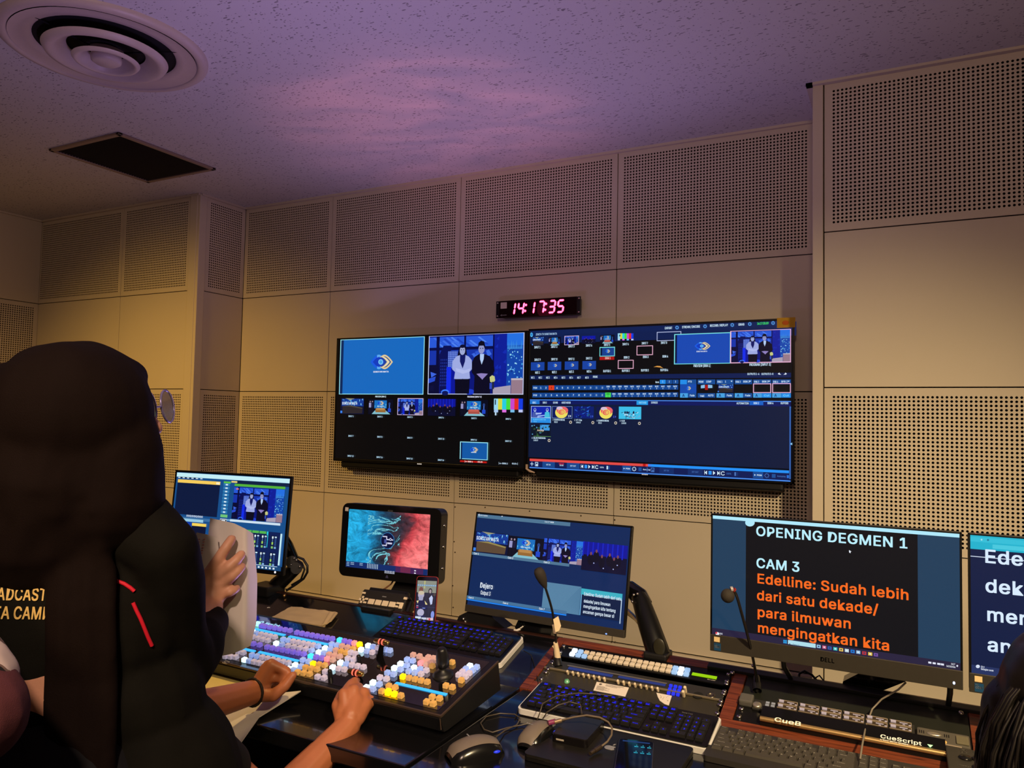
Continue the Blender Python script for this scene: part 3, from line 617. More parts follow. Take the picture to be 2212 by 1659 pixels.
for x, c in ((206, (70, 90, 170)), (402, (70, 190, 220))): s.ell(x, 262, 20, 30, (190, 205, 240)); s.ell(x, 256, 15, 20, (60, 80, 170)); s.poly([(x-46, 384), (x-36, 300), (x, 288), (x+34, 300), (x+44, 384)], c)
s.poly([(215, 310), (320, 306), (300, 330), (222, 336)], (170, 190, 240)); s.poly([(250, 350), (370, 340), (360, 356), (240, 380)], (150, 180, 240))
def swirl(cx, cy, r):
    s.ell(cx, cy+8, r, r*.9, (236, 222, 96), 26); s.ell(cx+14, cy-26, r*.92, r*.62, (232, 100, 104), 26); s.ell(cx-30, cy-60, r*.5, r*.26, (214, 190, 216), 16)
    for rad, c in ((.62, (236, 222, 96)), (.50, (228, 86, 92)), (.34, (236, 222, 96)), (.24, (228, 86, 92)), (.12, (240, 226, 110))): s.ell(cx+(.06 if c[1] > 200 else 0)*r, cy+(.02)*r, r*rad, r*rad*.8, c, 20)
s.box(480, 204, 798, 398, (130, 160, 220), .0016); s.rect(486, 210, 792, 392, (12, 26, 92)); swirl(628, 296, 100)
s.rect(820, 206, 1140, 402, (10, 30, 110)); rr = random.Random(2)
for k in range(26): a = rr.uniform(830, 1040); b = rr.uniform(215, 370); s.poly([(a, b), (a+rr.uniform(20, 70), b-rr.uniform(5, 30)), (a+rr.uniform(10, 50), b+rr.uniform(5, 30))], rr.choice([(20, 60, 190), (40, 100, 210), (14, 30, 140), (30, 80, 120), (12, 20, 70)]))
s.rect(1185, 214, 1500, 406, (12, 22, 76)); swirl(1334, 302, 104)
s.rect(1541, 210, 1894, 412, (60, 190, 232))
for k in range(30): a = rr.uniform(1545, 1850); b = rr.uniform(300, 400); s.poly([(a, b), (a+rr.uniform(15, 50), b-rr.uniform(5, 20)), (a+rr.uniform(10, 40), b+rr.uniform(3, 14))], rr.choice([(20, 40, 90), (180, 226, 244), (110, 170, 210), (14, 30, 70)]))
for x in (1640, 1672, 1775): s.ell(x, 305, 14, 24, (26, 36, 70)); s.poly([(x-20, 350), (x, 320), (x+20, 350)], (190, 220, 240))
s.rect(146, 494, 456, 690, (12, 22, 40)); s.rect(290, 496, 440, 590, (60, 150, 222))
for k in range(40): a = rr.uniform(146, 440); b = rr.uniform(496, 680); s.ell(a, b, rr.uniform(6, 18), rr.uniform(5, 14), rr.choice([(20, 40, 30), (10, 16, 28), (90, 160, 210), (50, 90, 50), (16, 26, 34)]), 7)
s.text('PASAR', 244, 600, 26, (226, 200, 170), x1=350, bold=.05); s.rect(190, 676, 460, 690, (110, 170, 90))
for n, t1, t2, x, y in ((2, 'BUMPER BREAK', '00:12', 490, 430), (3, 'VT File', '1:04:12', 834, 436), (4, 'BUMPER BREAK', '00:12', 1190, 444), (5, 'VLOG', '1:00:00', 1556, 448), (6, 'IKLAN PARIWARA', '1:00:07', 158, 718)):
    s.text(str(n), x, y, 26, WTX, x1=x+12, bold=.06); s.text(t1, x+24, y, 26, WTX, x1=x+24+len(t1)*14, bold=.05); s.text(t2, x+24, y+36, 24, WTX, x1=x+24+len(t2)*11, bold=.05)
for x, y in ((775, 458), (1128, 464), (1491, 470), (1868, 476), (434, 748)): s.ell(x, y, 22, 24, (214, 204, 190), 14); s.ell(x, y, 13, 14, (50, 44, 40), 10)
for x, y, c in ((768, 360, (215, 225, 240)), (1122, 364, (60, 90, 200)), (1484, 370, (70, 96, 200))): s.poly([(x-6, y-18), (x+16, y), (x-6, y+20)], c); s.poly([(x-30, y-16), (x-22, y-16), (x-22, y+20), (x-30, y+20)], c)
(u0, v0), (_, v1) = s.loc(126, 1035), s.loc(126, 1072); (u2, _), (u3, _) = s.loc(1924, 1100), s.loc(2005, 1100)
s.uvrect(u0, v1, u2, v0, (226, 74, 70)); s.uvrect(u2, v1, u2+.013, v0, (190, 20, 16)); s.uvrect(u2+.013, v1, u3, v0, (226, 74, 70)); s.uvrect(u3, v1, u3+.016, v0, (60, 130, 240)); s.uvrect(u3+.016, v1, RX-.006, v0, (34, 144, 246))
(_, va), (_, vb) = s.loc(126, 1075), s.loc(126, 1165); s.uvrect(u0, vb, RX-.006, va, (13, 28, 84)); s.uvrect(u0, vb-.006, RX, vb-.001, (74, 140, 240))
def transport(x0, y0, sl, dim):
    """transport row in real screen axes: x0,y0 = zoomed px of the row start"""
    (u, v) = s.loc(x0, y0); c = (24, 70, 140) if not dim else (18, 44, 104); w = WTX if not dim else (70, 110, 180); h = .012; f = .0045
    K = .88; R = lambda a, b, c2, d, col: s.uvrect(u+a*K, v+b, u+c2*K, v+d, col)
    def T(t_, a, wd, col): vs, fs = layout(t_, .0062, wd*K, .05); s.raw([(p+u+a*K, q+v-.003) for p, q in vs], fs, col)
    R(0, -.0015, .020, .0015, w); R(.0085, -.010, .0115, .010, w); R(.030, -.010, .048, .010, w); R(.033, -.007, .045, .007, (13, 28, 84)); R(.036, -.008, .044, .001, w)
    R(.075, -.014, .150, .014, c); T('SET IN', .098, .026, w); R(.222, -.014, .297, .014, c); T('SET OUT', .242, .034, w)
    if not dim:
        vs, fs = layout('-00:22', .0065, .03, .08); s.raw([(p+u+.150, q+v+.004) for p, q in vs], fs, (236, 40, 30)); T('15:00', .178, .024, w)
    W2 = (215, 238, 252); tri = lambda a, sg: s.raw([(u+a*K, v-.009), (u+a*K+sg*.010, v), (u+a*K, v+.009)], [(0, 1, 2)], W2)
    R(.305, -.009, .307, .009, W2); tri(.318, -1); R(.326, -.008, .341, .008, (50, 150, 245)); tri(.348, 1); tri(.369, 1); R(.380, -.009, .382, .009, W2)
    for k in range(10):
        a = .6+k*.52; s.raw([(u+.349+.009*math.cos(a), v+.009*math.sin(a)), (u+.349+.006*math.cos(a), v+.006*math.sin(a)), (u+.349+.006*math.cos(a+.5), v+.006*math.sin(a+.5)), (u+.349+.009*math.cos(a+.5), v+.009*math.sin(a+.5))], [(0, 1, 2, 3)], W2)
    T('100%', .413, .024, w); R(.452, -.008, .460, .008, w); R(.462, -.008, .470, .008, c); R(.540, -.013, .588, .013, (24, 76, 150)); s.raw([(u+.481, v-.004), (u+.487, v), (u+.481, v+.004)], [(0, 1, 2)], W2); T('PGM', .558, .024, W2)
    for k in range(8): a = k*.785; s.uvrect(u+.532+.008*math.cos(a)-.002, v+.008*math.sin(a)-.002, u+.532+.008*math.cos(a)+.002, v+.008*math.sin(a)+.002, w)
    R(.628, -.008, .645, .008, (30, 80, 150)); T('Autoplay', .652, .040, w); R(.696, -.006, .706, .006, (40, 110, 210))
transport(136, 1118, 0, False)
s.z(1420, 850, 7.1355); (u, v) = s.loc(-110, 1120)
s.z(1130, 850, 7.373); _u2, _v2 = s.loc(136, 1118)
_ol = s.loc; s.loc = lambda x, y: (_u2+.585, _v2); transport(0, 0, 0, True); s.loc = _ol
s.build(TVR)

# yellow note on the corner of the right television, small cable end between the two sets
p = atY(1698, 697, -.103)
t = TH('sticky_note', 'yellow sticky note on the upper corner of the wall television', 'note', p)
m = MB(); m.box((p.x-.037, -.1012, p.z-.021), (p.x+.037, -.1004, p.z+.022)); m.box((p.x-.034, -.0975, p.z-.019), (p.x+.030, -.0970, p.z+.02)); wbuild(m, 'paper', mat('yellow_note_paper', S(196, 150, 30), .8), t)
m = MB(); m.ball((p.x-.002, -.1014, p.z), (.014, .0004, .010), 14, 6); wbuild(m, 'mark', mat('orange_ink', S(200, 96, 20), .8), t)
a = atY(1136, 1012, -.115); b = atY(1155, 1021, -.115)
m = MB(); m.tube([a, a.lerp(b, .5)+Vector((0, 0, -.004)), b], [.004, .006, .003], 10); m.box((a.x-.004, -.11, a.z-.004), (a.x+.004, -.10, a.z+.02)); tag(m.build('cable_end', mat('cream_cable', S(206, 178, 150), .5)), 'short cream cable end sticking out between the two wall televisions', 'cable')

# ------------------------------------------------------------------ digital clock
cx, cz = (2.069+2.537)/2, (2.024+1.938)/2; cw, ch = .472, .088
t = TH('digital_clock', 'black digital clock with glowing red numerals above the wall televisions', 'clock', (cx, -.06, cz))
m = MB(); m.box((cx-cw/2, -.062, cz-ch/2), (cx+cw/2, -.056, cz+ch/2), .002); m.box((cx-cw/2+.022, -.056, cz-ch/2+.004), (cx+cw/2-.022, 0, cz+ch/2-.004)); wbuild(m, 'case', M_BLK, t)
m = MB(); m.box((cx-cw/2+.02, -.0634, cz-ch/2), (cx+cw/2-.02, -.062, cz+ch/2), .001); wbuild(m, 'front_window', mat('dark_red_acrylic', S(26, 6, 9), .1), t)
M_LED = glow('red_led', S(255, 150, 205), 1.6, 'AUTO'); M_LEDR = glow('red_led_edge', S(235, 10, 80), 1.0)
SEG = {'1': 'bc', '4': 'fgbc', '7': 'abc', '3': 'abgcd', '5': 'afgcd'}
def digit(mb, d, x, z, w, h, th, grow=0.):
    sl = .14
    P = dict(a=((0, h), (w, h)), b=((w, h), (w, h/2)), c=((w, h/2), (w, 0)), d=((0, 0), (w, 0)), e=((0, h/2), (0, 0)), f=((0, h), (0, h/2)), g=((0, h/2), (w, h/2)))
    for k in SEG[d]:
        (x0, z0), (x1, z1) = P[k]; dx, dz = x1-x0, z1-z0; l = math.hypot(dx, dz); ux, uz = dx/l, dz/l; g_ = th*.62
        q = [(x0+ux*g_, z0+uz*g_), (x1-ux*g_, z1-uz*g_)]; nx, nz = -uz*(th/2+grow), ux*(th/2+grow)
        pl = [(q[0][0]-ux*(th/2+grow), q[0][1]-uz*(th/2+grow)), (q[0][0]+nx, q[0][1]+nz), (q[1][0]+nx, q[1][1]+nz), (q[1][0]+ux*(th/2+grow), q[1][1]+uz*(th/2+grow)), (q[1][0]-nx, q[1][1]-nz), (q[0][0]-nx, q[0][1]-nz)]
        mb.prism([(x+a+sl*(z1_), 0, z+z1_) for a, z1_ in pl], (0, .0006, 0))
for nm, gr, y, mm in (('numeral_edge', .0022, -.0637, M_LEDR), ('numeral', 0, -.0644, M_LED)):
    for d, x in (('1', -.160), ('4', -.110), ('1', -.050), ('7', .004), ('3', .064), ('5', .111)):
        mb = MB(); mb.X = Matrix.Translation((cx, y, cz)); digit(mb, d, x, -.029, .030, .058, .0085, gr); wbuild(mb, nm, mm, t)
    mb = MB(); mb.X = Matrix.Translation((cx, y, cz))
    for x in (-.064, .048):
        for z in (-.014, .016): mb.cyl((x+.14*z, 0, z), (x+.14*z, .0006, z), .0055+gr, n=12)
    wbuild(mb, 'colon'+('_edge' if gr else ''), mm, t)
m = MB(); m.box((cx-cw/2+.028, -.0644, cz+.004), (cx-cw/2+.064, -.0634, cz+.036)); wbuild(m, 'asset_sticker', M_PAPER, t)
m = MB(); m.prism([(cx-cw/2+.026, -.0642, cz-.030), (cx-cw/2+.038, -.0642, cz-.024), (cx-cw/2+.036, -.0642, cz-.030), (cx-cw/2+.038, -.0642, cz-.036)], (0, .0004, 0)); m.box((cx-cw/2+.038, -.0642, cz-.032), (cx-cw/2+.064, -.0638, cz-.028)); wbuild(m, 'maker_mark', mat('grey_print', S(120, 120, 122), .6), t)
scr = MB(); scr.lathe([(.005, 0), (.0045, .002), (0, .0025)], (0, 0, 0), (0, -1, 0), 10); sme = scr.mesh('screw', M_STEEL)
for a in (-1, 1):
    for b in (-1, 1): o = link('screw', sme); o.matrix_world = Matrix.Translation((cx+a*(cw/2-.009), -.062, cz+b*(ch/2-.010))); world_child(o, t)
lamp('clock_glow', 'POINT', (cx+.02, -.12, cz), (cx, -1, cz), .12, (1, .05, .18), shadow_soft_size=.06)
# ================================================================== THE CONSOLE DESK
TS = .268                                                        # slope of the raised rear deck
_k = math.hypot(1, TS)
SAX, NAX = Vector((0, 1/_k, TS/_k)), Vector((0, -TS/_k, 1/_k))     # up the slope, normal of the deck
P0 = Vector((0, -1.489, .735))
def zs(Y): return .735+(Y+1.489)*TS
def deck(x, y, h=0.):                                            # pixel -> deck coordinates (X, s)
    p = onP(x, y, P0+NAX*h, NAX); return p.x, (p-P0-NAX*h).dot(SAX)
MD = frame(P0, (1, 0, 0), SAX, NAX)                              # deck frame: x along, y up the slope, z normal
ZD, YB, YF_, XD0, XD1 = .70, -1.372, -2.15, 1.05, 5.2
sB, sF = (YB+1.489)*_k, (-1.63+1.489)*_k
t = TH('console_desk', 'long black control console with walnut dividers around sloping equipment bays', 'desk', (3, -1.7, 0))
def deckbox(m, a, b, bev=0): m.X = MD; m.box(a, b, bev); m.X = None
m = MB(); m.box((XD0, YF_, ZD-.035), (3.024, -1.625, ZD), .004); wbuild(m, 'work_surface', M_DESK, t)
m = MB(); m.box((3.034, YF_-.02, ZD-.035), (XD1, -1.625, ZD), .004); wbuild(m, 'work_surface', M_DESK, t)
m = MB(); deckbox(m, (XD0, sF, -.03), (3.020, sB+.0, 0), .003); wbuild(m, 'rear_deck', M_DESK, t)
m = MB(); m.box((XD0, YB-.004, ZD-.04), (3.030, YB+.018, zs(YB)+.002), .002); wbuild(m, 'rear_edge', mat('dark_wood_edge', S(44, 22, 16), .4), t)
m = MB(); m.box((XD0, YF_+.06, .0), (XD0+.04, YB-.02, ZD-.04)); wbuild(m, 'side_panel', M_BLK, t)
m = MB(); m.box((XD1-.04, YF_+.06, .0), (XD1, YB-.02, ZD-.04)); wbuild(m, 'side_panel', M_BLK, t)
m = MB(); m.box((3.01, YF_+.25, .0), (3.05, YB-.02, ZD-.04)); wbuild(m, 'side_panel', M_BLK, t)
m = MB(); m.box((XD0+.04, -1.50, .02), (XD1-.04, -1.48, .64)); wbuild(m, 'modesty_panel', M_BLK, t)
sr0, sr1 = (-1.590+1.489)*_k, (-1.400+1.489)*_k                   # rack opening along the slope
def slat(x0, s0, x1, s1, h0=-.03, h1=.006, nm='wood_rail', mt=None):
    m = MB(); m.X = MD; m.box((x0, s0, h0), (x1, s1, h1), .002); wbuild(m, nm, mt or M_WOOD, t)
slat(3.024, sF+.0, 3.048, sB, nm='wood_divider'); slat(3.541, sr0, 3.572, sr1, nm='wood_divider'); slat(4.066, sr0, 4.092, sr1, nm='wood_divider')
slat(4.58, sr0, 4.61, sr1, nm='wood_divider')
slat(3.048, sr1, XD1, sB, nm='wood_rail'); slat(3.048, sF, XD1, sr0, nm='wood_rail')
m = MB(); deckbox(m, (3.048, sr0, -.10), (XD1, sr1, -.05)); wbuild(m, 'bay_floor', M_BLK, t)
m = MB(); m.box((3.03, YB, ZD-.04), (XD1, YB+.02, zs(YB)+.001), .002); wbuild(m, 'rear_edge', M_WOOD, t)
# black rail fixed over the second and third bay
m = MB(); deckbox(m, (3.47, sr1-.004, .004), (XD1, sB-.012, .014), .002); wbuild(m, 'cover_rail', M_BLK, t)

# rack screws (shared) -------------------------------------------------------
m = MB(); m.lathe([(.0062, 0), (.0062, .0025), (.0045, .0042), (0, .0046)], n=12); m.mi = 1; m.box((-.003, -.0006, .0046), (.003, .0006, .0049)); m.box((-.0006, -.003, .0046), (.0006, .003, .0049))
SCREW = m.mesh('screw', [M_STEEL, M_BLK])
def screws(par, pts, h=.004):
    for x, y in pts:
        a, b = deck(x, y, h); o = link('screw', SCREW); o.matrix_world = MD @ Matrix.Translation((a, b, h)); world_child(o, par)
def z4(x, y): return 1120+x/4.424, 1380+y/4.424                    # zoomed crop of the first bay
# rack panels: units along the slope
RX0, RX1 = 3.050, 3.5345
U = (sr1-sr0)/4
def rackunit(name, label, cat, k, n=1, mt=None, x0=RX0, x1=RX1, h=.004):
    s1 = sr1-k*U; s0 = s1-n*U
    t = thing(name, label, cat, X=MD @ Matrix.Translation((x0, s0, 0)))
    m = MB(); m.box((0, .0006, 0), (x1-x0, s1-s0-.0006, h), .001); m.build('face_panel', mt or M_SATIN, t)
    return t
def ld(t, x, y, h=.004):                                           # pixel -> local coordinates of a deck thing
    a, b = deck(x, y, h); q = t.matrix_world.inverted() @ (MD @ Vector((a, b, h))); return q.x, q.y
def lbox(name, w, d, h, mt, bev=.001):
    m = MB(); m.box((-w/2, -d/2, 0), (w/2, d/2, h), bev); return m.mesh(name, mt)

# 1. router panel with two rows of illuminated buttons
t = rackunit('router_panel', 'black rack router panel with two rows of square white buttons and a green display', 'control panel', 0, 1.25)
KEYW = lbox('button', .0142, .0135, .008, mat('translucent_white_key', S(214, 202, 184), .35), .0025)
KEYL = lbox('lit_button', .0145, .0138, .0084, glow('lit_key_white', S(215, 232, 255), 1.25, 'AUTO'), .0025)
KEYM = lbox('half_lit_button', .0142, .0135, .008, glow('lit_key_dim', S(150, 185, 225), 1.), .0025)
for r_, (xa, ya, xb, yb) in enumerate(((537, 106, 1614, 292), (513, 140, 1603, 331))):
    for k in range(20):
        f = k/19; f = f+(.0)*f*(1-f); x, y = ld(t, *z4(xa+(xb-xa)*f, ya+(yb-ya)*f+(6*4*f*(1-f))*0), .010)
        me = KEYL if k in (0, 18) else (KEYM if k in (1, 17, 19) or (k == 2 and r_ == 1) else KEYW)
        link(me.name, me, t, (x, y, .004))
x0, y0 = ld(t, *z4(1665, 322)); x1, y1 = ld(t, *z4(1893, 381))
m = MB(); m.box((x0, y0-.0125, .004), (x1, y0-.001, .0055)); m.build('display', glow('lcd_green', S(150, 205, 0), 1., 'AUTO'), t)
m = MB(); add_text(m, 'Router', (x1-.022, y0-.021, .0045), (1, 0, 0), (0, 1, 0), .0042, .022); m.build('print', M_WHT, t)
m = MB(); a = ld(t, *z4(480, 85)); m.box((a[0], a[1]-.001, .004), (a[0]+.012, a[1]+.001, .0044)); m.build('print_mark', M_WHT, t)
screws(t, [z4(432, 72), z4(2008, 341), z4(400, 130)])
# 2. intercom key panel with lever keys
t = rackunit('intercom_panel', 'grey rack intercom panel with sixteen white lever keys and blue label strips', 'control panel', 1.75, .95, M_DKGREY, h=.006)
m = MB(); m.box((0, -.001, .004), (RX1-RX0, .004, .009), .001); m.build('front_lip', mat('pale_grey_metal', S(150, 138, 112), .35, metal=.6), t)
for nm, a, b, c, d in (('label_strip', 485, 262, 886, 374), ('label_strip', 962, 342, 1400, 452)):
    xa, ya = ld(t, *z4(a, b), .008); xb, yb = ld(t, *z4(c, d), .008)
    m = MB(); m.box((xa, ya-.013, .006), (xb, ya-.001, .008), .0008); m.build(nm, mat('blue_label_strip', S(38, 58, 150), .3), t)
xa, ya = ld(t, *z4(470, 250), .009); xb, _ = ld(t, *z4(1412, 440), .009)
m = MB(); m.box((xa, ya-.004, .008), (xb, ya, .010), .0008); m.build('clear_cover', mat('smoky_cover', S(96, 92, 92), .15), t)
LEV = lbox('lever', .0055, .007, .014, mat('ivory_lever', S(212, 196, 168), .4), .002)
for (xa, ya, xb, yb) in ((476, 312, 828, 378), (957, 402, 1336, 474)):
    for k in range(8): x, y = ld(t, *z4(xa+(xb-xa)*k/7, ya+(yb-ya)*k/7), .012); link('lever', LEV, t, (x, y-.002, .005)).rotation_euler = (.35, 0, 0)
KB9 = lbox('keypad_key', .0085, .0085, .006, glow('keypad_blue', S(36, 50, 225), 1.), .0015)
for r_ in range(3):
    for k in range(3): x, y = ld(t, *z4(1455+44*k-10*r_, 442+8*k+34*r_), .010); link('keypad_key', KB9, t, (x, y, .005))
KNB = lbox('toggle', .0075, .008, .022, mat('ivory_lever', S(212, 196, 168), .4), .003)
for x, y in ((1600, 462), (1583, 502)): a = ld(t, *z4(x, y), .018); link('toggle', KNB, t, (a[0], a[1]-.004, .005)).rotation_euler = (.3, 0, 0)
a = ld(t, *z4(1716, 540), .006); m = MB(); m.lathe([(.0135, 0), (.0135, .0008), (.0122, .001), (0, .0006)], (a[0], a[1], .006), n=28); m.build('speaker_grille', mat('grille_black', S(9, 9, 9), .9), t)
a = ld(t, *z4(1840, 545), .006); m = MB(); m.lathe([(.0105, 0), (.0105, .003), (.0075, .003), (.007, .0008), (0, .0008)], (a[0], a[1], .006), n=24); m.build('socket', mat('nickel', S(120, 112, 96), .3, metal=.9), t)
screws(t, [z4(338, 213), z4(322, 232), z4(282, 290), z4(262, 322), z4(1992, 410), z4(1988, 434), z4(1968, 505), z4(1960, 528), z4(1935, 600), z4(1925, 634)], .0065)
# 3. blank panel with green lamp, asset label and handwritten note
t = rackunit('blank_rack_panel', 'dark blank rack panel with round green lamp, white label and handwritten note', 'control panel', 2.72, 1.26, mat('dark_bronze_plate', S(48, 45, 34), .42, var=.2, vscale=20))
a = ld(t, *z4(462, 400), .008); m = MB(); m.lathe([(.0075, 0), (.0075, .003), (.0058, .0035), (.0056, .007), (0, .0075)], (a[0], a[1], .004), n=20); m.build('lamp', mat('green_lens', S(96, 160, 120), .25, emit=S(20, 60, 34), estr=.6), t)
q = [ld(t, *z4(*p), .0046) for p in ((748, 410), (1056, 466), (1020, 552), (716, 492))]
m = MB(); m.prism([(x, y, .0042) for x, y in q][::-1], (0, 0, .0004)); o = m.build('asset_label', M_PAPER, t)
u = Vector((q[1][0]-q[0][0], q[1][1]-q[0][1], 0)); v = Vector((q[3][0]-q[0][0], q[3][1]-q[0][1], 0)); b0 = Vector((*q[0], .0048))
m = MB()
for i in range(7): m.prism([b0+u*a+v*b for a, b in ((.06, .42+i*.07), (.3+.08*(i % 3), .42+i*.07), (.3+.08*(i % 3), .445+i*.07), (.06, .445+i*.07))][::-1], (0, 0, .0001))
for i in range(3): m.prism([b0+u*a+v*b for a, b in ((.3, .1+i*.09), (.86-.1*i, .1+i*.09), (.86-.1*i, .13+i*.09), (.3, .13+i*.09))][::-1], (0, 0, .0001))
m.ball(b0+u*.14+v*.2, (.004, .004, .0001), 12, 4); m.build('label_print', mat('grey_ink', S(96, 88, 84), .8), t)
q = [ld(t, *z4(*p), .0052) for p in ((1318, 514), (1466, 544), (1436, 636), (1395, 622), (1350, 590), (1330, 552))]
m = MB(); m.prism([(x, y, .0046) for x, y in q][::-1], (0, 0, .0006)); m.build('note', M_PAPER, t)
m = MB(); rr = random.Random(4)
for k in range(9):
    a = ld(t, *z4(1345+rr.uniform(0, 90), 545+rr.uniform(0, 50)), .0054); b = Vector((rr.uniform(-.004, .005), rr.uniform(-.005, .005), 0)); m.tube([Vector((*a, .0054)), Vector((*a, .0054))+b], .0004, 5)
m.build('handwriting', mat('grey_ink', S(96, 88, 84), .8), t)
screws(t, [z4(218, 386), z4(1900, 716)])

# 4. second bay: blank plates above, the cue controller below
def z7(x, y): return 1540+x/6.9125, 1480+y/6.9125
def z8(x, y): return 1840+x/6.9125, 1500+y/6.9125
t = rackunit('blank_bay_plate', 'wide greenish black blank plate behind the cue controller', 'control panel', .0, 2.05, M_GREEN, 3.5745, 4.0645, .003)
screws(t, [(1628, 1439), (1582, 1454), (2076, 1541)], .010)
B0 = (-1.500+1.489)*_k
t = thing('cue_controller', 'black prompter controller bar with raised white lettering and rows of labelled keys', 'controller', X=MD @ Matrix.Translation((3.5745, sr0, 0)))
WB = 4.0645-3.5745
m = MB(); m.box((0, 0, 0), (WB, .094, .006), .001); m.build('base_plate', M_SATIN, t)
xa, _ = ld(t, *z7(705, 500), .02); xb, _ = ld(t, *z8(1400, 800), .02)
def prof(m, x0, x1, pts): m.prism([(x0, y, z) for y, z in pts], (x1-x0, 0, 0)); return m
m = MB(); prof(m, xa, xb, [(.0, .006), (.002, .018), (.008, .024), (.044, .028), (.046, .006)]); m.build('front_bar', mat('bar_black', S(12, 12, 12), .28), t)
m = MB(); m.cyl((xa, .0045, .0205), (xb, .0045, .0205), .0058, n=12); m.build('bar_edge', mat('bronze_edge', S(176, 146, 98), .34, metal=.7), t)
def ontop(t, px, z): a = ld(t, *px, z); return a
a = ontop(t, z7(910, 520), .0275); b = ontop(t, z7(1320, 592), .0275); M_PRINT = mat('white_print', S(240, 236, 220), .5, emit=S(170, 165, 145), estr=.7)  # print given emission so that it looks brightly lit
m = MB(); add_text(m, 'CueB', (a[0], a[1]-.004, .0281), (1, 0, 0), (0, 1, 0), .0145, b[0]-a[0], .05); m.build('lettering', M_PRINT, t)
a = ontop(t, z8(420, 640), .0275); b = ontop(t, z8(1045, 780), .0275)
m = MB(); add_text(m, 'CueScript', (a[0], a[1]-.002, .0281), (1, 0, 0), (0, 1, 0), .0125, b[0]-a[0], .05); add_text(m, 'A WAY WITH WORDS...', (a[0], a[1]-.010, .0281), (1, 0, 0), (0, 1, 0), .0042, (b[0]-a[0])*.74, .04); m.build('lettering', M_PRINT, t)
a = ontop(t, z8(1170, 775), .0275); m = MB(); m.prism([(a[0]-.005, a[1]+.004, .028), (a[0]+.005, a[1]+.004, .028), (a[0], a[1]-.005, .028)][::-1], (0, 0, .0006)); m.build('power_lamp', glow('green_lamp', S(190, 255, 170), 1.4, 'AUTO'), t)
# key row: twelve labelled windows
ka = ontop(t, z7(955, 330), .026); kb = ontop(t, z8(925, 580), .026)
WN = (kb[0]-ka[0])/6
m = MB(); m.box((0, 0, 0), (WN-.004, .0155, .006), .001); WKEY = m.mesh('label_key', mat('key_charcoal', S(56, 47, 36), .4))
m = MB()
for q in (((0, 0, .006), (WN-.004, .0012, .0075)), ((0, .0143, .006), (WN-.004, .0155, .0075)), ((WN-.0055, 0, .006), (WN-.004, .0155, .0075))): m.box(*q)
WEDGE = m.mesh('key_frame', mat('frame_grey', S(176, 160, 140), .35, metal=.4))
m = MB(); m.box((.020, .0085, .0062), (.036, .0115, .0066)); m.box((.026, .003, .0062), (.031, .006, .0066)); m.box((.002, .004, .006), (.013, .012, .010), .001); m.box((.038, .002, .006), (.043, .005, .008)); WPR = m.mesh('key_print', mat('pale_violet_print', S(166, 166, 200), .5))
m = MB(); m.box((ka[0]-.003, .044, .006), (kb[0]+.002, .086, .021), .001); m.build('key_deck', M_DKGREY, t)
for r_ in range(2):
    for k in range(6):
        o = link('label_key', WKEY, t, (ka[0]+k*WN, .0665-r_*.0175, .0205)); link('key_frame', WEDGE, o); link('key_print', WPR, o)
# left hinged bracket with round boss, small keypad under a clear cover
m = MB(); m.box((.002, .058, .006), (.034, .092, .022), .004); m.build('hinge_block', mat('mid_grey_plastic', S(86, 84, 80), .4), t)
m = MB(); m.box((.034, .050, .006), (ka[0]-.004, .088, .013), .003); m.build('bracket', M_DKGREY, t)
a = ontop(t, z7(658, 278), .018); m = MB(); m.lathe([(.0105, 0), (.0105, .004), (.008, .0055), (0, .005)], (a[0], a[1], .013), n=24); m.build('boss', mat('brushed_nickel', S(196, 190, 172), .3, metal=.8), t)
m = MB()
for i in range(2):
    for j in range(2): m.box((ka[0]-.030+i*.013, .066+j*.010, .013), (ka[0]-.021+i*.013, .073+j*.010, .0155), .001)
m.build('small_keys', mat('pale_blue_key', S(140, 150, 175), .35), t)
m = MB(); m.box((ka[0]-.030, .053, .013), (ka[0]-.018, .056, .0136)); m.build('print_bar', M_PAPER, t)
# right cover with oval badge
cb = ontop(t, z8(1230, 600), .018); m = MB(); m.box((kb[0]+.006, .044, .006), (WB-.003, .090, .017), .005); m.build('side_cover', mat('grey_cover', S(84, 80, 72), .35), t)
m = MB(); m.ball((cb[0], cb[1]+.003, .0172), (.0150, .006, .0022), 20, 8); m.build('badge', mat('brushed_nickel', S(196, 190, 172), .3, metal=.8), t)
m = MB()
for sgn in (-1, 1):
    for k in range(3): x = cb[0]+sgn*(.020+k*.004); m.box((x-.0009, cb[1]-.001, .0168), (x+.0009, cb[1]+.009, .0176))
m.build('vent_slots', M_BLK, t)
m = MB(); m.box((WB-.030, .050, .017), (WB-.006, .078, .021), .003); m.build('end_block', mat('olive_grey', S(104, 98, 78), .4), t)
m = MB(); m.box((kb[0]+.010, .0425, .010), (WB-.02, .046, .0165), .001); m.build('cover_lip', mat('frame_grey', S(176, 160, 140), .35, metal=.4), t)
a = ontop(t, z8(1400, 705), .018); m = MB(); m.ball((a[0], a[1], .016), (.003, .005, .002), 10, 6); m.build('amber_lamp', glow('amber_lamp', S(250, 170, 80), 1.), t)
screws(t, [z7(428, 358), z7(392, 475)], .007)
# third bay, mostly behind the head at the edge of the picture
t = rackunit('blank_bay_plate', 'greenish black blank plate in the bay beyond the last visible walnut divider', 'control panel', 0, 4, M_GREEN, 4.094, 4.578, .003)
screws(t, [(2138, 1551)], .004)
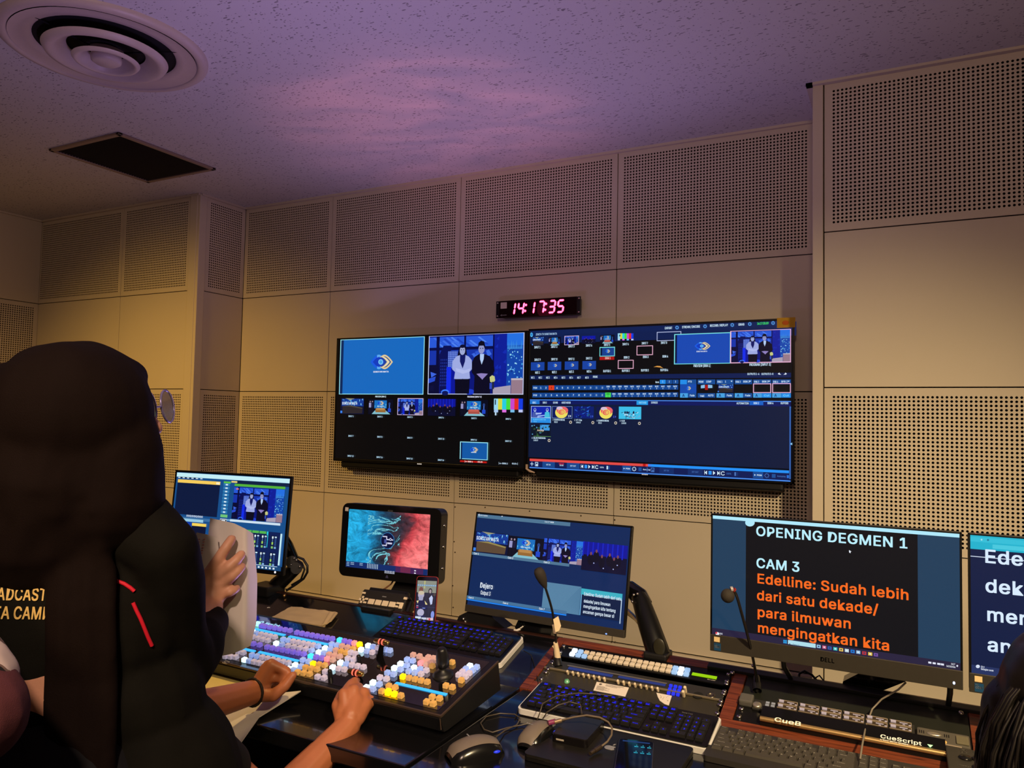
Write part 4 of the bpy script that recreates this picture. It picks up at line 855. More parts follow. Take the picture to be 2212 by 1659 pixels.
# ================================================================== DESKTOP MONITORS
def FR(c, ax, n, az): return frame(c, ax, n, az)                    # x right, y into the screen, z up
def mon_body(t, w, h, d, bez, chin, mt=M_BEZ, chin_m=None, rad=.004, back=.03):
    """monitor shell in the local frame: front face at y=0, centred"""
    m = MB(); m.box((-w/2, 0, -h/2), (w/2, d, h/2), rad); m.box((-w*.36, d-.002, -h*.34), (w*.36, d+back, h*.26), .012); m.build('rear_shell', M_BLK, t)
    m = MB()
    for q in (((-w/2, -.002, h/2-bez), (w/2, .004, h/2)), ((-w/2, -.002, -h/2), (-w/2+bez, .004, h/2)), ((w/2-bez, -.002, -h/2), (w/2, .004, h/2))): m.box(*q, .001)
    m.build('bezel', mt, t)
    m = MB(); m.box((-w/2, -.003, -h/2), (w/2, .004, -h/2+chin), .0015); m.build('chin', chin_m or mt, t)
    m = MB(); m.box((-w/2+bez, -.0006, -h/2+chin), (w/2-bez, .003, h/2-bez)); m.build('display_panel', M_BLKG, t)
def scr_of(t):
    X = t.matrix_world; c = X.translation; ax = X.col[0].to_3d(); n = X.col[1].to_3d(); az = X.col[2].to_3d()
    return Scr(c-n*.0008, ax, az)

# --- monitor with hosts and audio mixer behind the papers
X1 = FR((1.727, -1.462, 1.024), (.995, .098, 0), (-.098, .991, -.09), (-.009, .0895, .996))
t = thing('desk_monitor', 'slim monitor of vision mixing software behind the raised papers', 'monitor', X=X1)
W1, H1 = .545, .348; mon_body(t, W1, H1, .012, .008, .030)
s = scr_of(t).z(350, 1000, 5.53)
s.uvrect(-W1/2+.008, -H1/2+.03, W1/2-.008, H1/2-.008, (22, 78, 138))
UVR = lambda a, b, c, d, col: s.uvrect(-W1/2+a*W1, H1/2-b*H1, -W1/2+c*W1, H1/2-d*H1, col)
UVR(.015, .072, .985, .028, (196, 238, 246)); UVR(.03, .085, .2, .072, (10, 24, 60)); UVR(.55, .11, .985, .075, (14, 34, 66))
for k in range(6): UVR(.03+k*.04, .086, .05+k*.04, .076, (210, 226, 240))
UVR(.03, .135, .41, .10, (246, 204, 92)); UVR(.375, .130, .405, .108, (246, 236, 200)); UVR(.03, .475, .41, .135, (12, 26, 62))
s.text('000/000/000', 290, 640, 22, (220, 232, 246), x1=490, bold=.06)
for k in range(9): UVR(.44, .140+k*.036, .495, .112+k*.036, (44, 120, 176)); UVR(.458, .134+k*.036, .478, .120+k*.036, (214, 234, 244))
UVR(.44, .112, .50, .092, (92, 190, 70)); UVR(.44, .47, .50, .44, (110, 196, 120)); UVR(.44, .545, .498, .485, (226, 236, 244)); UVR(.443, .538, .495, .492, (10, 20, 44)); UVR(.452, .51, .486, .497, (220, 230, 240)); UVR(.452, .532, .486, .52, (220, 230, 240))
UVR(.505, .10, .555, .084, (246, 214, 110)); UVR(.535, .135, .955, .11, (84, 178, 58))
(ua, va), (ub, vb) = (-W1/2+.535*W1, H1/2-.140*H1), (-W1/2+.955*W1, H1/2-.475*H1)
old = s.loc; s.loc = lambda x, y: (ua+(ub-ua)*x, va+(vb-va)*y); studio(s, U01); s.rect(.05, .05, .10, .09, (220, 120, 110)); s.loc = old
UVR(.53, .505, .945, .482, (206, 226, 240)); UVR(.50, .50, .53, .485, (120, 180, 220))
UVR(.03, .53, .37, .50, (60, 110, 160)); UVR(.05, .545, .30, .515, (150, 200, 226)); UVR(.03, .60, .20, .55, (20, 60, 170)); UVR(.03, .76, .20, .60, (12, 26, 70)); UVR(.205, .76, .33, .585, (12, 20, 50)); UVR(.205, .585, .33, .555, (246, 210, 90))
for k in range(16): UVR(.04+k*.019, .70, .048+k*.019, .66+.02*(k % 3), (190, 220, 240))
UVR(.03, .95, .96, .76, (20, 70, 130))
UVR(.60, .93, .955, .575, (14, 32, 84)); UVR(.955, .90, .968, .585, (200, 240, 246))
for k in range(3): UVR(.665+k*.06, .60, .72+k*.06, .575, (84, 180, 80))
UVR(.845, .735, .857, .575, (40, 200, 230))
for r_ in range(2):
    for k in range(5):
        a, b = .615+k*.062+(.02 if k > 3 else 0), .61+r_*.17
        UVR(a, b+.135, a+.052, b, (10, 22, 60)); UVR(a+.008, b+.03, a+.020, b+.008, (220, 236, 240)); UVR(a+.010, b+.095, a+.018, b+.03, (80, 110, 150)); UVR(a+.008, b+.09, a+.020, b+.066, (160, 210, 90)); UVR(a+.030, b+.022, a+.046, b+.008, (190, 220, 240))
        for q in range(9): UVR(a+.030, b+.032+q*.009, a+.046, b+.029+q*.009, (70, 110, 190))
        UVR(a+.006, b+.13, a+.022, b+.108, (130, 190, 110)); UVR(a+.03, b+.13, a+.046, b+.112, (120, 170, 220))
UVR(.35, .955, .985, .915, (26, 72, 120))
for k in range(5): UVR(.80+k*.03, .945, .815+k*.03, .928, (220, 236, 246))
UVR(.40, .918, .955, .912, (180, 210, 240))
s.build(t)
m = MB(); m.ball((W1/2-.034, -.0035, -H1/2+.010), (.004, .0012, .004), 10, 6); m.build('power_lamp', glow('white_lamp', S(245, 240, 255), 1.5), t)
# its articulated arm: lower link, joint, upper link, cable loop
PA = lambda x, y, d: atY(x, y, d)
t2 = TH('monitor_arm', 'black articulated monitor arm with a looped cable beside the mixing monitor', 'monitor arm', PA(600, 1296, -1.36))
m = MB(); m.tube([PA(575, 1290, -1.36), PA(600, 1262, -1.34), PA(640, 1226, -1.33), PA(644, 1218, -1.33)], [.030, .030, .024, .022], 10); wbuild(m, 'lower_link', M_BLK, t2)
m = MB(); m.cyl(PA(630, 1214, -1.36), PA(630, 1214, -1.30), .022, n=18); m.cyl(PA(640, 1228, -1.36), PA(640, 1228, -1.30), .020, n=18); wbuild(m, 'joint', M_SATIN, t2)
m = MB(); m.tube([PA(634, 1208, -1.32), PA(622, 1178, -1.34), PA(606, 1150, -1.38), PA(590, 1140, -1.41)], [.020, .019, .017, .015], 10); wbuild(m, 'upper_link', M_BLKG, t2)
m = MB(); m.tube([PA(612, 1168, -1.33), PA(640, 1202, -1.31), PA(655, 1208, -1.30), PA(664, 1222, -1.30), PA(664, 1236, -1.30), PA(656, 1250, -1.30), PA(640, 1262, -1.31), PA(618, 1276, -1.33)], .0045, 8); m.tube([PA(636, 1206, -1.30), PA(652, 1216, -1.29), PA(658, 1230, -1.29), PA(650, 1252, -1.30), PA(630, 1264, -1.31)], .004, 8); wbuild(m, 'cable', M_BLK, t2)
m = MB()
for x, y in ((635, 1206), (629, 1220), (647, 1224), (640, 1210)): m.ball(PA(x, y, -1.361), .0035, 8, 6)
wbuild(m, 'bolts', M_STEEL, t2)
m = MB(); q = PA(577, 1296, -1.37); m.box((q.x-.05, -1.42, zs(-1.40)-.004), (q.x+.05, -1.33, zs(-1.34)+.016), .006); wbuild(m, 'base_clamp', M_BLK, t2)
m = MB(); q = MD @ Vector((*deck(614, 1291), .002)); m.ball(q+Vector((0, 0, .005)), .007, 12, 8); tag(m.build('brass_knob', mat('brass', S(190, 150, 90), .25, metal=1)), 'tiny brass knob at the back edge of the desk', 'knob')
m = MB(); a = MD @ Vector((*deck(577, 1313), .0)); m.tube([a, a+Vector((.004, .003, .0015)), a+Vector((.010, .004, .001))], .0013, 6); tag(m.build('paper_scrap', M_WHT), 'tiny white scrap on the dark desk beside the tan envelope', 'scrap')

# --- recorder monitor with a blue to red picture
XA = FR((2.270, -1.205, .957), (.998, .065, .007), (-.065, .996, -.064), (-.011, .063, .998))
t = thing('recorder_monitor', 'thick rounded black monitor showing a swirling blue and red picture', 'monitor', X=XA)
WA, HA = .424, .268
def rrect(w, h, r, n=6, cx=0, cz=0): return [(cx+sx*(w/2-r)+r*math.cos(a0+k*math.pi/2/n), cz+sz*(h/2-r)+r*math.sin(a0+k*math.pi/2/n)) for sx, sz, a0 in ((1, 1, 0), (-1, 1, math.pi/2), (-1, -1, math.pi), (1, -1, 1.5*math.pi)) for k in range(n+1)]
m = MB(); m.prism([(x, .002, z) for x, z in rrect(WA, HA, .024)], (0, .046, 0)); m.build('housing', mat('blue_black_shell', S(20, 18, 26), .3), t)
m = MB()
SW, SH, SCX, SCZ = .350, .213, -.008, .006
out = rrect(WA, HA, .024); inn = rrect(SW, SH, .002, 6, SCX, SCZ); n = len(out)
vs = [(x, 0, z) for x, z in out]+[(x, 0, z) for x, z in inn]+[(x, .004, z) for x, z in out]+[(x, .004, z) for x, z in inn]
m._add(vs, [(i, (i+1) % n, n+(i+1) % n, n+i) for i in range(n)]+[(2*n+i, 2*n+(i+1) % n, (i+1) % n, i) for i in range(n)]+[(n+i, n+(i+1) % n, 3*n+(i+1) % n, 3*n+i) for i in range(n)])
m.build('bezel', M_BEZ, t)
def fluid_mat():
    ma = bpy.data.materials.new('fluid_picture'); tr, p = nt(ma); N = tr.nodes; L = tr.links
    tc = N.new('ShaderNodeTexCoord'); mp = N.new('ShaderNodeMapping'); L.new(tc.outputs['Generated'], mp.inputs['Vector'])
    sep = N.new('ShaderNodeSeparateXYZ'); L.new(mp.outputs[0], sep.inputs[0])
    def noise(sc, det=6, dist=0., rough=.6):
        nn = N.new('ShaderNodeTexNoise'); nn.inputs['Scale'].default_value = sc; nn.inputs['Detail'].default_value = det; nn.inputs['Distortion'].default_value = dist; nn.inputs['Roughness'].default_value = rough
        L.new(mp.outputs[0], nn.inputs['Vector']); return nn
    def mth(op, a, b):
        k = N.new('ShaderNodeMath'); k.operation = op
        for i, v in enumerate((a, b)):
            if isinstance(v, (int, float)): k.inputs[i].default_value = v
            else: L.new(v, k.inputs[i])
        return k.outputs[0]
    big = noise(2.2, 3, .6); side = mth('ADD', sep.outputs[0], mth('MULTIPLY', mth('SUBTRACT', big.outputs['Fac'], .5), .75))
    side = mth('ADD', side, mth('MULTIPLY', mth('SUBTRACT', sep.outputs[2], .5), -.12))
    cr = N.new('ShaderNodeValToRGB'); E_ = cr.color_ramp.elements
    E_[0].position = .05; E_[0].color = (*S(40, 178, 232), 1); E_[1].position = .98; E_[1].color = (*S(250, 130, 130), 1)
    for pos, c in ((.25, (30, 150, 205)), (.40, (30, 66, 96)), (.52, (44, 48, 62)), (.62, (92, 52, 62)), (.74, (206, 70, 78))): e = E_.new(pos); e.color = (*S(*c), 1)
    L.new(side, cr.inputs[0])
    fine = noise(5.5, 10, 1.8, .72); r2 = N.new('ShaderNodeMapRange'); r2.inputs['From Min'].default_value = .30; r2.inputs['From Max'].default_value = .68; r2.inputs['To Min'].default_value = .22; r2.inputs['To Max'].default_value = 1.5
    L.new(fine.outputs['Fac'], r2.inputs['Value'])
    mx = N.new('ShaderNodeMix'); mx.data_type = 'RGBA'; mx.blend_type = 'MULTIPLY'; mx.inputs[0].default_value = 1; L.new(cr.outputs[0], mx.inputs[6]); L.new(r2.outputs[0], mx.inputs[7])
    # pale filaments where a warped noise crosses its mid value
    fil = noise(2.6, 6, 1.3, .6); ab = mth('ABSOLUTE', mth('SUBTRACT', fil.outputs['Fac'], .5), 0); line = mth('LESS_THAN', ab, .012)
    cen = mth('LESS_THAN', mth('ABSOLUTE', mth('SUBTRACT', sep.outputs[0], .45), 0), .2); line = mth('MULTIPLY', line, cen)
    m2 = N.new('ShaderNodeMix'); m2.data_type = 'RGBA'; L.new(line, m2.inputs[0]); L.new(mx.outputs[2], m2.inputs[6]); m2.inputs[7].default_value = (*S(120, 205, 220), 1)
    L.new(m2.outputs[2], p.inputs['Emission Color']); p.inputs['Emission Strength'].default_value = 1.0; p.inputs['Base Color'].default_value = (.004, .004, .005, 1); p.inputs['Roughness'].default_value = .15
    return ma
m = MB(); m.box((SCX-SW/2, .0006, SCZ-SH/2), (SCX+SW/2, .003, SCZ+SH/2)); m.build('display_panel', fluid_mat(), t)
s = Scr(t.matrix_world @ Vector((SCX, .0004, SCZ)), t.matrix_world.col[0].to_3d(), t.matrix_world.col[2].to_3d()).z(600, 1040, 5.53)
UV = lambda a, b: (-SW/2+a*SW, SH/2-b*SH)
def ur(a, b, c, d, col): (p, q), (r, w_) = UV(a, b), UV(c, d); s.uvrect(p, w_, r, q, col)
def uell(cx, cy, r, col, n=28): p, q = UV(cx, cy); s.raw([(p+r*math.cos(k*2*math.pi/n), q+r*math.sin(k*2*math.pi/n)) for k in range(n)], [tuple(range(n))], col)
uell(.505, .49, .0295, (50, 130, 200)); uell(.505, .49, .0278, (9, 14, 56))
p, q = UV(.505, .49)
for a, b, c, d in ((-.022, .012, -.004, .016), (-.022, -.020, -.004, -.016), (-.006, .004, -.002, .016), (-.006, -.020, -.002, -.006), (-.004, .002, .024, .006), (.000, -.012, .020, -.006)): s.uvrect(p+a, q+b, p+c, q+d, (205, 205, 232))
s.uvrect(p-.014, q-.010, p-.004, q+.004, (70, 80, 150)); uell(.54, .465, .005, (205, 205, 232)); uell(.54, .465, .0026, (9, 14, 56))
ur(0, .90, 1, 1, (18, 44, 104)); ur(.62, .90, .95, 1, (70, 34, 84)); ur(.68, .905, .80, .995, (110, 40, 74))
for k in range(3): ur(.01, .915+k*.026, .045, .925+k*.026, (150, 190, 226)); ur(.06, .915+k*.026, .105, .925+k*.026, (170, 200, 226)) if k < 2 else None
for k in range(2): ur(.175, .912+k*.026, .215, .922+k*.026, (160, 190, 220))
for k in range(7): ur(.272+k*.0205, .905, .281+k*.0205, .985, (165, 190, 206))
s.text('00:00:00:00', 1275, 1094, 32, (200, 206, 226), x1=1396, bold=.08)
for k in range(2): ur(.845, .935+k*.04, .865, .952+k*.04, (236, 236, 250))
s.build(t, 'screen_readout')
# reflected-light-free details on the shell
m = MB(); m.box((-WA/2+.012, -.0012, HA/2-.030), (-WA/2+.026, 0, HA/2-.016)); m.build('asset_sticker', M_PAPER, t)
m = MB(); add_text(m, 'AEON', (-.012, -.0006, HA/2-.021), (1, 0, 0), (0, 0, 1), .0056, .022, .05); m.build('maker_print', mat('grey_print', S(120, 120, 122), .6), t)
m = MB(); m.prism([(-.006, -.0006, -HA/2+.009), (.006, -.0006, -HA/2+.009), (.004, -.0006, -HA/2+.016), (0, -.0006, -HA/2+.020), (-.004, -.0006, -HA/2+.016)], (0, .0004, 0)); m.build('bell_mark', mat('dim_violet_print', S(60, 60, 96), .6), t)
m = MB()
for z in (.075, .0, -.075): m.lathe([(.0055, 0), (.0045, .003), (0, .0035)], (WA/2, .026, z), (1, 0, 0), 10)
m.build('side_screws', M_STEEL, t)
XAi = lambda x, y, z: t.matrix_world @ Vector((x, y, z))
m = MB(); m.prism([(.02, .06, -.11), (.075, .06, -.11), (.13, .03, -.19), (.10, .02, -.235), (-.03, .02, -.235), (-.01, .05, -.19)], (0, .03, 0)); m.build('stand_neck', M_BLK, t)
m = MB(); b = XAi(.03, .0, 0); m.box((b.x+.0, -1.395, zs(-1.39)-.004), (b.x+.12, -1.30, zs(-1.37)+.006), .003); wbuild(m, 'stand_foot', M_BLK, t)
m = MB(); m.tube([XAi(.01, .05, -.12), XAi(.0, .03, -.15), XAi(-.012, .01, -.165), XAi(-.014, -.02, -.17)], .003, 8); wbuild(m, 'lead', mat('brown_cable', S(110, 72, 48), .5), t)

# --- control panel with pale keys tilted at the foot of that monitor
c0 = atY(826, 1297, -1.352); axr = Vector((.998, .065, 0)); tl = math.radians(38)
up_ = Vector((-.065*math.sin(tl)*0, math.sin(tl)*0+math.cos(tl)*.0, 0))
azr = (Vector((0, 0, 1))*math.cos(tl)+Vector((-.065, .998, 0))*math.sin(tl)).normalized(); nr = azr.cross(axr) * -1
nr = axr.cross(azr)                                              # towards the viewer side (-y)
XC = frame(c0, axr, -nr if nr.y < 0 else nr, azr)
t = thing('remote_panel', 'small black remote panel with pale rounded keys under the swirling monitor', 'remote', X=XC)
WR, HR = .180, .066
m = MB(); m.box((-WR/2, 0, -HR/2), (WR/2, .020, HR/2), .005); m.build('case', mat('charcoal_case', S(34, 31, 28), .5), t)
m = MB(); m.box((-WR/2-.006, .004, HR/2-.016), (WR/2+.006, .026, HR/2-.003), .006); m.box((-WR/2+.014, .010, HR/2-.004), (WR/2-.010, .030, HR/2+.014), .004); m.build('hinge', M_BLK, t)
m = MB(); m.box((-WR/2+.01, .018, -HR/2+.004), (WR/2+.012, .050, HR/2-.008), .008); m.build('rear_wedge', M_BLK, t)
M_IV = mat('ivory_key', S(226, 208, 176), .4)
def rk(x, z, w, h): m = MB(); m.box((-w/2, -.0035, -h/2), (w/2, 0, h/2), .002); o = m.build('key', M_IV, t); o.location = (x, -.0, z)
for x in (-.040, -.012, .016, .044): rk(x, -.010, .024, .019)
rk(.079, -.010, .014, .022); rk(-.082, .017, .014, .007); rk(.086, .017, .015, .009); rk(-.062, -.003, .013, .007); rk(-.064, -.016, .013, .007); rk(.065, -.003, .013, .007); rk(.063, -.015, .013, .007)
for x, z in ((-.079, .002), (-.079, -.016), (-.087, -.007), (-.073, -.007)): rk(x, z, .0085, .0085)
m = MB(); m.box((-.006, -.0008, .012), (.010, 0, .0155)); m.build('maker_mark', mat('grey_print', S(120, 120, 122), .6), t)
m = MB(); m.tube([XC @ Vector((.03, .05, -.02)), XC @ Vector((.03, .07, -.045)), Vector((c0.x+.03, -1.38, zs(-1.38)+.004))], .008, 8); wbuild(m, 'support', M_BLK, t)

# --- multiview monitor on a heavy arm
X2 = FR((2.963, -1.345, .957), (.9993, -.036, 0), (.0355, .983, -.18), (.0065, .18, .9836))
t = thing('desk_monitor', 'multiview monitor with studio tiles on a heavy black arm above the router panel', 'monitor', X=X2)
W2, H2 = .539, .315; mon_body(t, W2, H2, .014, .006, .022, chin_m=M_CHIN)
s = scr_of(t).z(980, 1080, 4.608)
s.uvrect(-W2/2+.006, -H2/2+.022, W2/2-.006, H2/2-.006, (13, 40, 88))
UVR = lambda a, b, c, d, col: s.uvrect(-W2/2+a*W2, H2/2-b*H2, -W2/2+c*W2, H2/2-d*H2, col)
UVR(.012, .058, .63, .022, (78, 116, 146)); s.text('ZENITH TV SOROTAN', 262, 158, 12, (225, 236, 246), x1=338, bold=.06); s.poly([(478, 148), (490, 160), (483, 168), (478, 168)], (240, 244, 250)); s.text('14:17 WIB', 905, 222, 13, (225, 236, 246), x1=998, bold=.05); s.poly([(248, 142), (260, 138), (254, 152), (260, 162), (250, 160)], (235, 240, 248))
def ut(fn, a, b, c, d, *ar):
    (ua, va), (ub, vb) = (-W2/2+a*W2, H2/2-b*H2), (-W2/2+c*W2, H2/2-d*H2); old = s.loc
    s.loc = lambda x, y: (ua+(ub-ua)*x, va+(vb-va)*y); fn(s, *ar); s.loc = old
ut(sofa_set, .008, .195, .245, .405, 0, 0, 1, 1, True, True); ut(wide_set, .245, .205, .478, .415, 0, 0, 1, 1); ut(studio, .478, .19, .722, .41, U01); ut(audience, .722, .185, .985, .45, 0, 0, 1, 1)
UVR(.008, .436, .65, .408, (78, 116, 146))
for k, tx in enumerate(('Cam 1', 'Cam 2', 'Cam 3')): (a, b) = (-W2/2+(.02+k*.235)*W2, H2/2-.430*H2); vs, fs = layout(tx, .0055, .02, .06); s.raw([(p+a, q+b) for p, q in vs], fs, (235, 240, 248))
s.text('Dejero', 266, 870, 50, (226, 236, 246), x1=398, bold=.045); s.text('Output 3', 272, 938, 38, (226, 236, 246), x1=374, bold=.02)
(a, b), (c, d) = (-W2/2+.505*W2, H2/2-.605*H2), (-W2/2+.735*W2, H2/2-.862*H2); s.uvrect(a, d, c, b, (78, 122, 156))
for k in range(44):
    u = a+(c-a)*(k/44*1.62-.62); hgt = b-d; u2 = u+hgt*.9
    p0 = (max(u, a), d+max(0, (a-u))/.9); p1 = (min(u2, c), d+min(hgt, (min(u2, c)-u)/.9))
    if p0[1] < b and p1[0] > a: s.raw([p0, (p0[0]+.0008, p0[1]), (p1[0]+.0008 if p1[0] < c-.001 else p1[0], p1[1]), p1], [(0, 1, 2, 3)], (116, 160, 190))
UVR(.736, .672, .975, .618, (60, 176, 196)); UVR(.736, .86, .975, .672, (12, 30, 66)); UVR(.738, .86, .742, .67, (120, 190, 240)); UVR(.970, .88, .975, .67, (190, 210, 230))
for k, (tx, x0, y0, x1) in enumerate((('Edelline: Sudah lebih dari satu', 1302, 948, 1676), ('dekade/ para ilmuwan', 1300, 1018, 1566), ('mengingatkan kita tentang', 1296, 1070, 1618), ('ancaman gempa besar di', 1292, 1124, 1604), )):
    (a, b) = s.loc(x0, y0); c = s.loc(x1, y0+ (x1-x0)*.15)[0]; vs, fs = layout(tx, .0088, (c-a), .06); s.raw([(p+a, q+b) for p, q in vs], fs, (214, 230, 246))
UVR(.008, .872, .66, .842, (70, 112, 150)); UVR(.008, .886, .66, .874, (30, 130, 240))
for k, tx in enumerate(('Cam 5', 'Cam 6', 'Cam 7')): (a, b) = (-W2/2+(.02+k*.235)*W2, H2/2-.867*H2); vs, fs = layout(tx, .0052, .019, .06); s.raw([(p+a, q+b) for p, q in vs], fs, (235, 240, 248))
s.build(t)
m = MB(); m.ball((.215, -.0035, -H2/2+.004), (.003, .0012, .002), 8, 6); m.build('power_lamp', glow('blue_lamp', S(120, 160, 255), 1.5), t)
t2 = TH('monitor_arm', 'thick black gas spring monitor arm rising from the walnut rail by the router panel', 'monitor arm', atY(1420, 1412, -1.36))
m = MB(); m.tube([atY(1424, 1416, -1.375), atY(1419, 1402, -1.372), atY(1400, 1345, -1.33), atY(1386, 1302, -1.30), atY(1379, 1286, -1.29)], [.033, .033, .031, .027, .022], 12); wbuild(m, 'lower_link', M_SATIN, t2)
m = MB(); m.tube([atY(1390, 1308, -1.28), atY(1380, 1288, -1.27), atY(1362, 1272, -1.25), atY(1335, 1268, -1.24)], [.028, .028, .024, .02], 12); wbuild(m, 'joint', M_BLKG, t2)
m = MB(); m.tube([atY(1353, 1316, -1.25), atY(1368, 1330, -1.29), atY(1380, 1344, -1.33)], [.006, .006, .006], 8); m.tube([atY(1353, 1324, -1.25), atY(1372, 1338, -1.29), atY(1382, 1350, -1.33)], .004, 8); wbuild(m, 'gas_strut', M_STEEL, t2)
m = MB()
for x, y in ((1369, 1285), (1377, 1283), (1366, 1300), (1384, 1311), (1386, 1306)): m.ball(atY(x, y, -1.325), .004, 10, 6)
wbuild(m, 'bolts', M_STEEL, t2)
q = atY(1422, 1414, -1.375); m = MB(); m.box((q.x-.033, -1.41, zs(-1.39)), (q.x+.033, -1.345, zs(-1.36)+.012), .006); wbuild(m, 'base_clamp', M_BLK, t2)
m = MB(); X_ = atY(1424, 1398, -1.405); m.ball(X_, (.017, .004, .024), 16, 10); wbuild(m, 'cable_cover', mat('olive_black', S(40, 38, 26), .4), t2)
# arm of the monitor on its other side and the cradle under it
t2 = TH('arm_cradle', 'folded black arm lying under the multiview monitor behind the backlit keyboard', 'monitor arm', atY(1040, 1350, -1.37))
m = MB(); m.prism([atY(x, y, -1.36) for x, y in ((985, 1344), (992, 1330), (1008, 1322), (1058, 1326), (1068, 1338), (1092, 1358), (1040, 1362), (990, 1356))], (0, .05, 0)); wbuild(m, 'folded_link', M_BLK, t2)
m = MB(); m.prism([atY(x, y, -1.36) for x, y in ((1112, 1355), (1120, 1338), (1196, 1352), (1188, 1378), (1150, 1372), (1118, 1366))], (0, .05, 0)); wbuild(m, 'cradle_block', M_BLKG, t2)
m = MB()
for x, y in ((1001, 1337), (1005, 1343)): m.ball(atY(x, y, -1.362), .0045, 10, 6)
wbuild(m, 'bolts', M_STEEL, t2)
m = MB(); m.tube([atY(x, y, -1.365) for x, y in ((1110, 1361), (1117, 1362), (1123, 1359))], [.002, .004, .0035], 8); m.tube([atY(x, y, -1.365) for x, y in ((1124, 1357), (1130, 1353))], .002, 6); wbuild(m, 'cable_tie', M_WHT, t2)

# --- all-in-one computers with the running script
def allinone(label, c, ax=(1, 0, 0)):
    ax = Vector(ax).normalized(); n = Vector((0, 0, 1)).cross(ax)
    t = thing('all_in_one_computer', label, 'computer', X=FR(c, ax, n, (0, 0, 1)), group='all-in-one computers on the console')
    w, h = .54, .338; mon_body(t, w, h, .016, .0045, .041, chin_m=M_CHIN, rad=.006, back=.022)
    m = MB(); m.box((-w/2+.010, -.0036, -h/2+.024), (-w/2+.024, -.003, -h/2+.036)); m.build('asset_sticker', mat('cream_sticker', S(216, 190, 140), .7), t)
    m = MB(); m.box((-w/2+.010, -.0036, -h/2+.003), (-w/2+.0265, -.003, -h/2+.021)); st = m.build('processor_sticker', mat('navy_sticker', S(22, 66, 104), .4), t)
    m = MB(); add_text(m, 'CORE', (-w/2+.0112, -.0038, -h/2+.010), (1, 0, 0), (0, 0, 1), .0046, .0135, .04); add_text(m, 'intel', (-w/2+.0112, -.0038, -h/2+.0168), (1, 0, 0), (0, 0, 1), .0024, .006, .04); m.build('sticker_print', M_WHT, st)
    m = MB(); add_text(m, 'DELL', (-.016, -.0034, -h/2+.016), (1, 0, 0), (0, 0, 1), .0095, .031, .06); m.build('maker_badge', mat('dark_chrome', S(18, 17, 16), .2, metal=.6), t)
    m = MB(); m.ball((w/2-.017, -.0034, -h/2+.013), (.0025, .001, .0035), 10, 6); m.build('power_lamp', glow('blue_white_lamp', S(190, 205, 255), 1.6), t)
    for x in (-.100, .247): m = MB(); m.tube([(x, .012, -h/2+.01), (x, .03, -h/2-.02), (x+.002, .165, -.262)], [.006, .006, .006], 8); m.build('leg', M_BLK, t)
    m = MB(); m.box((-.12, .018, -.06), (.12, .030, .06), .004); m.build('mount_plate', M_BLK, t)
    return t, w, h
t, WD, HD = allinone('all-in-one computer whose script begins OPENING DEGMEN 1 in white and orange', (3.778, -1.542, 1.022))
s = scr_of(t).z(1500, 1080, 3.107)
s.uvrect(-WD/2+.0045, -HD/2+.041, WD/2-.0045, HD/2-.0045, (32, 62, 90))
(ua, _), (ub, _) = s.loc(345, 500), s.loc(1500, 640); s.uvrect(ua, -HD/2+.041, ub, HD/2-.010, (11, 13, 20))
s.uvrect(-WD/2+.0045, HD/2-.0125, WD/2-.0045, HD/2-.0045, (176, 232, 250)); s.ell(373, 152, 32, 26, (176, 232, 250))
s.uvrect(-WD/2+.0045, -HD/2+.041, WD/2-.0045, -HD/2+.0565, (40, 34, 62))
def para(tx, x, y, h, x1, y1, col, bold=.05):
    a, b = s.loc(x, y); c, d = s.loc(x1, y1); vs, fs = layout(tx, h, c-a, bold); s.raw([(p+a, q+b) for p, q in vs], fs, col)
CY, OR = (186, 236, 250), (246, 106, 34)
para('OPENING DEGMEN 1', 410, 238, .0225, 1438, 306, CY); para('CAM 3', 412, 452, .0225, 712, 470, CY)
for tx, x, y, x1, y1 in (('Edelline: Sudah lebih', 416, 556, 1444, 652), ('dari satu dekade/', 416, 668, 1236, 740), ('para ilmuwan', 418, 780, 1056, 842), ('mengingatkan kita', 420, 886, 1314, 990)): para(tx, x, y, .0225, x1, y1, OR)
s.poly([(1038, 336), (1054, 346), (1046, 349), (1050, 356), (1044, 356), (1038, 350)], (235, 240, 250))
v = -HD/2+.0485; U_ = lambda x: s.loc(x, 960+(x-600)*.105)[0]
for k, c in enumerate(((40, 170, 235), (190, 225, 236))): pass
for i in range(2):
    for j in range(2): s.uvrect(U_(597)+i*.0042, v-.0042+j*.0042, U_(597)+i*.0042+.0036, v-.0006+j*.0042, (40, 160, 230))
a, b = U_(628), U_(814); s.uvrect(a, v-.0048, b, v+.0048, (176, 222, 236)); s.ell(640, 967, 5, 5, (60, 80, 100), 8); para('Search', 660, 974, .0036, 706, 979, (90, 120, 140), .02)
for k, (x, c) in enumerate(((834, (150, 200, 236)), (872, (200, 90, 130)), (908, (50, 90, 170)), (946, (50, 190, 190)), (985, (236, 196, 80)), (1023, (190, 214, 226)), (1062, (30, 120, 210)), (1100, (150, 190, 226)), (1140, (190, 50, 60)), (1180, (226, 190, 70)), (1218, (120, 80, 160)))):
    u = U_(x); s.uvrect(u-.0042, v-.0036, u+.0042, v+.0036, c); s.uvrect(u-.0018, v-.0014, u+.0018, v+.0014, (230, 236, 240) if k % 2 else (40, 60, 110))
s.ell(155, 898, 12, 12, (236, 236, 246), 12); s.ell(148, 892, 7, 7, (226, 70, 80), 10); para('32°C'.replace('°', ''), 168, 900, .0036, 190, 902, (230, 234, 246), .04); para('Sunny', 168, 915, .0034, 216, 919, (230, 234, 246), .03)
for x in (1580, 1609, 1640, 1664): u = U_(x); s.uvrect(u-.003, v-.002, u+.003, v+.002, (226, 230, 246))
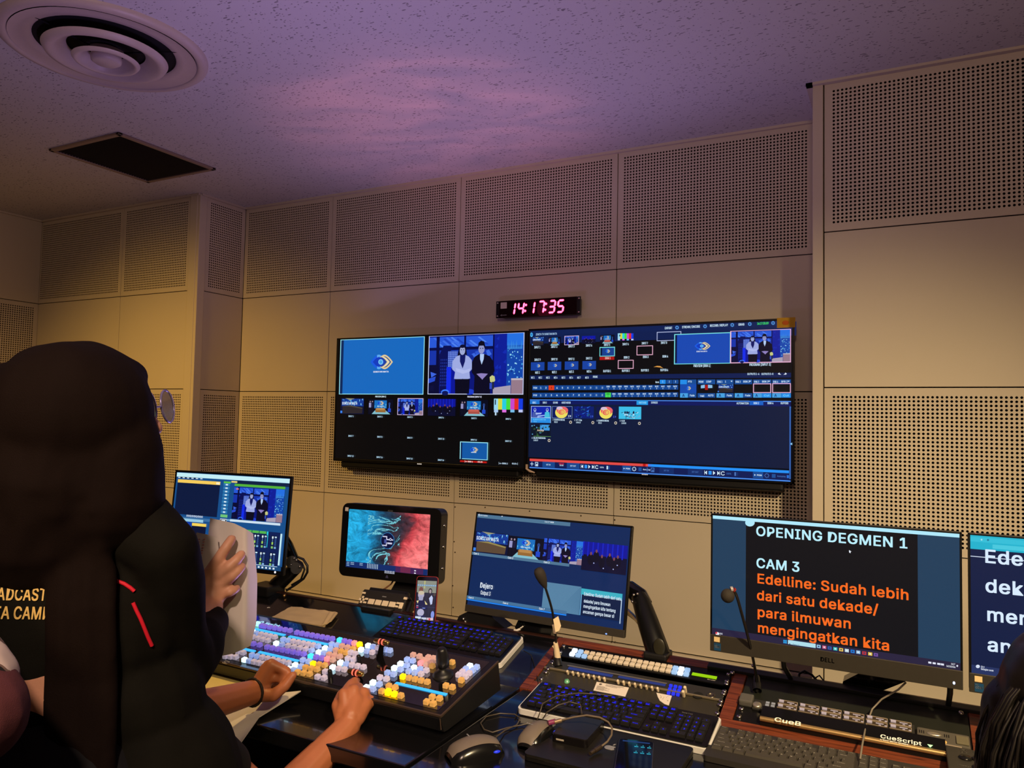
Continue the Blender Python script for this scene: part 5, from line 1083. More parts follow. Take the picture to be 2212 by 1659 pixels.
para('14:17', 1722, 1104, .0036, 1750, 1107, (230, 234, 246), .04); para('14/10/2024', 1690, 1118, .0036, 1752, 1124, (230, 234, 246), .04); s.ell(1764, 1113, 6, 7, (226, 230, 246), 8)
s.build(t)
t, _, _ = allinone('all-in-one computer at the picture edge with large white script under a cyan browser bar', (4.329, -1.545, 1.022))
s = scr_of(t).z(2000, 1100, 2.967)
s.uvrect(-WD/2+.0045, -HD/2+.041, WD/2-.0045, HD/2-.0045, (13, 28, 66))
s.uvrect(-WD/2+.0045, HD/2-.034, WD/2-.0045, HD/2-.0045, (30, 178, 206)); s.uvrect(-WD/2+.0045, HD/2-.018, WD/2-.0045, HD/2-.008, (50, 190, 216)); s.uvrect(-WD/2+.045, HD/2-.030, WD/2-.03, HD/2-.021, (70, 200, 222)); s.uvrect(-WD/2+.0045, HD/2-.0505, WD/2-.0045, HD/2-.0490, (215, 226, 246))
s.ell(320, 159, 9, 8, (226, 110, 130), 12); para('FM Berita Pagi - Siaran Utama', 336, 164, .0036, 488, 172, (20, 70, 110), .02); s.uvrect(s.loc(541, 170)[0], s.loc(541, 178)[1], s.loc(554, 170)[0], s.loc(554, 166)[1], (20, 30, 40)); s.ell(357, 195, 6, 6, (160, 226, 236), 10); s.ell(398, 197, 7, 7, (30, 120, 150), 10)
CW = (214, 232, 252)
for tx, x, y, wd in (('Edelline: Sudah lebih', 370, 340, .44), ('dekade/ para ilmuwan', 376, 528, .45), ('mengingatkan kita', 384, 712, .40), ('ancaman gempa', 390, 905, .34)):
    a, b = s.loc(x, y); vs, fs = layout(tx, .0275, None, .05)
    fs2 = fs; s.raw([(p+a, q+b) for p, q in vs if True], fs2, CW)
s.uvrect(-WD/2+.0045, -HD/2+.041, WD/2-.0045, -HD/2+.058, (36, 50, 96)); s.ell(333, 1007, 13, 11, (215, 226, 246), 14); para('32 C', 352, 1014, .0036, 376, 1017, (225, 232, 246), .04); para('Sebagian cerah', 352, 1028, .0036, 434, 1038, (225, 232, 246), .03)
s.build(t)
t2 = TH('stand_block', 'black wedge shaped stand block behind the chin of the orange script computer', 'stand', atY(1870, 1480, -1.375))
m = MB(); m.prism([atY(x, y, -1.385) for x, y in ((1819, 1482), (1821, 1472), (1868, 1448), (1990, 1440), (1955, 1473), (1897, 1496), (1860, 1492))], (0, .05, 0)); wbuild(m, 'wedge', M_BLKG, t2)
m = MB(); m.tube([atY(1957, 1474, -1.50), atY(1940, 1490, -1.50), atY(1905, 1510, -1.49), atY(1884, 1532, -1.50), atY(1873, 1562, -1.54), atY(1868, 1580, -1.575), atZ(1862, 1612, .745), atZ(1858, 1640, .728)], .0021, 8)
tag(m.build('usb_lead', mat('grey_lead', S(120, 112, 100), .4)), 'grey lead hanging from the orange script computer across the cue controller', 'cable')
m = MB(); m.tube([atY(1724, 1468, -1.375), atY(1727, 1455, -1.37), atY(1738, 1449, -1.36), atY(1754, 1458, -1.36), atY(1766, 1472, -1.365)], .003, 8); m.tube([atY(1762, 1464, -1.36), atY(1770, 1459, -1.36), atY(1782, 1474, -1.365)], .002, 8)
tag(m.build('cable_loop', M_BLK), 'short black cable loop on the rail under the orange script computer', 'cable')
# ================================================================== VISION MIXER PANEL
F0 = Vector((3.017, -2.005, .75)); _t = .2; _q = math.hypot(1, _t)
SX = Vector((1, -.020, 0)).normalized(); NS = Vector((0, -_t, 1)).normalized(); NS = (NS-SX*NS.dot(SX)).normalized(); SY = NS.cross(SX)
MS = frame(F0, SX, SY, NS); MSi = MS.inverted()
def sw(x, y, h=0.):
    p = onP(x, y, F0+NS*h, NS); q = MSi @ p; return q.x, q.y
LW, DW = .870, .262
t = thing('vision_mixer', 'wide black glass vision mixing panel covered with glowing lilac, white and yellow keys', 'control panel', X=MS)
m = MB(); m.prism([(-LW, 0, 0), (-LW, DW, 0), (-LW, DW, -.075), (-LW, .02, -.044), (-LW, .006, -.040), (-LW, -.002, -.006)], (LW, 0, 0)); m.build('housing', M_BLK, t)
m = MB(); m.box((-LW+.002, .002, 0), (-.002, DW-.002, .0022), .001); m.build('top_border', M_SATIN, t)
m = MB(); m.box((-LW+.016, .016, .002), (-.018, DW-.012, .0031), .0004); m.build('glass_top', M_MIXGL, t)
m = MB(); m.box((-LW, -.0025, -.002), (0, .002, .0035), .001); m.box((-.002, 0, -.002), (.0015, DW, .0035), .001); m.build('edge_trim', mat('edge_bronze', S(92, 76, 64), .3, metal=.6), t)
m = MB(); m.cyl((-.002, -.002, -.004), (-.002, -.002, -.030), .0016, n=8); m.build('corner_seam', mat('edge_bronze', S(92, 76, 64), .3, metal=.6), t)
def keymat(n, col, e, smp='NONE'): return mat(n, S(*col), .3, emit=S(*col), estr=e, var=.03)
KM = dict(l=keymat('key_lilac', (128, 108, 222), .42), g=keymat('key_grey', (196, 188, 212), .30), b=keymat('key_bluish', (150, 176, 236), .42), t=keymat('key_tan', (206, 160, 88), .34), r=keymat('key_pink', (250, 140, 150), .7), p=keymat('key_rose_tan', (200, 160, 150), .34))
for k, c, e in (('w', (200, 240, 255), 1.5), ('c', (60, 200, 255), 1.3), ('y', (255, 200, 10), 1.35), ('a', (160, 250, 235), 1.2)):
    KM[k] = mat('key_lit_'+k, S(*c), .3, emit=S(*c), estr=e); KM[k].cycles.emission_sampling = 'AUTO'
def keymesh(mt, w=.0139):
    bm = bmesh.new(); bmesh.ops.create_cube(bm, size=1)
    for v in bm.verts: v.co = (v.co.x*w, v.co.y*w*.95, (v.co.z+.5)*.011)
    for v in bm.verts:
        if v.co.z > .005: v.co.x *= .90; v.co.y *= .90
    bmesh.ops.bevel(bm, geom=bm.edges[:], offset=.0011, segments=2, affect='EDGES')
    b = MB(); b.bm(bm); b.v = [(x, y, z) for x, y, z in b.v]; b.box((-w*.28, -.0002, .0109), (w*.28, .0002, .0112)); return b.mesh('key', mt)
KMESH = {k: keymesh(m_) for k, m_ in KM.items()}
zA = lambda x, y: (440+x/6.144, 1310+y/6.144)
zB = lambda x, y: (660+x/9.217, 1360+y/9.217)
zC = lambda x, y: (820+x/7.9, 1380+y/7.9)
SPOTS = []
def key(kind, px, py):
    a, b = sw(px, py, .010)
    if a < -LW+.006 or a > -.006: return
    SPOTS.append((a, b)); link('key', KMESH[kind], t, (a, b, .003))
def run(z, kinds, xa, ya, xb, yb, n=None):
    n = n or len(kinds)
    for k in range(n): f = k/max(1, n-1); key(kinds[k % len(kinds)] if len(kinds) < n else kinds[k], *z(xa+(xb-xa)*f, ya+(yb-ya)*f))
run(zA, 'a', 715, 222, 715, 222); run(zA, 'l', 768, 248, 768, 248); run(zA, 'llllll', 815, 258, 1146, 312); run(zA, 'llllllll', 1238, 338, 1706, 420)
run(zA, 'w', 650, 328, 650, 328); run(zA, 'bgggg', 700, 348, 945, 398); run(zA, 'gggg', 655, 398, 850, 446); run(zA, 'll', 660, 486, 742, 502); run(zA, 'llllllll', 842, 530, 1325, 622)
run(zA, 'bbgggggb', 1054, 428, 1520, 518); run(zA, 'wbggggb', 962, 482, 1432, 574); run(zA, 'gg', 462, 592, 526, 606); run(zA, 'ggg', 290, 655, 424, 664)
run(zA, 'bbgggggg', 640, 636, 1124, 740); run(zA, 'wbggggggg', 542, 700, 1040, 806)
run(zA, 'bb', 1698, 492, 1768, 504); run(zA, 'ppt', 1835, 516, 1980, 552); run(zA, 'wb', 1610, 546, 1682, 558); run(zA, 'wb', 1526, 600, 1596, 612)
run(zA, 'ptt', 1754, 572, 1890, 604); run(zA, 'ppp', 1664, 628, 1806, 656); run(zA, 'cllrp', 1420, 652, 1712, 700); run(zA, 'bbr', 1316, 702, 1392, 720, 2); run(zA, 'ytt', 1452, 750, 1606, 770)
run(zA, 'wb', 1214, 770, 1290, 786); run(zA, 'wb', 1130, 820, 1190, 836); run(zA, 'ttt', 1352, 800, 1504, 826); run(zA, 'ttt', 1246, 862, 1406, 888); run(zA, 'g', 1614, 856, 1614, 856); run(zA, 'gg', 1512, 924, 1598, 938)
run(zA, 'c', 1804, 438, 1804, 438); run(zA, 'llr', 1868, 450, 2000, 478); run(zA, 'y', 2068, 494, 2068, 494)
run(zA, 'gg', 1950, 602, 2012, 618); run(zA, 'gg', 1912, 680, 1990, 694); run(zA, 'w', 2090, 566, 2090, 566); run(zA, 'wbggg', 1815, 738, 2120, 796); run(zA, 'wgg', 1712, 800, 1868, 828)
run(zB, 'wbg', 1246, 308, 1440, 350); run(zB, 'bb', 1590, 385, 1680, 402); run(zB, 'bg', 1222, 416, 1330, 440)
run(zB, 'gg', 1482, 940, 1612, 966); run(zB, 'wb', 1342, 1042, 1470, 1072); run(zB, 'wb', 1212, 1140, 1340, 1170)
run(zC, 'pp', 572, 262, 680, 286); run(zC, 'bb', 470, 340, 566, 362); run(zC, 'wb', 356, 415, 462, 440); run(zC, 'wb', 252, 488, 356, 510); run(zC, 'bb', 134, 566, 238, 592)
run(zC, 'rpt', 700, 402, 896, 452); run(zC, 'ppp', 756, 350, 900, 380); run(zC, 'pp', 830, 302, 920, 318); run(zC, 'wbg', 586, 482, 796, 526); run(zC, 'bbg', 496, 540, 706, 588)
run(zC, 'ytttt', 398, 632, 812, 722); run(zC, 'tt', 158, 792, 264, 816); run(zC, 'tyyt', 36, 880, 362, 956); run(zC, 'y', 146, 884, 146, 884); run(zC, 'tt', 898, 978, 1022, 1002); run(zC, 'tt', 802, 1062, 914, 1094)
run(zC, 't', 1236, 388, 1236, 388); run(zC, 'wb', 1540, 452, 1656, 470); run(zC, 'bb', 1470, 500, 1590, 524); run(zC, 'gg', 1414, 550, 1528, 574); run(zC, 'gg', 1350, 602, 1466, 632); run(zC, 't', 1392, 694, 1392, 694); run(zC, 'tt', 1132, 786, 1240, 812)
M_STRIP = glow('strip_cyan', S(56, 178, 255), 1.1, 'AUTO')
for z, x0, y0, x1, y1 in ((zA, 640, 292, 1082, 380), (zA, 1130, 398, 1650, 502), (zA, 455, 552, 690, 592), (zA, 725, 606, 1265, 720), (zC, 272, 752, 1146, 952)):
    a, b = sw(*z(x0, y0), .004), sw(*z(x1, y1), .004)
    m = MB(); m.box((a[0], (a[1]+b[1])/2-.0045, .003), (b[0], (a[1]+b[1])/2+.0045, .0052), .001); m.build('light_strip', M_STRIP, t)
a = sw(*zA(490, 788), .004); b = sw(*zA(770, 845), .004); m = MB(); m.box((a[0], (a[1]+b[1])/2-.004, .003), (b[0], (a[1]+b[1])/2+.004, .0045)); m.build('dim_strip', mat('strip_dim', S(80, 110, 150), .3, emit=S(60, 92, 140), estr=.5), t)
# lettering at the upper left corner
a = sw(571, 1347, .004); b = sw(608, 1350, .004)
m = MB(); add_text(m, 'NewTek', (a[0], a[1]-.002, .0036), (1, 0, 0), (0, 1, 0), .012, b[0]-a[0], .05); c_ = sw(565, 1344, .004); m.lathe([(.0042, 0), (.0072, 0), (.0072, .0004), (.0042, .0004)], (c_[0], c_[1], .0034), n=18); m.build('lettering', glow('mixer_print', S(170, 226, 255), 1.), t)
a = sw(488, 1430, .004); m = MB()
for q in ((-.008, -.006, .008, -.0052), (-.008, .0052, .008, .006), (-.008, -.006, -.0072, .006), (.0072, -.006, .008, .006), (-.006, 0, .006, .001), (-.003, -.003, .003, -.002)): m.box((a[0]+q[0], a[1]+q[1], .003), (a[0]+q[2], a[1]+q[3], .0034))
m.build('plate_print', M_WHT, t)
# two fader levers with banded metal grips
M_GRIP = mat('grip_bronze', S(176, 146, 88), .22, metal=.95); M_BAND = glow('grip_band', S(255, 120, 96), 1.); M_BDK = mat('grip_dark_red', S(70, 10, 8), .4)
def tbar(hp, bp, lev_h, name):
    hb = sw(*bp, .003); hc = sw(*hp, lev_h); c = Vector((hc[0], hc[1], lev_h)); b = Vector((hb[0], hb[1], .003)); L = .024
    m = MB(); m.prism([b+Vector((-.003, -.010, 0)), b+Vector((-.003, .012, 0)), c+Vector((-.003, .005, 0)), c+Vector((-.003, -.005, 0))], (.006, 0, 0)); lv = m.build('fader_lever', M_BLKG, t)
    m = MB(); m.lathe([(0, -L), (.0045, -L), (.0062, -L+.003), (.0072, -.008), (.0072, .008), (.0062, L-.003), (.0045, L), (0, L)], c, (1, 0, 0), 18); m.build('grip', M_GRIP, lv)
    m = MB(); m.lathe([(.0078, -.0075), (.0078, -.003)], c, (1, 0, 0), 18); m.lathe([(.0078, .003), (.0078, .0075)], c, (1, 0, 0), 18); m.build('grip_ring', M_BAND, lv)
    m = MB(); m.lathe([(.0076, -.003), (.0076, .003)], c, (1, 0, 0), 18); m.build('grip_groove', M_BDK, lv)
    m = MB(); m.box((b.x-.0012, b.y-.035, .003), (b.x+.0012, b.y+.022, .0034)); m.build('slot', M_BLK, t)
tbar(zB(1520, 245), zB(1470, 575), .040, 'a'); tbar(zB(1000, 858), zB(1070, 1065), .036, 'b')
for px, py in (zB(1080, 560), zB(510, 855)):
    a = sw(px, py, .012); m = MB(); m.lathe([(0, .021), (.0045, .021), (.0055, .019), (.006, .003)], (a[0], a[1]-.004, 0), n=14); m.build('rotary_knob', M_BLK, t)
a = sw(957, 1459, .003); m = MB(); m.lathe([(.026, 0), (.026, .003), (.020, .010), (.010, .014), (.009, .020)], (a[0], a[1], .003), n=28); j = m.build('joystick_base', M_BLK, t)
m = MB(); m.lathe([(.009, .018), (.0155, .024), (.0165, .036), (.0155, .050), (.0125, .062), (.0115, .066), (.008, .070), (0, .071)], (a[0], a[1]+.004, .003), n=24); m.build('joystick_grip', mat('grip_rubber', S(20, 20, 22), .35), j)

# ================================================================== KEYBOARDS
ROWK = [[(0, 1)]+[(x, 1) for x in (2, 3, 4, 5, 6.5, 7.5, 8.5, 9.5, 11, 12, 13, 14, 15.25, 16.25, 17.25)],
        [(x, 1) for x in range(13)]+[(13, 2)]+[(x, 1) for x in (15.25, 16.25, 17.25, 18.5, 19.5, 20.5, 21.5)],
        [(0, 1.5)]+[(1.5+k, 1) for k in range(12)]+[(13.5, 1.5)]+[(x, 1) for x in (15.25, 16.25, 17.25, 18.5, 19.5, 20.5)],
        [(0, 1.75)]+[(1.75+k, 1) for k in range(11)]+[(12.75, 2.25)]+[(x, 1) for x in (18.5, 19.5, 20.5)],
        [(0, 2.25)]+[(2.25+k, 1) for k in range(10)]+[(12.25, 2.75), (16.25, 1), (18.5, 1), (19.5, 1), (20.5, 1)],
        [(0, 1.25), (1.25, 1.25), (2.5, 1.25), (3.75, 6.25), (10, 1.25), (11.25, 1.25), (12.5, 1.25), (13.75, 1.25), (15.25, 1), (16.25, 1), (17.25, 1), (18.5, 2), (20.5, 1)]]
LEGK = [['Esc']+['F%d' % k for k in range(1, 13)]+['Prt', 'Scr', 'Brk'], list('`1234567890-=')+['Bksp', 'Ins', 'Hom', 'PgU', 'Num', '/', '*', '-'],
        ['Tab']+list('QWERTYUIOP[]\\')+['Del', 'End', 'PgD', '7', '8', '9'], ['Caps']+list("ASDFGHJKL;'")+['Enter', '4', '5', '6'],
        ['Shift']+list('ZXCVBNM,./')+['Shift', '^', '1', '2', '3'], ['Ctrl', 'Win', 'Alt', '', 'Alt', 'Win', 'Menu', 'Ctrl', '<', 'v', '>', '0', '.']]
_km = {}
def keycap(w, d, h, mt, nm):
    k = (round(w, 4), round(d, 4), nm)
    if k not in _km:
        b = MB(); i = .0014
        b._add([(-w/2, -d/2, 0), (w/2, -d/2, 0), (w/2, d/2, 0), (-w/2, d/2, 0), (-w/2+i, -d/2+i, h), (w/2-i, -d/2+i, h), (w/2-i, d/2-i*.6, h), (-w/2+i, d/2-i*.6, h)], [(0, 1, 5, 4), (1, 2, 6, 5), (2, 3, 7, 6), (3, 0, 4, 7), (4, 5, 6, 7)])
        _km[k] = b.mesh('key', mt)
    return _km[k]
def keyboard(label, X, wid, dep, style):
    t = thing('keyboard', label, 'keyboard', X=X, group='keyboards on the console')
    lit = style == 'lit'; u = .0190 if lit else .0188; hx = -11.25*u; th = .017 if lit else .012
    m = MB(); o = rrect(wid, dep, .012 if lit else .008); ht = th-.004 if lit else th
    m.prism([(x, y, 0) for x, y in o], (0, 0, ht)); m.build('frame', M_SILV if lit else mat('keyboard_charcoal', S(44, 41, 38), .45), t)
    if lit:
        m = MB(); m.prism([(x, y, ht) for x, y in rrect(wid-.010, dep-.010, .009)], (0, 0, .004)); m.build('top_plate', mat('keyboard_gloss', S(9, 9, 12), .12), t)
    kb = mat('key_black', S(27, 26, 26), .36) if lit else mat('key_charcoal_matt', S(64, 60, 54), .5)
    ytop = dep/2-.020 if lit else dep/2-.016; rowy = [0]+[1.25+k for k in range(5)] if lit else [0, .95, 1.9, 2.85, 3.8, 4.75]
    leg = MB(); kh = .0065 if lit else .005
    for r_, row in enumerate(ROWK):
        d = .0165 if (r_ or lit) else .011
        for k, (x, w) in enumerate(row):
            cx = hx+(x+w/2)*u; cy = ytop-rowy[r_]*u*(.95 if lit else 1)
            link('key', keycap(w*u-.0022, d, kh, kb, style), t, (cx, cy, th))
            tx = LEGK[r_][k] if k < len(LEGK[r_]) else ''
            if tx:
                hh = .0048 if len(tx) == 1 else .0030
                add_text(leg, tx, (cx-(w*u*.30 if len(tx) > 1 or not lit else .0018), cy+(-.0018 if lit else .0010), th+kh+.0002), (1, 0, 0), (0, 1, 0), hh if lit else hh*.72, None if len(tx) == 1 else min(w*u*.6, .0032*len(tx)), .05)
            if lit and (r_ == 0 or (r_ == 1 and 0 < k < 13)): leg.box((cx-.005, cy-.006, th+kh), (cx+.004, cy-.0035, th+kh+.0002))
    for y0, y1 in ((2, 4), (4, 6)):
        d = (rowy[3]-rowy[2])*u*.95+.0165; cy = ytop-(rowy[y0]+rowy[y0+1 if y0 == 2 else 5])/2*u*(.95 if lit else 1); link('key', keycap(u-.0022, d, kh, kb, style), t, (hx+22*u, cy, th))
        add_text(leg, '+' if y0 == 2 else 'Ent', (hx+21.8*u, cy, th+kh+.0002), (1, 0, 0), (0, 1, 0), .004, .006, .05)
    leg.build('key_legends', glow('legend_blue', S(26, 30, 246), 1.25) if lit else mat('legend_white', S(206, 200, 186), .5), t)
    if lit:
        m = MB(); add_text(m, 'NewTek', (hx+18.7*u, dep/2-.020, th+.0004), (1, 0, 0), (0, 1, 0), .0048, .026, .04); m.box((hx+20.9*u, dep/2-.037, th), (hx+22.2*u, dep/2-.035, th+.0004)); m.build('maker_print', mat('grey_print', S(120, 120, 122), .6), t)
        m = MB()
        for k in range(3): m.ball((hx+(18.6+k*.5)*u, dep/2-.030, th+.0004), (.0016, .0016, .0005), 8, 5)
        m.build('status_lamp', glow('pale_lamp', S(190, 220, 190), .9), t)
    return t
keyboard('backlit blue keyboard on the sloping deck behind the vision mixing panel', MD @ Matrix.Translation((2.700, .0015, .001)), .462, .156, 'lit')
k2x = Vector((1, .014, -.006)).normalized(); k2n = Vector((.004, -.150, 1)).normalized(); k2n = (k2n-k2x*k2n.dot(k2x)).normalized(); k2y = k2n.cross(k2x)
keyboard('backlit blue keyboard in front of the rack panels beside the closed laptop', frame(Vector((3.330, -1.7205, .7125)), k2x, k2y, k2n), .462, .142, 'lit')
k3n = Vector((0, -.07, 1)).normalized()
keyboard('charcoal keyboard with white legends below the cue controller', frame(Vector((3.775, -1.742, .7065)), (1, 0, 0), k3n.cross(Vector((1, 0, 0))), k3n), .440, .150, 'plain')

# ================================================================== MICE, LAPTOP, DRIVE, PHONES
def mouse(label, o, ang, L=.122, Wd=.074, H=.040):
    X = Matrix.Translation(Vector(o)) @ Matrix.Rotation(ang, 4, 'Z')
    t = thing('computer_mouse', label, 'mouse', X=X, group='computer mice')
    def shell(u0, u1, v0, v1, nu, nv, off=0.):
        vs = []; fs = []
        for i in range(nu+1):
            for j in range(nv+1):
                u = u0+(u1-u0)*i/nu; v = v0+(v1-v0)*j/nv
                w = Wd/2*(1-.30*(u-.42)**2*2-.55*max(0, abs(u-.5)-.36)*4); y = (u-.5)*L
                a = v*math.pi/2; hh = H*(max(0., math.sin(math.pi*min(1, max(0, .10+.82*(1-u)**.95)))))**.6*(1-.9*max(0, abs(u-.5)-.42)*8)
                vs.append((w*math.sin(a)+.006*(1-u)*0, y, max(0., hh*math.cos(a)**.75 if math.cos(a) > 0 else 0)+off))
        for i in range(nu):
            for j in range(nv): p = i*(nv+1)+j; fs.append((p, p+1, p+nv+2, p+nv+1))
        return vs, fs
    vs, fs = shell(0, 1, -1, 1, 16, 16); m = MB(); m._add(vs, fs, True)
    n = 17; m._add([vs[i*n] for i in range(17)]+[vs[i*n+16] for i in range(17)], [(i, i+1, 17+i+1, 17+i) for i in range(16)]); m.build('body', mat('mouse_black', S(15, 15, 16), .22), t)
    vs, fs = shell(.03, .97, -.90, .46, 14, 14, .0012); m = MB(); m._add(vs, fs, True); m.build('top_shell', mat('mouse_grey', S(108, 98, 88), .38), t)
    m = MB(); m.cyl((-.006+.010, L*.26, H*.62), (.004+.010, L*.26, H*.62), .009, n=16); m.build('wheel', M_BLK, t)
    m = MB(); m.box((-.022, -.012, H*.965), (-.004, -.009, H*.985)); m.build('maker_mark', mat('grey_print', S(120, 120, 122), .6), t)
    m = MB(); m.ball((Wd/2-.004, L*.30, .016), (.003, .008, .003), 8, 6); m.build('side_lamp', glow('mouse_blue', S(40, 60, 230), .8), t)
    return t
pa = atZ(1020, 1622, .715); mouse('grey and black computer mouse at the left, beside the desk seam and cable loop', (pa.x, pa.y+.012, ZD), math.radians(-38))
pb = atZ(1160, 1592, .715); mouse('grey computer mouse in front of the blue keyboard, touching the dark laptop', (pb.x-.005, pb.y+.012, ZD), math.radians(-4), L=.108, Wd=.062)
P = lambda x, y, z: atZ(x, y, z)
m = MB(); m.tube([P(1072, 1592, .712), P(1090, 1578, .705), P(1116, 1566, .704), P(1124, 1552, .704), P(1112, 1543, .704), P(1080, 1541, .704), P(1050, 1548, .704), P(1038, 1562, .704), P(1046, 1576, .704), P(1064, 1582, .704), P(1096, 1572, .704), P(1128, 1566, .704), P(1150, 1560, .71)], .0016, 8)
tag(m.build('mouse_cable', mat('cable_sheen', S(70, 62, 52), .35)), 'thin looped mouse cable on the dark desk between the two mice', 'cable')
m = MB(); m.tube([P(1160, 1556, .712), P(1166, 1540, .735), P(1172, 1520, .748), P(1200, 1504, .752), P(1250, 1497, .752), P(1300, 1500, .748), P(1342, 1507, .738)], .0014, 8); m.tube([P(1173, 1552, .712), P(1182, 1538, .735), P(1206, 1523, .748), P(1230, 1516, .75), P(1254, 1522, .742), P(1257, 1542, .735)], .0014, 8)
tag(m.build('mouse_lead', mat('cable_sheen', S(70, 62, 52), .35)), 'thin mouse lead arching over the keys of the blue keyboard', 'cable')
m = MB(); m.tube([P(1130, 1405, .785)+Vector((0, 0, 0)), MD @ Vector((*deck(1148, 1418), .004)), MD @ Vector((*deck(1157, 1448), .004)), MD @ Vector((*deck(1163, 1480), .006)), P(1164, 1500, .712), P(1140, 1510, .703), P(1120, 1530, .703), P(1112, 1552, .703)], .0012, 8)
tag(m.build('keyboard_lead', M_BLK), 'thin black lead running down the seam beside the walnut divider', 'cable')
# closed laptop
lx0, lx1, ly0, ly1 = 3.222, 3.532, -2.005, -1.795
t = TH('laptop', 'closed dark laptop with a pale fruit emblem under the drive and the phone', 'laptop', ((lx0+lx1)/2, (ly0+ly1)/2, ZD))
m = MB(); m.prism([((lx0+lx1)/2+x, (ly0+ly1)/2+y, ZD+.002) for x, y in rrect(lx1-lx0, ly1-ly0, .012)], (0, 0, .0065)); wbuild(m, 'base', mat('laptop_dark', S(30, 29, 28), .35, metal=.5), t)
m = MB(); m.prism([((lx0+lx1)/2+x, (ly0+ly1)/2+y, ZD+.0092) for x, y in rrect(lx1-lx0, ly1-ly0, .012)], (0, 0, .006)); wbuild(m, 'lid', mat('laptop_lid', S(36, 34, 31), .34, metal=.45, var=.2), t)
m = MB(); m.box((lx0+.05, ly0-.0006, ZD+.0088), (lx0+.10, ly0+.002, ZD+.0096)); wbuild(m, 'hinge_gleam', M_STEEL, t)  # thin steel sliver imitates light catching the front edge
ac = P(1318, 1615, ZD+.0155); az_ = ZD+.0153
m = MB()
def appl(mb, s_):
    pts = []
    for k in range(40):
        a = 2*math.pi*k/40; r = 1-.10*math.cos(2*a-math.pi)-.16*max(0, math.cos(a-math.pi/2))**6-.10*max(0, math.cos(a+math.pi/2))**8
        x, y = r*math.cos(a), r*math.sin(a)*1.02
        if (x-1.28)**2+(y-.12)**2 < .34: d = math.hypot(x-1.28, y-.12); x, y = 1.28+(x-1.28)/d*.583, .12+(y-.12)/d*.583
        pts.append((ac.x+.0115*x*s_, ac.y+.0125*y*s_, az_))
    mb.prism(pts, (0, 0, .0004))
appl(m, 1); m.prism([(ac.x+.001+.009*math.cos(1.0)*k*.9-.0016*q, ac.y+.0140+.010*k+.0016*q, az_) for k, q in ((0, 0), (.5, -1), (1, 0), (.5, 1.2))], (0, 0, .0004)); wbuild(m, 'emblem', mat('polished_emblem', S(214, 206, 190), .25, metal=.7), t)
# external drive with cable
d0, d1, d2, d3 = (P(1226, 1546, .733), P(1306, 1558, .733), P(1272, 1598, .733), P(1197, 1578, .733))
t = TH('external_drive', 'small black external drive lying on the corner of the dark laptop', 'drive', ((d0+d2)/2).to_tuple()[:2]+(ZD+.0155,))
c_ = (d0+d1+d2+d3)/4; axd = ((d1-d0)+(d2-d3)).normalized(); ayd = Vector((0, 0, 1)).cross(axd); wd, dd = .082, .122
Xd = frame(Vector((c_.x, c_.y, ZD+.0156)), axd, ayd, (0, 0, 1))
m = MB(); m.X = Xd; m.prism([(x, y, 0) for x, y in rrect(wd, dd, .008)], (0, 0, .015)); m.X = None; wbuild(m, 'case', mat('drive_gloss', S(16, 14, 15), .16), t)
m = MB(); m.X = Xd; m.prism([(x, y, .015) for x, y in rrect(wd-.004, dd-.004, .007)], (0, 0, .002)); m.X = None; wbuild(m, 'top_plate', mat('drive_satin', S(26, 23, 22), .3), t)
m = MB(); m.X = Xd; m.box((-.030, -dd/2-.0004, .005), (-.012, -dd/2+.001, .0085)); m.X = None; wbuild(m, 'maker_mark', mat('drive_print', S(160, 152, 140), .4), t)
m = MB(); m.tube([P(1211, 1556, .742), P(1240, 1549, .752), P(1268, 1545, .758), P(1296, 1550, .758), P(1314, 1560, .752), P(1322, 1572, .745), P(1321, 1588, .738), P(1312, 1602, .732), P(1297, 1614, .724)], .0022, 10)
t = tag(m.build('drive_cable', mat('grey_braid', S(96, 84, 70), .4)), 'short grey data cable with metal plugs curling over the external drive', 'cable')
m = MB(); m.cyl(P(1184, 1562, .738), P(1200, 1558, .740), .0055, n=10); m.build('red_plug_cover', mat('plum_plug', S(120, 48, 84), .3), t); m = MB(); m.cyl(P(1197, 1560, .740), P(1212, 1556, .742), .0048, n=10); m.build('plug', mat('plug_metal', S(196, 170, 140), .25, metal=.8), t)
m = MB(); m.cyl(P(1298, 1613, .724), P(1284, 1622, .722), .005, n=10); m.cyl(P(1285, 1621, .722), P(1275, 1628, .722), .0042, n=10); m.build('plug_end', mat('plug_dark_metal', S(92, 78, 66), .3, metal=.8), t)
# phone lying on the laptop
q0, q1, q3 = P(1338, 1592, .7265), P(1413, 1600, .7265), P(1307, 1648, .7265)
axp = (q1-q0).normalized(); ayp = Vector((0, 0, 1)).cross(axp); wp, hp = .074, .152; cp = q0+axp*wp/2-ayp*hp/2
t = thing('smartphone', 'smartphone lying flat on the closed laptop with small cyan figures on its screen', 'phone', X=frame(Vector((cp.x, cp.y, ZD+.0156)), axp, ayp, (0, 0, 1)))
m = MB(); m.prism([(x, y, 0) for x, y in rrect(wp, hp, .010)], (0, 0, .0078)); m.build('frame', mat('phone_steel', S(150, 136, 118), .2, metal=.9), t)
m = MB(); m.prism([(x, y, .0078) for x, y in rrect(wp-.002, hp-.002, .009)], (0, 0, .0007)); m.build('screen', M_GLASSBLK, t)
m = MB()
for r_ in range(2):
    for k in range(3):
        x, y = .000+k*.0135, .047-r_*.030
        add_text(m, '123456'[k+3*r_], (x, y, .0087), (1, 0, 0), (0, 1, 0), .004); add_text(m, 'MIX', (x-.003, y-.0075, .0087), (1, 0, 0), (0, 1, 0), .0042, .0085, .05)
m.build('screen_figures', glow('cyan_figures', S(60, 190, 214), 1.), t)
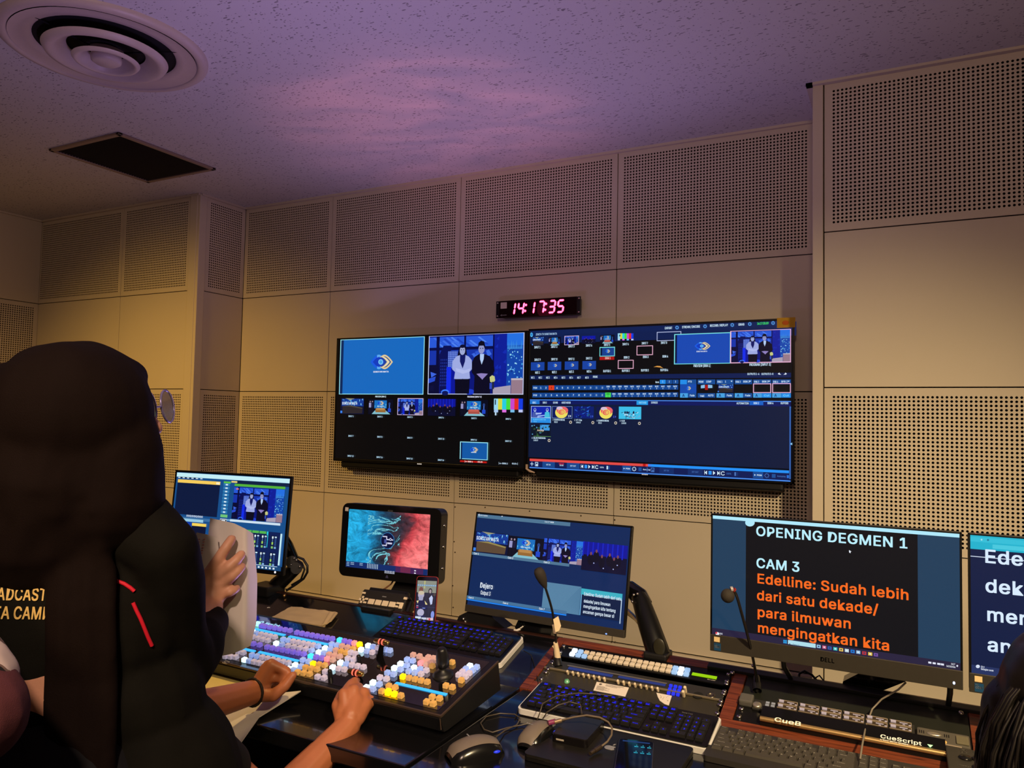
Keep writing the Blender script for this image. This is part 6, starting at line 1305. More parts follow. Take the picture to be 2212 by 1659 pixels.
m = MB(); m.box((-wp/2+.008, hp/2-.014, .0085), (wp/2-.008, hp/2-.008, .0087)); m.build('status_bar', glow('dim_blue', S(20, 54, 110), .8), t)
# phone in a red case standing on the rear deck
ft = MD @ Vector((*deck(916, 1350), .001)); yw = math.radians(21); axq = Vector((math.cos(yw), math.sin(yw), .0)); lean = math.radians(14)
azq = (Vector((0, 0, 1))*math.cos(lean)+Vector((-math.sin(yw), math.cos(yw), 0))*math.sin(lean)).normalized(); nq = azq.cross(axq)
wq, hq = .0715, .150; cq = ft+azq*(hq/2)
t = thing('smartphone', 'smartphone in a red case standing upright, showing a live picture of people', 'phone', X=frame(cq, axq, nq, azq))
m = MB(); m.prism([(x, .0, z) for x, z in rrect(wq, hq, .010)], (0, .0095, 0)); m.build('case', mat('red_case', S(150, 26, 34), .3), t)
m = MB(); m.prism([(x, -.0006, z) for x, z in rrect(wq-.003, hq-.003, .009)], (0, .001, 0)); m.build('front_glass', M_GLASSBLK, t)
m = MB(); m.tube([(0, .0095, .02), (0, .045, -hq/2+.012)], .004, 8); m.box((-.025, .005, -hq/2-.002), (.025, .055, -hq/2+.006), .002); m.build('stand', M_BLK, t)
s = scr_of(t); a0, a1, b0, b1 = -wq/2+.004, wq/2-.004, -hq/2+.012, hq/2-.014
old = s.loc; s.loc = lambda x, y: (a0+(a1-a0)*x, b1+(b0-b1)*y)
s.rect(0, 0, 1, 1, (34, 36, 60)); s.rect(0, 0, 1, .30, (136, 140, 128)); s.rect(.35, 0, .42, .2, (180, 180, 120)); s.rect(.0, .10, 1, .135, (110, 150, 186))
for k in range(9): s.ell(.06+k*.11, .117, .03, .011, (170, 196, 216), 8)
s.ell(.22, .23, .11, .07, (120, 78, 70)); s.poly([(.05, .32), (.2, .26), (.4, .3), (.45, .5), (.0, .5)], (30, 30, 50)); s.ell(.24, .36, .16, .10, (176, 170, 196)); s.ell(.24, .31, .16, .05, (200, 186, 160)); s.ell(.24, .45, .12, .07, (160, 160, 190))
s.poly([(.02, .58), (.14, .5), (.4, .5), (.62, .62), (.6, .72), (0, .72)], (18, 24, 70)); s.poly([(.02, .52), (.14, .5), (.10, .58)], (230, 214, 150)); s.poly([(.44, .5), (.62, .60), (.5, .60)], (230, 214, 150))
s.ell(.70, .26, .10, .075, (34, 32, 40)); s.ell(.70, .265, .06, .05, (160, 146, 150)); s.poly([(.55, .42), (.70, .35), (.92, .38), (1, .6), (.6, .62)], (30, 30, 52)); s.poly([(.66, .44), (.78, .36), (.86, .42), (.84, .58), (.76, .60)], (190, 200, 236)); s.ell(.93, .34, .07, .04, (70, 60, 60))
for x in (.33, .70): s.rect(x, .62, x+.006, .9, (60, 70, 110))
s.rect(0, .66, 1, .665, (60, 70, 110)); s.rect(.04, .63, .14, .645, (210, 180, 200)); s.rect(.04, .665, .14, .69, (200, 60, 90)); s.rect(.36, .68, .5, .70, (120, 140, 220))
s.ell(.28, .80, .18, .09, (180, 176, 206)); s.rect(.04, .88, .5, .9, (30, 40, 110)); s.ell(.9, .84, .09, .09, (130, 150, 226))
s.rect(.02, .9, .32, .985, (206, 222, 240)); s.rect(.35, .92, .6, .99, (200, 206, 232)); s.rect(.62, .92, .95, .985, (216, 190, 206)); s.rect(.72, .93, .80, .985, (220, 60, 80)); s.loc = old
s.uvrect(-.014, b0-.007, .014, b0-.004, (236, 230, 214)); s.build(t)

# ================================================================== GOOSENECK MICROPHONES
def goose(label, pts, head, flags, hname):
    t = TH('gooseneck_microphone', label, 'microphone', pts[0], 'gooseneck microphones')
    b = Vector(pts[0]); m = MB(); m.lathe([(.011, 0), (.011, .022), (.009, .026), (.0085, .04), (.006, .046)], b, (Vector(pts[1])-b), 18); wbuild(m, 'socket', M_BLK, t)
    P_ = [Vector(p) for p in pts]; sm = []
    for i in range(len(P_)-1):                                     # Catmull-Rom
        p0, p1, p2, p3 = P_[max(i-1, 0)], P_[i], P_[i+1], P_[min(i+2, len(P_)-1)]
        for k in range(6): u = k/6; sm.append(.5*((2*p1)+(p2-p0)*u+(2*p0-5*p1+4*p2-p3)*u*u+(3*p1-p0-3*p2+p3)*u**3))
    sm.append(P_[-1]); m = MB(); m.tube(sm, .0034, 10); wbuild(m, 'stem', mat('mic_black', S(22, 21, 20), .35), t)
    return t
b1 = MD @ Vector((*deck(1207, 1444), .006))
t = goose('gooseneck microphone with white tape flags rising from the intercom panel', [b1, atD(1203, 1420, 2.10), atD(1200, 1370, 2.08), atD(1193, 1320, 2.06), atD(1180, 1275, 2.05), atD(1175, 1262, 2.05)], None, None, 'capsule')
A_, B_ = atD(1178, 1268, 2.05), atD(1164, 1234, 2.04); m = MB(); m.lathe([(.0036, -.004), (.007, .004), (.0125, .020), (.0150, .036), (.0145, .048), (.011, .056), (0, .059)], A_, B_-A_, 18); wbuild(m, 'capsule', mat('mic_foam_brown', S(44, 38, 32), .8, bump=.5, bscale=600), t)
m = MB(); m.tube([atD(1206, 1432, 2.10), atD(1203, 1410, 2.095), atD(1200, 1388, 2.088)], [.0095, .0088, .0062], 12); wbuild(m, 'tape_wrap', mat('cream_tape', S(224, 204, 168), .6), t)
m = MB(); f = [atD(x, y, 2.055) for x, y in ((1195, 1338), (1206, 1331), (1212, 1352), (1208, 1362), (1200, 1366))]; m.prism(f, FW*.0012); m.prism([atD(x, y, 2.09) for x, y in ((1193, 1396), (1199, 1390), (1202, 1402), (1198, 1404))], FW*.001); wbuild(m, 'tape_flag', mat('cream_tape', S(224, 204, 168), .6), t)
m = MB(); m.tube([atD(1196.5, 1350, 2.066), atD(1199, 1367, 2.07)], .0052, 10); wbuild(m, 'tape_band', mat('cream_tape', S(224, 204, 168), .6), t)
b2 = MD @ Vector((*deck(1636, 1502), .012))
t = goose('gooseneck microphone with a round foam ball beside the cue controller', [b2, atD(1635, 1478, 1.895), atD(1630, 1440, 1.855), atD(1618, 1385, 1.815), atD(1602, 1325, 1.79), atD(1591, 1287, 1.78), atD(1583, 1273, 1.775)], None, None, 'foam')
m = MB(); m.ball(atD(1572, 1287, 1.775), (.0160, .0160, .0165), 20, 14); wbuild(m, 'foam_ball', mat('mic_foam_brown', S(44, 38, 32), .8, bump=.5, bscale=600), t)
m = MB(); m.tube([atD(1578, 1273, 1.775), atD(1583, 1272, 1.775)], .0062, 12); wbuild(m, 'grey_ring', mat('ring_grey', S(150, 146, 150), .4), t)
m = MB(); m.tube([atD(1583.5, 1272.5, 1.775), atD(1587, 1276, 1.775)], .0056, 12); wbuild(m, 'red_ring', mat('ring_red', S(120, 30, 26), .4), t)

# ================================================================== PAPERS AND SMALL THINGS ON THE DESK
def dk(x, y, h): return MD @ Vector((*deck(x, y, h), h))
t = TH('envelope', 'crumpled tan paper envelope with folded flap lying behind the vision mixing panel', 'envelope', dk(655, 1335, .0))
def quadgrid(c, nu, nv, f): return [c[0].lerp(c[1], i/nu).lerp(c[3].lerp(c[2], i/nu), j/nv)+NAX*f(i/nu, j/nv) for j in range(nv+1) for i in range(nu+1)]
def sheet(name, c, nu, nv, f, mt, par, th=.004):
    m = MB(); vs = quadgrid(c, nu, nv, f); lo = [v-NAX*th for v in vs]; n = nu+1; o = len(vs)
    fs = [(j*n+i, j*n+i+1, (j+1)*n+i+1, (j+1)*n+i) for j in range(nv) for i in range(nu)]
    bd = [(i, i+1) for i in range(nu)]+[(nv*n+i+1, nv*n+i) for i in range(nu)]+[((j+1)*n, j*n) for j in range(nv)]+[(j*n+nu, (j+1)*n+nu) for j in range(nv)]
    m._add(vs+lo, fs+[tuple(k+o for k in q[::-1]) for q in fs], True); m._add(vs+lo, [(a, b, b+o, a+o) for a, b in bd]); return wbuild(m, name, mt, par)
rr_ = lambda u, v: .006+.0022*mnoise.noise(Vector((u*6, v*5, 1.3)))+.0012*mnoise.noise(Vector((u*15, v*11, 4.)))
sheet('sleeve', [dk(588, 1336, 0), dk(700, 1356, 0), dk(726, 1325, 0), dk(630, 1313, 0)], 24, 14, rr_, M_TAN, t, .006)
sheet('flap', [dk(696, 1355, .004), dk(716, 1346, .004), dk(730, 1328, .004), dk(712, 1326, .004)], 8, 8, lambda u, v: .008+.003*math.sin(u*9)*.5, M_TAN, t, .004)
m = MB(); m.prism([dk(x, y, .001) for x, y in ((632, 1362), (648, 1350), (690, 1358), (676, 1370))], NAX*.0008); t = tag(m.build('paper_tag', mat('tan_card', S(196, 166, 118), .8)), 'small tan paper tag with pencil words half under the envelope', 'note')
m = MB(); rr = random.Random(8)
for k in range(8): a = dk(645+k*4.2, 1358+rr.uniform(-2, 5), .0024); m.tube([a, a+Vector((.004, rr.uniform(-.004, .004), .0))], .0005, 5)
wbuild(m, 'handwriting', mat('grey_ink', S(96, 88, 84), .8), t)
# sheet lying in front of the mixing panel and the curled stack at the front edge
ns = Vector((0, 0, 1))
def free_sheet(name, label, rows, nu, nv, mt, th=.0012):
    """rows: list of poly-lines of points (near edge to far edge)"""
    m = MB(); R_ = []
    for j in range(nv+1):
        f = j/nv*(len(rows)-1); a = min(int(f), len(rows)-2); f -= a; line = []
        for i in range(nu+1):
            g = i/nu*(len(rows[0])-1); b = min(int(g), len(rows[0])-2); g -= b
            line.append(rows[a][b].lerp(rows[a][b+1], g).lerp(rows[a+1][b].lerp(rows[a+1][b+1], g), f))
        R_.append(line)
    vs = [p for l in R_ for p in l]; n = nu+1; o = len(vs); lo = [p-Vector((0, 0, th)) for p in vs]
    fs = [(j*n+i, j*n+i+1, (j+1)*n+i+1, (j+1)*n+i) for j in range(nv) for i in range(nu)]
    bd = [(i, i+1) for i in range(nu)]+[(nv*n+i+1, nv*n+i) for i in range(nu)]+[((j+1)*n, j*n) for j in range(nv)]+[(j*n+nu, (j+1)*n+nu) for j in range(nv)]
    m._add(vs+lo, fs+[tuple(k+o for k in q[::-1]) for q in fs], True); m._add(vs+lo, [(a, b, b+o, a+o) for a, b in bd])
    return tag(m.build(name, mt), label, 'paper')
free_sheet('paper_sheet', 'yellow lit paper sheet on the desk under the front edge of the mixing panel', [[P(420, 1506, .703), P(560, 1500, .703)], [P(420, 1440, .703), P(500, 1449, .703)]][::1], 4, 4, mat('cream_paper', S(222, 200, 130), .8))
free_sheet('paper_stack', 'stack of white pages curling over the front edge of the desk under a clenched fist',
           [[atD(470, 1670, 1.62), atD(520, 1604, 1.66)], [atD(470, 1590, 1.70), atD(560, 1548, 1.76)], [atD(470, 1545, 1.78), atD(612, 1516, 1.83)], [atD(470, 1510, 1.86), atD(650, 1492, 1.875)]], 10, 18, M_PAPER, .0025)
# talk-back box at the right
tb = P(2043, 1607, .74); t = TH('talkback_box', 'dark talkback box with three round black buttons at the right end of the charcoal keyboard', 'control panel', (tb.x+.055, tb.y-.08, ZD))
m = MB(); m.box((tb.x-.001, tb.y-.185, .7245), (tb.x+.098, tb.y, .7385), .003); m.box((tb.x+.002, tb.y-.183, ZD), (tb.x+.095, -1.634, .7255)); wbuild(m, 'case', mat('grey_hammered', S(50, 47, 42), .5), t)
m = MB(); m.lathe([(.0125, 0), (.0125, .002), (.010, .0045), (0, .006)], n=22); BT = m.mesh('button', mat('button_black_gloss', S(22, 20, 18), .18))
for x, y, tx in ((2085, 1636, 'Mask Monitor'), (2113, 1639, 'Feedback Monitor'), (2115, 1657, '')):
    a = P(x, y, .741); o = link('button', BT); o.matrix_world = Matrix.Translation((a.x, a.y, .7386)); world_child(o, t)
m = MB()
for x, y, tx, w_ in ((2073, 1619, 'Mask', .012), (2074, 1624, 'Monitor', .015), (2101, 1625, 'Feedback', .018), (2104, 1629, 'Monitor', .015), (2069, 1652, 'Preview Story', .034)):
    a = P(x, y, .7388); add_text(m, tx, (a.x, a.y, .7388), (1, 0, 0), (0, 1, 0), .0042, w_, .05)
wbuild(m, 'button_print', M_WHT, t)
# ================================================================== PEOPLE
def skin_of(mb, name, mt, voxel, it, parent, wr=0., wsc=9.):
    """one closed surface from the shapes in mb, smoothed, optionally with cloth folds"""
    me = mb.mesh(name, mt); o = link(name, me)
    r = o.modifiers.new('r', 'REMESH'); r.mode = 'VOXEL'; r.voxel_size = voxel; r.use_smooth_shade = True
    q = o.modifiers.new('s', 'SMOOTH'); q.factor = .5; q.iterations = it
    dg = bpy.context.evaluated_depsgraph_get(); ev = o.evaluated_get(dg); nm = bpy.data.meshes.new_from_object(ev)
    o.modifiers.clear(); o.data = nm; bpy.data.meshes.remove(me)
    nm.materials.clear(); nm.materials.append(mt)
    if wr:
        n = len(nm.vertices); co = np.empty(n*3, np.float32); no = np.empty(n*3, np.float32); nm.vertices.foreach_get('co', co); nm.vertices.foreach_get('normal', no)
        co = co.reshape(-1, 3); no = no.reshape(-1, 3)
        d = np.array([mnoise.noise(Vector((p[0]*wsc*1.6, p[1]*wsc*1.6, p[2]*wsc*.55)))+.5*mnoise.noise(Vector((p[0]*wsc*3, p[1]*wsc*3, p[2]*wsc+5))) for p in co.tolist()], np.float32)
        nm.vertices.foreach_set('co', (co+no*(d*wr)[:, None]).ravel()); nm.update()
    nm.polygons.foreach_set('use_smooth', [True]*len(nm.polygons))
    return world_child(o, parent) if parent else o
def basis(f, u=Vector((0, 0, 1))):
    f = Vector(f).normalized(); r = f.cross(u).normalized(); u = r.cross(f); return r, f, u
def Rm(r, f, u): return Matrix(((r.x, f.x, u.x), (r.y, f.y, u.y), (r.z, f.z, u.z)))
def head(mb, c, f, u=Vector((0, 0, 1)), k=1.):
    r, f, u = basis(f, u); R3 = Rm(r, f, u); c = Vector(c); at = lambda x, y, z: c+(r*x+f*y+u*z)*k
    mb.ball(at(0, -.012, .030), (.074*k, .092*k, .082*k), 20, 14, R3); mb.ball(at(0, .026, -.035), (.060*k, .062*k, .072*k), 18, 12, R3); mb.ball(at(0, .062, -.090), (.026*k, .024*k, .020*k), 12, 8, R3)
    mb.cap(at(0, .088, .012), .008*k, at(0, .108, -.022), .0125*k); mb.ball(at(-.012, .094, -.026), .008*k, 8, 6); mb.ball(at(.012, .094, -.026), .008*k, 8, 6)
    mb.cap(at(-.030, .080, .030), .010*k, at(.030, .080, .030), .010*k); mb.cap(at(-.018, .088, -.054), .006*k, at(.018, .088, -.054), .006*k); mb.cap(at(-.015, .086, -.064), .007*k, at(.015, .086, -.064), .007*k)
    for s_ in (-1, 1): mb.ball(at(s_*.076, -.005, -.005), (.010*k, .018*k, .030*k), 10, 8, R3); mb.ball(at(s_*.040, .070, -.022), (.020*k, .018*k, .018*k), 10, 8, R3)
    return at, R3
def eyes(at, R3, par):
    for s_ in (-1, 1):
        m = MB(); m.ball(at(s_*.031, .078, .008), .0115, 12, 8); e = wbuild(m, 'eye', mat('eye_white', S(226, 220, 212), .2), par)
        m = MB(); m.ball(at(s_*.031, .0855, .008), (.0055, .0055, .0055), 10, 8); wbuild(m, 'iris', mat('iris_dark', S(24, 14, 10), .15), par)
def chain(mb, pts, rs):
    pts = [Vector(p) for p in pts]; rs = rs if isinstance(rs, (list, tuple)) else [rs]*len(pts)
    for i in range(len(pts)-1): mb.cap(pts[i], rs[i], pts[i+1], rs[i+1])
def hand(mb, wrist, d, n, thumb, curl=.5, k=1.):
    """relaxed hand: d along the fingers, n out of the back of the hand, thumb = side of the thumb"""
    d = Vector(d).normalized(); n = Vector(n); n = (n-d*n.dot(d)).normalized(); s_ = d.cross(n); s_ = s_ if s_.dot(Vector(thumb)) > 0 else -s_; w = Vector(wrist)
    for i, (o, l, L) in enumerate(((.028, .085, .075), (.010, .090, .083), (-.010, .087, .077), (-.028, .080, .060))):
        m = w+(d*l+s_*o)*k; mb.cap(w+(d*.015+s_*o*.5)*k, .014*k, m, .0115*k); p = m; a = .15
        for q, f in enumerate((.45, .30, .25)): a += curl*(.5, .8, .6)[q]; p2 = p+(d*math.cos(a)-n*math.sin(a))*L*f*k; mb.cap(p, (.0092-.0008*q)*k, p2, (.0084-.0008*q)*k); p = p2
    b = w+(d*.02+s_*.022)*k; p = b+(d*.035+s_*.022-n*.012)*k; mb.cap(b, .014*k, p, .0115*k); p2 = p+(d*.030+s_*.006-n*.012)*k; mb.cap(p, .0105*k, p2, .0095*k); mb.cap(p2, .0095*k, p2+(d*.024-n*.006)*k, .008*k)
def foot(mb, a, f): a = Vector(a); f = Vector(f).normalized(); mb.cap(a+Vector((0, 0, -.02)), .036, a+f*.03+Vector((0, 0, -.045)), .034); mb.cap(a-f*.03+Vector((0, 0, -.045)), .034, a+f*.15+Vector((0, 0, -.055)), .026)
def EL(mb, x, y, d, rx, ry, rz):
    """ellipsoid placed where the pixel's ray is d metres deep, radii in metres along right, up, depth"""
    mb.ball(atD(x, y, d), (rx, rz, ry), 20, 14, Matrix(((RT.x, FW.x, UP.x), (RT.y, FW.y, UP.y), (RT.z, FW.z, UP.z))))
M_HIJ = mat('dark_brown_scarf', S(23, 14, 9), .85, var=.12, vscale=14, bump=.3, bscale=700, spec=.12)
M_JKT = mat('black_jacket_cloth', S(20, 19, 13), .85, var=.2, vscale=10, bump=.3, bscale=900, spec=.12)
M_TRS = mat('black_trousers', S(14, 14, 15), .85)
M_SHO = mat('black_shoes', S(12, 12, 12), .5)
M_RED = mat('red_piping', S(226, 32, 52), .55)
M_GOLD = mat('gold_thread', S(236, 200, 112), .45)

# ---------- woman standing with a scarf, back to the viewer, holding papers
hc = atD(180, 900, 1.125); hf = (RT*.90+FW*.42).normalized()
W_ = TH('person', 'person in dark scarf and black red-piped jacket standing back to us, holding papers', 'person', (2.80, -2.76, 0))
body = MB(); at, R3 = head(body, hc, hf, k=.90); RV = Matrix(((RT.x, FW.x, UP.x), (RT.y, FW.y, UP.y), (RT.z, FW.z, UP.z)))
sR, sL = atD(352, 1187, 1.13), atD(-150, 1180, 1.13); eR = atD(402, 1432, 1.25); wR = atD(452, 1312, 1.45)
nk = atD(150, 1110, 1.14); ch = atD(125, 1330, 1.17); hp = Vector((2.80, -2.76, .86)); eL = atD(-190, 1440, 1.2); wL = eL+FW*.22-RT*.03+UP*.03
body.cap(hc-Vector((0, 0, .05)), .05, nk, .055); body.ball(ch, (.135, .080, .16), 16, 10, RV); body.ball(hp+Vector((0, 0, .14)), (.115, .080, .15), 16, 10, RV); body.ball(hp, (.14, .095, .12), 16, 10, RV)
body.cap(nk, .05, sR.lerp(nk, .15), .042); body.cap(nk, .05, sL.lerp(nk, .15), .042)
chain(body, [sR, eR, eR.lerp(wR, .35), wR], [.036, .032, .032, .026]); chain(body, [sL, eL, eL.lerp(wL, .35), wL], [.046, .038, .036, .026])
for s_ in (-1, 1): k_ = hp+Vector((s_*.085, .02, -.40)); a_ = hp+Vector((s_*.09, 0, -.78)); chain(body, [hp+Vector((s_*.08, 0, -.02)), k_, k_.lerp(a_, .35), a_], [.082, .055, .052, .034]); foot(body, a_, (0, 1, 0))
hand(body, wL, (.1, 1, -.1), (0, 0, 1), (1, 0, 0), .5)
D = atD; F = .0080
mcp = [D(451, 1240, 1.463), D(467, 1248, 1.460), D(479, 1262, 1.461), D(482, 1281, 1.462)]
for p in mcp: body.cap(wR, .0165, p, .0115)
body.cap(D(455, 1290, 1.458), .018, D(466, 1262, 1.460), .016); body.cap(wR, .021, D(458, 1285, 1.456), .019)
chain(body, [mcp[0], D(473, 1207, 1.458), D(488, 1183, 1.463), D(500, 1165, 1.474)], [.0128, .0116, .0104, .0094])
chain(body, [mcp[1], D(494, 1225, 1.454), D(511, 1209, 1.461), D(521, 1198, 1.473)], [.0124, .0112, .0100, .0090])
chain(body, [mcp[2], D(501, 1245, 1.456), D(514, 1233, 1.462), D(522, 1224, 1.473)], [.0118, .0106, .0096, .0086])
chain(body, [mcp[3], D(497, 1279, 1.457), D(505, 1275, 1.463), D(511, 1271, 1.473)], [.0106, .0096, .0088, .0080])
chain(body, [D(455, 1295, 1.470), D(464, 1268, 1.520), D(482, 1246, 1.540), D(498, 1228, 1.535)], [.014, .0115, .0095, .0085])
skin_of(body, 'body', M_SKIN_L, .0032, 5, W_); eyes(at, R3, W_)
# jacket
j_ = MB(); EL(j_, 118, 1330, 1.165, .205, .185, .125); EL(j_, 150, 1520, 1.175, .205, .17, .135); EL(j_, 205, 1720, 1.18, .235, .20, .16)
chain(j_, [atD(140, 1120, 1.145), atD(290, 1142, 1.14), sR], [.072, .062, .050]); chain(j_, [atD(140, 1120, 1.145), atD(-40, 1140, 1.14), sL], [.075, .072, .066])
chain(j_, [sR, atD(366, 1255, 1.15), atD(374, 1350, 1.19), eR], [.050, .050, .049, .048]); chain(j_, [eR, atD(436, 1380, 1.33), atD(461, 1344, 1.415)], [.048, .041, .029]); chain(j_, [sL, eL], [.064, .056]); chain(j_, [eL, eL.lerp(wL, .8)], [.056, .042])
JK = skin_of(j_, 'jacket', M_JKT, .006, 8, W_, .007, 7.)
# printing and piping follow the jacket surface
bv = BVHTree.FromPolygons([JK.matrix_world @ v.co for v in JK.data.vertices], [tuple(p.vertices) for p in JK.data.polygons])
def hit(x, y, off=.002):
    d = ray(x, y).normalized(); p, n, i, _ = bv.ray_cast(CAM, d); return None if p is None else p+n*off
# scarf
h_ = MB(); EL(h_, 158, 886, 1.12, .113, .106, .118); EL(h_, 90, 915, 1.12, .105, .097, .11); EL(h_, 262, 812, 1.14, .026, .030, .07)
chain(h_, [atD(232, 880, 1.13), atD(236, 985, 1.12), atD(225, 1085, 1.12)], [.062, .072, .082]); chain(h_, [atD(150, 930, 1.12), atD(130, 1030, 1.12), atD(110, 1110, 1.14)], [.105, .118, .130])
chain(h_, [atD(40, 920, 1.12), atD(0, 1020, 1.12), atD(-30, 1110, 1.13)], [.100, .118, .115]); chain(h_, [atD(250, 1060, 1.13), atD(150, 1120, 1.15), atD(20, 1120, 1.15)], [.06, .09, .09])
for k, x in enumerate((122, 146, 170, 194, 216, 234)):
    pts = [atD(205+(x-178)*.45, 1062, 1.085)]+[p for p in (hit(x+(215-x)*f, y, .005+.009*(k % 2)) for y, f in ((1110, .66), (1150, .45), (1190, .22), (1240, .05), (1310, 0), (1390, 0), (1460, 0), (1560, 0), (1680, 0))) if p]
    if len(pts) > 2: chain(h_, pts, [.020]+[.0135]*(len(pts)-1))
skin_of(h_, 'head_scarf', M_HIJ, .0055, 10, W_, .0065, 8.)
m = MB(); c0 = atD(462, 1346, 1.40)
for s_ in (-1, 1):
    k_ = hp+Vector((s_*.085, .02, -.40)); a_ = hp+Vector((s_*.09, 0, -.74)); chain(m, [hp+Vector((s_*.075, 0, .0)), k_, a_], [.105, .085, .075])
m.ball(hp, (.18, .135, .14)); skin_of(m, 'trousers', M_TRS, .009, 5, W_, .004)
m = MB()
for s_ in (-1, 1): foot(m, hp+Vector((s_*.09, 0, -.785)), (0, 1, 0)); m.cap(hp+Vector((s_*.09, 0, -.80)), .042, hp+Vector((s_*.09, 0.1, -.83)), .032)
skin_of(m, 'shoes', M_SHO, .008, 4, W_)
m = MB()
for pts in ([(-60, 1226), (-20, 1223), (20, 1221), (60, 1221), (84, 1223), (104, 1227)], [(238, 1251), (252, 1255), (268, 1261), (281, 1269), (290, 1277)], [(287, 1302), (294, 1318), (302, 1335), (310, 1354), (318, 1374), (327, 1394)]):
    q = [h for h in (hit(*p, .0015) for p in pts) if h]
    m = MB()
    if len(q) > 1: m.tube(q, .0028, 8); wbuild(m, 'piping', M_RED, W_)
def cloth_text(tx, x0, x1, y, h, skew):
    vs, fs = layout(tx, h, x1-x0, .045, .16); q = []; ok = []
    for a, b in vs: q.append(hit(x0+a, y+skew*a-b, .0022))
    m = MB(); g = [f for f in fs if all(q[i] is not None for i in f)]; q = [p or Vector((0, 0, 0)) for p in q]; m._add(q, g); return m
for tx, x0, x1, y, h in (('BROADCASTING', -60, 152, 1295, 26), ('MEDIA CAMPUS', -70, 146, 1335, 26)): wbuild(cloth_text(tx, x0, x1, y, h, .012), 'jacket_lettering', M_GOLD, W_)
# glasses: rim and temple at the edge of the scarf
m = MB(); gc = atD(322, 880, 1.16); rg, fg, ug = basis(hf); rim = [gc+(FW*.022*math.cos(a)+ug*.026*math.sin(a))+RT*(-.004*math.sin(a)) for a in [k*2*math.pi/20 for k in range(21)]]; m.tube(rim, .0018, 8); rim2 = [p+FW*.062 for p in rim]; m.tube(rim2, .0018, 8); m.tube([rim[10]+FW*.044, rim2[10]], .0018, 8); m.tube([rim[5]-FW*.02, rim[5]-FW*.022-hf*.10], .0017, 8); wbuild(m, 'glasses', mat('violet_rim', S(150, 140, 176), .25, metal=.5), W_)
m = MB(); m.prism(rim[:-1], RT*.0006); m.prism(rim2[:-1], RT*.0006); wbuild(m, 'lens', mat('spectacle_lens', S(180, 178, 196), .05, trans=.85), W_)
# the papers in her hand
def page(label, rows, nu, nv): return free_sheet('paper_sheet', label, rows, nu, nv, M_PAPER, .0012)
free_sheet('paper_sheet', 'tall white sheet with curled right side held up before the mixing monitor',
           [[D(454, 1119, 1.512), D(505, 1130, 1.495), D(530, 1142, 1.492), D(547, 1153, 1.512)], [D(440, 1240, 1.510), D(500, 1240, 1.492), D(532, 1244, 1.487), D(556, 1252, 1.520)], [D(446, 1340, 1.510), D(500, 1332, 1.492), D(530, 1335, 1.488), D(554, 1344, 1.520)], [D(458, 1420, 1.510), D(500, 1412, 1.494), D(525, 1402, 1.490), D(541, 1394, 1.512)]], 14, 16, M_PAPER, .0008)
pg = free_sheet('paper_sheet', 'shorter white sheet with faint red print in front of the tall sheet', [[D(425, 1150, 1.492), D(450, 1155, 1.488), D(470, 1163, 1.489)], [D(408, 1196, 1.494), D(440, 1205, 1.487), D(475, 1215, 1.487)], [D(424, 1290, 1.495), D(450, 1290, 1.489), D(480, 1292, 1.487)]], 8, 10, M_PAPER, .0008)
m = MB(); rr = random.Random(3)
for i in range(6):
    for k in range(2): a = D(428+k*11-i*1.2, 1164+i*6, 1.4868-.0006*k); m.prism([a, a+RT*.004, a+RT*.004-UP*.0016, a-UP*.0016], FW*.0003)
wbuild(m, 'print', mat('red_print', S(190, 110, 100), .8), pg)

# ---------- seated operator, hidden behind her except for the forearms and hands
O_ = TH('person', 'seated person behind the standing one, bare forearms reaching to the mixing panel keys', 'person', (2.42, -2.58, 0))
b = MB(); hc2 = Vector((2.42, -2.45, 1.12)); hf2 = Vector((.25, 1, -.15)).normalized(); at2, R2 = head(b, hc2, hf2)
hp2 = Vector((2.42, -2.62, .53)); ch2 = Vector((2.43, -2.55, .80)); nk2 = Vector((2.43, -2.50, .98)); s2R, s2L = Vector((2.61, -2.47, .87)), Vector((2.24, -2.52, .89))
b.cap(hc2-Vector((0, .02, .05)), .052, nk2, .058); b.ball(ch2, (.165, .115, .19)); b.ball(hp2+Vector((0, .02, .12)), (.15, .12, .16)); b.ball(hp2, (.17, .13, .11)); b.cap(nk2, .06, s2R.lerp(nk2, .2), .052); b.cap(nk2, .06, s2L.lerp(nk2, .2), .052)
e2R = D(585, 1752, 1.55); w2R = D(752, 1568, 1.72); e2L = D(330, 1556, 1.52); w2L = D(552, 1494, 1.775)
chain(b, [s2R, e2R, e2R.lerp(w2R, .35), w2R], [.048, .042, .041, .0285]); chain(b, [s2L, e2L, e2L.lerp(w2L, .45), w2L], [.048, .042, .036, .0275])
for s_ in (-1, 1): k_ = hp2+Vector((s_*.12, .42, .0)); a_ = k_+Vector((0, -.02, -.43)); chain(b, [hp2+Vector((s_*.09, .02, 0)), k_, k_.lerp(a_, .35), a_], [.085, .06, .056, .036]); foot(b, a_, (0, 1, 0))
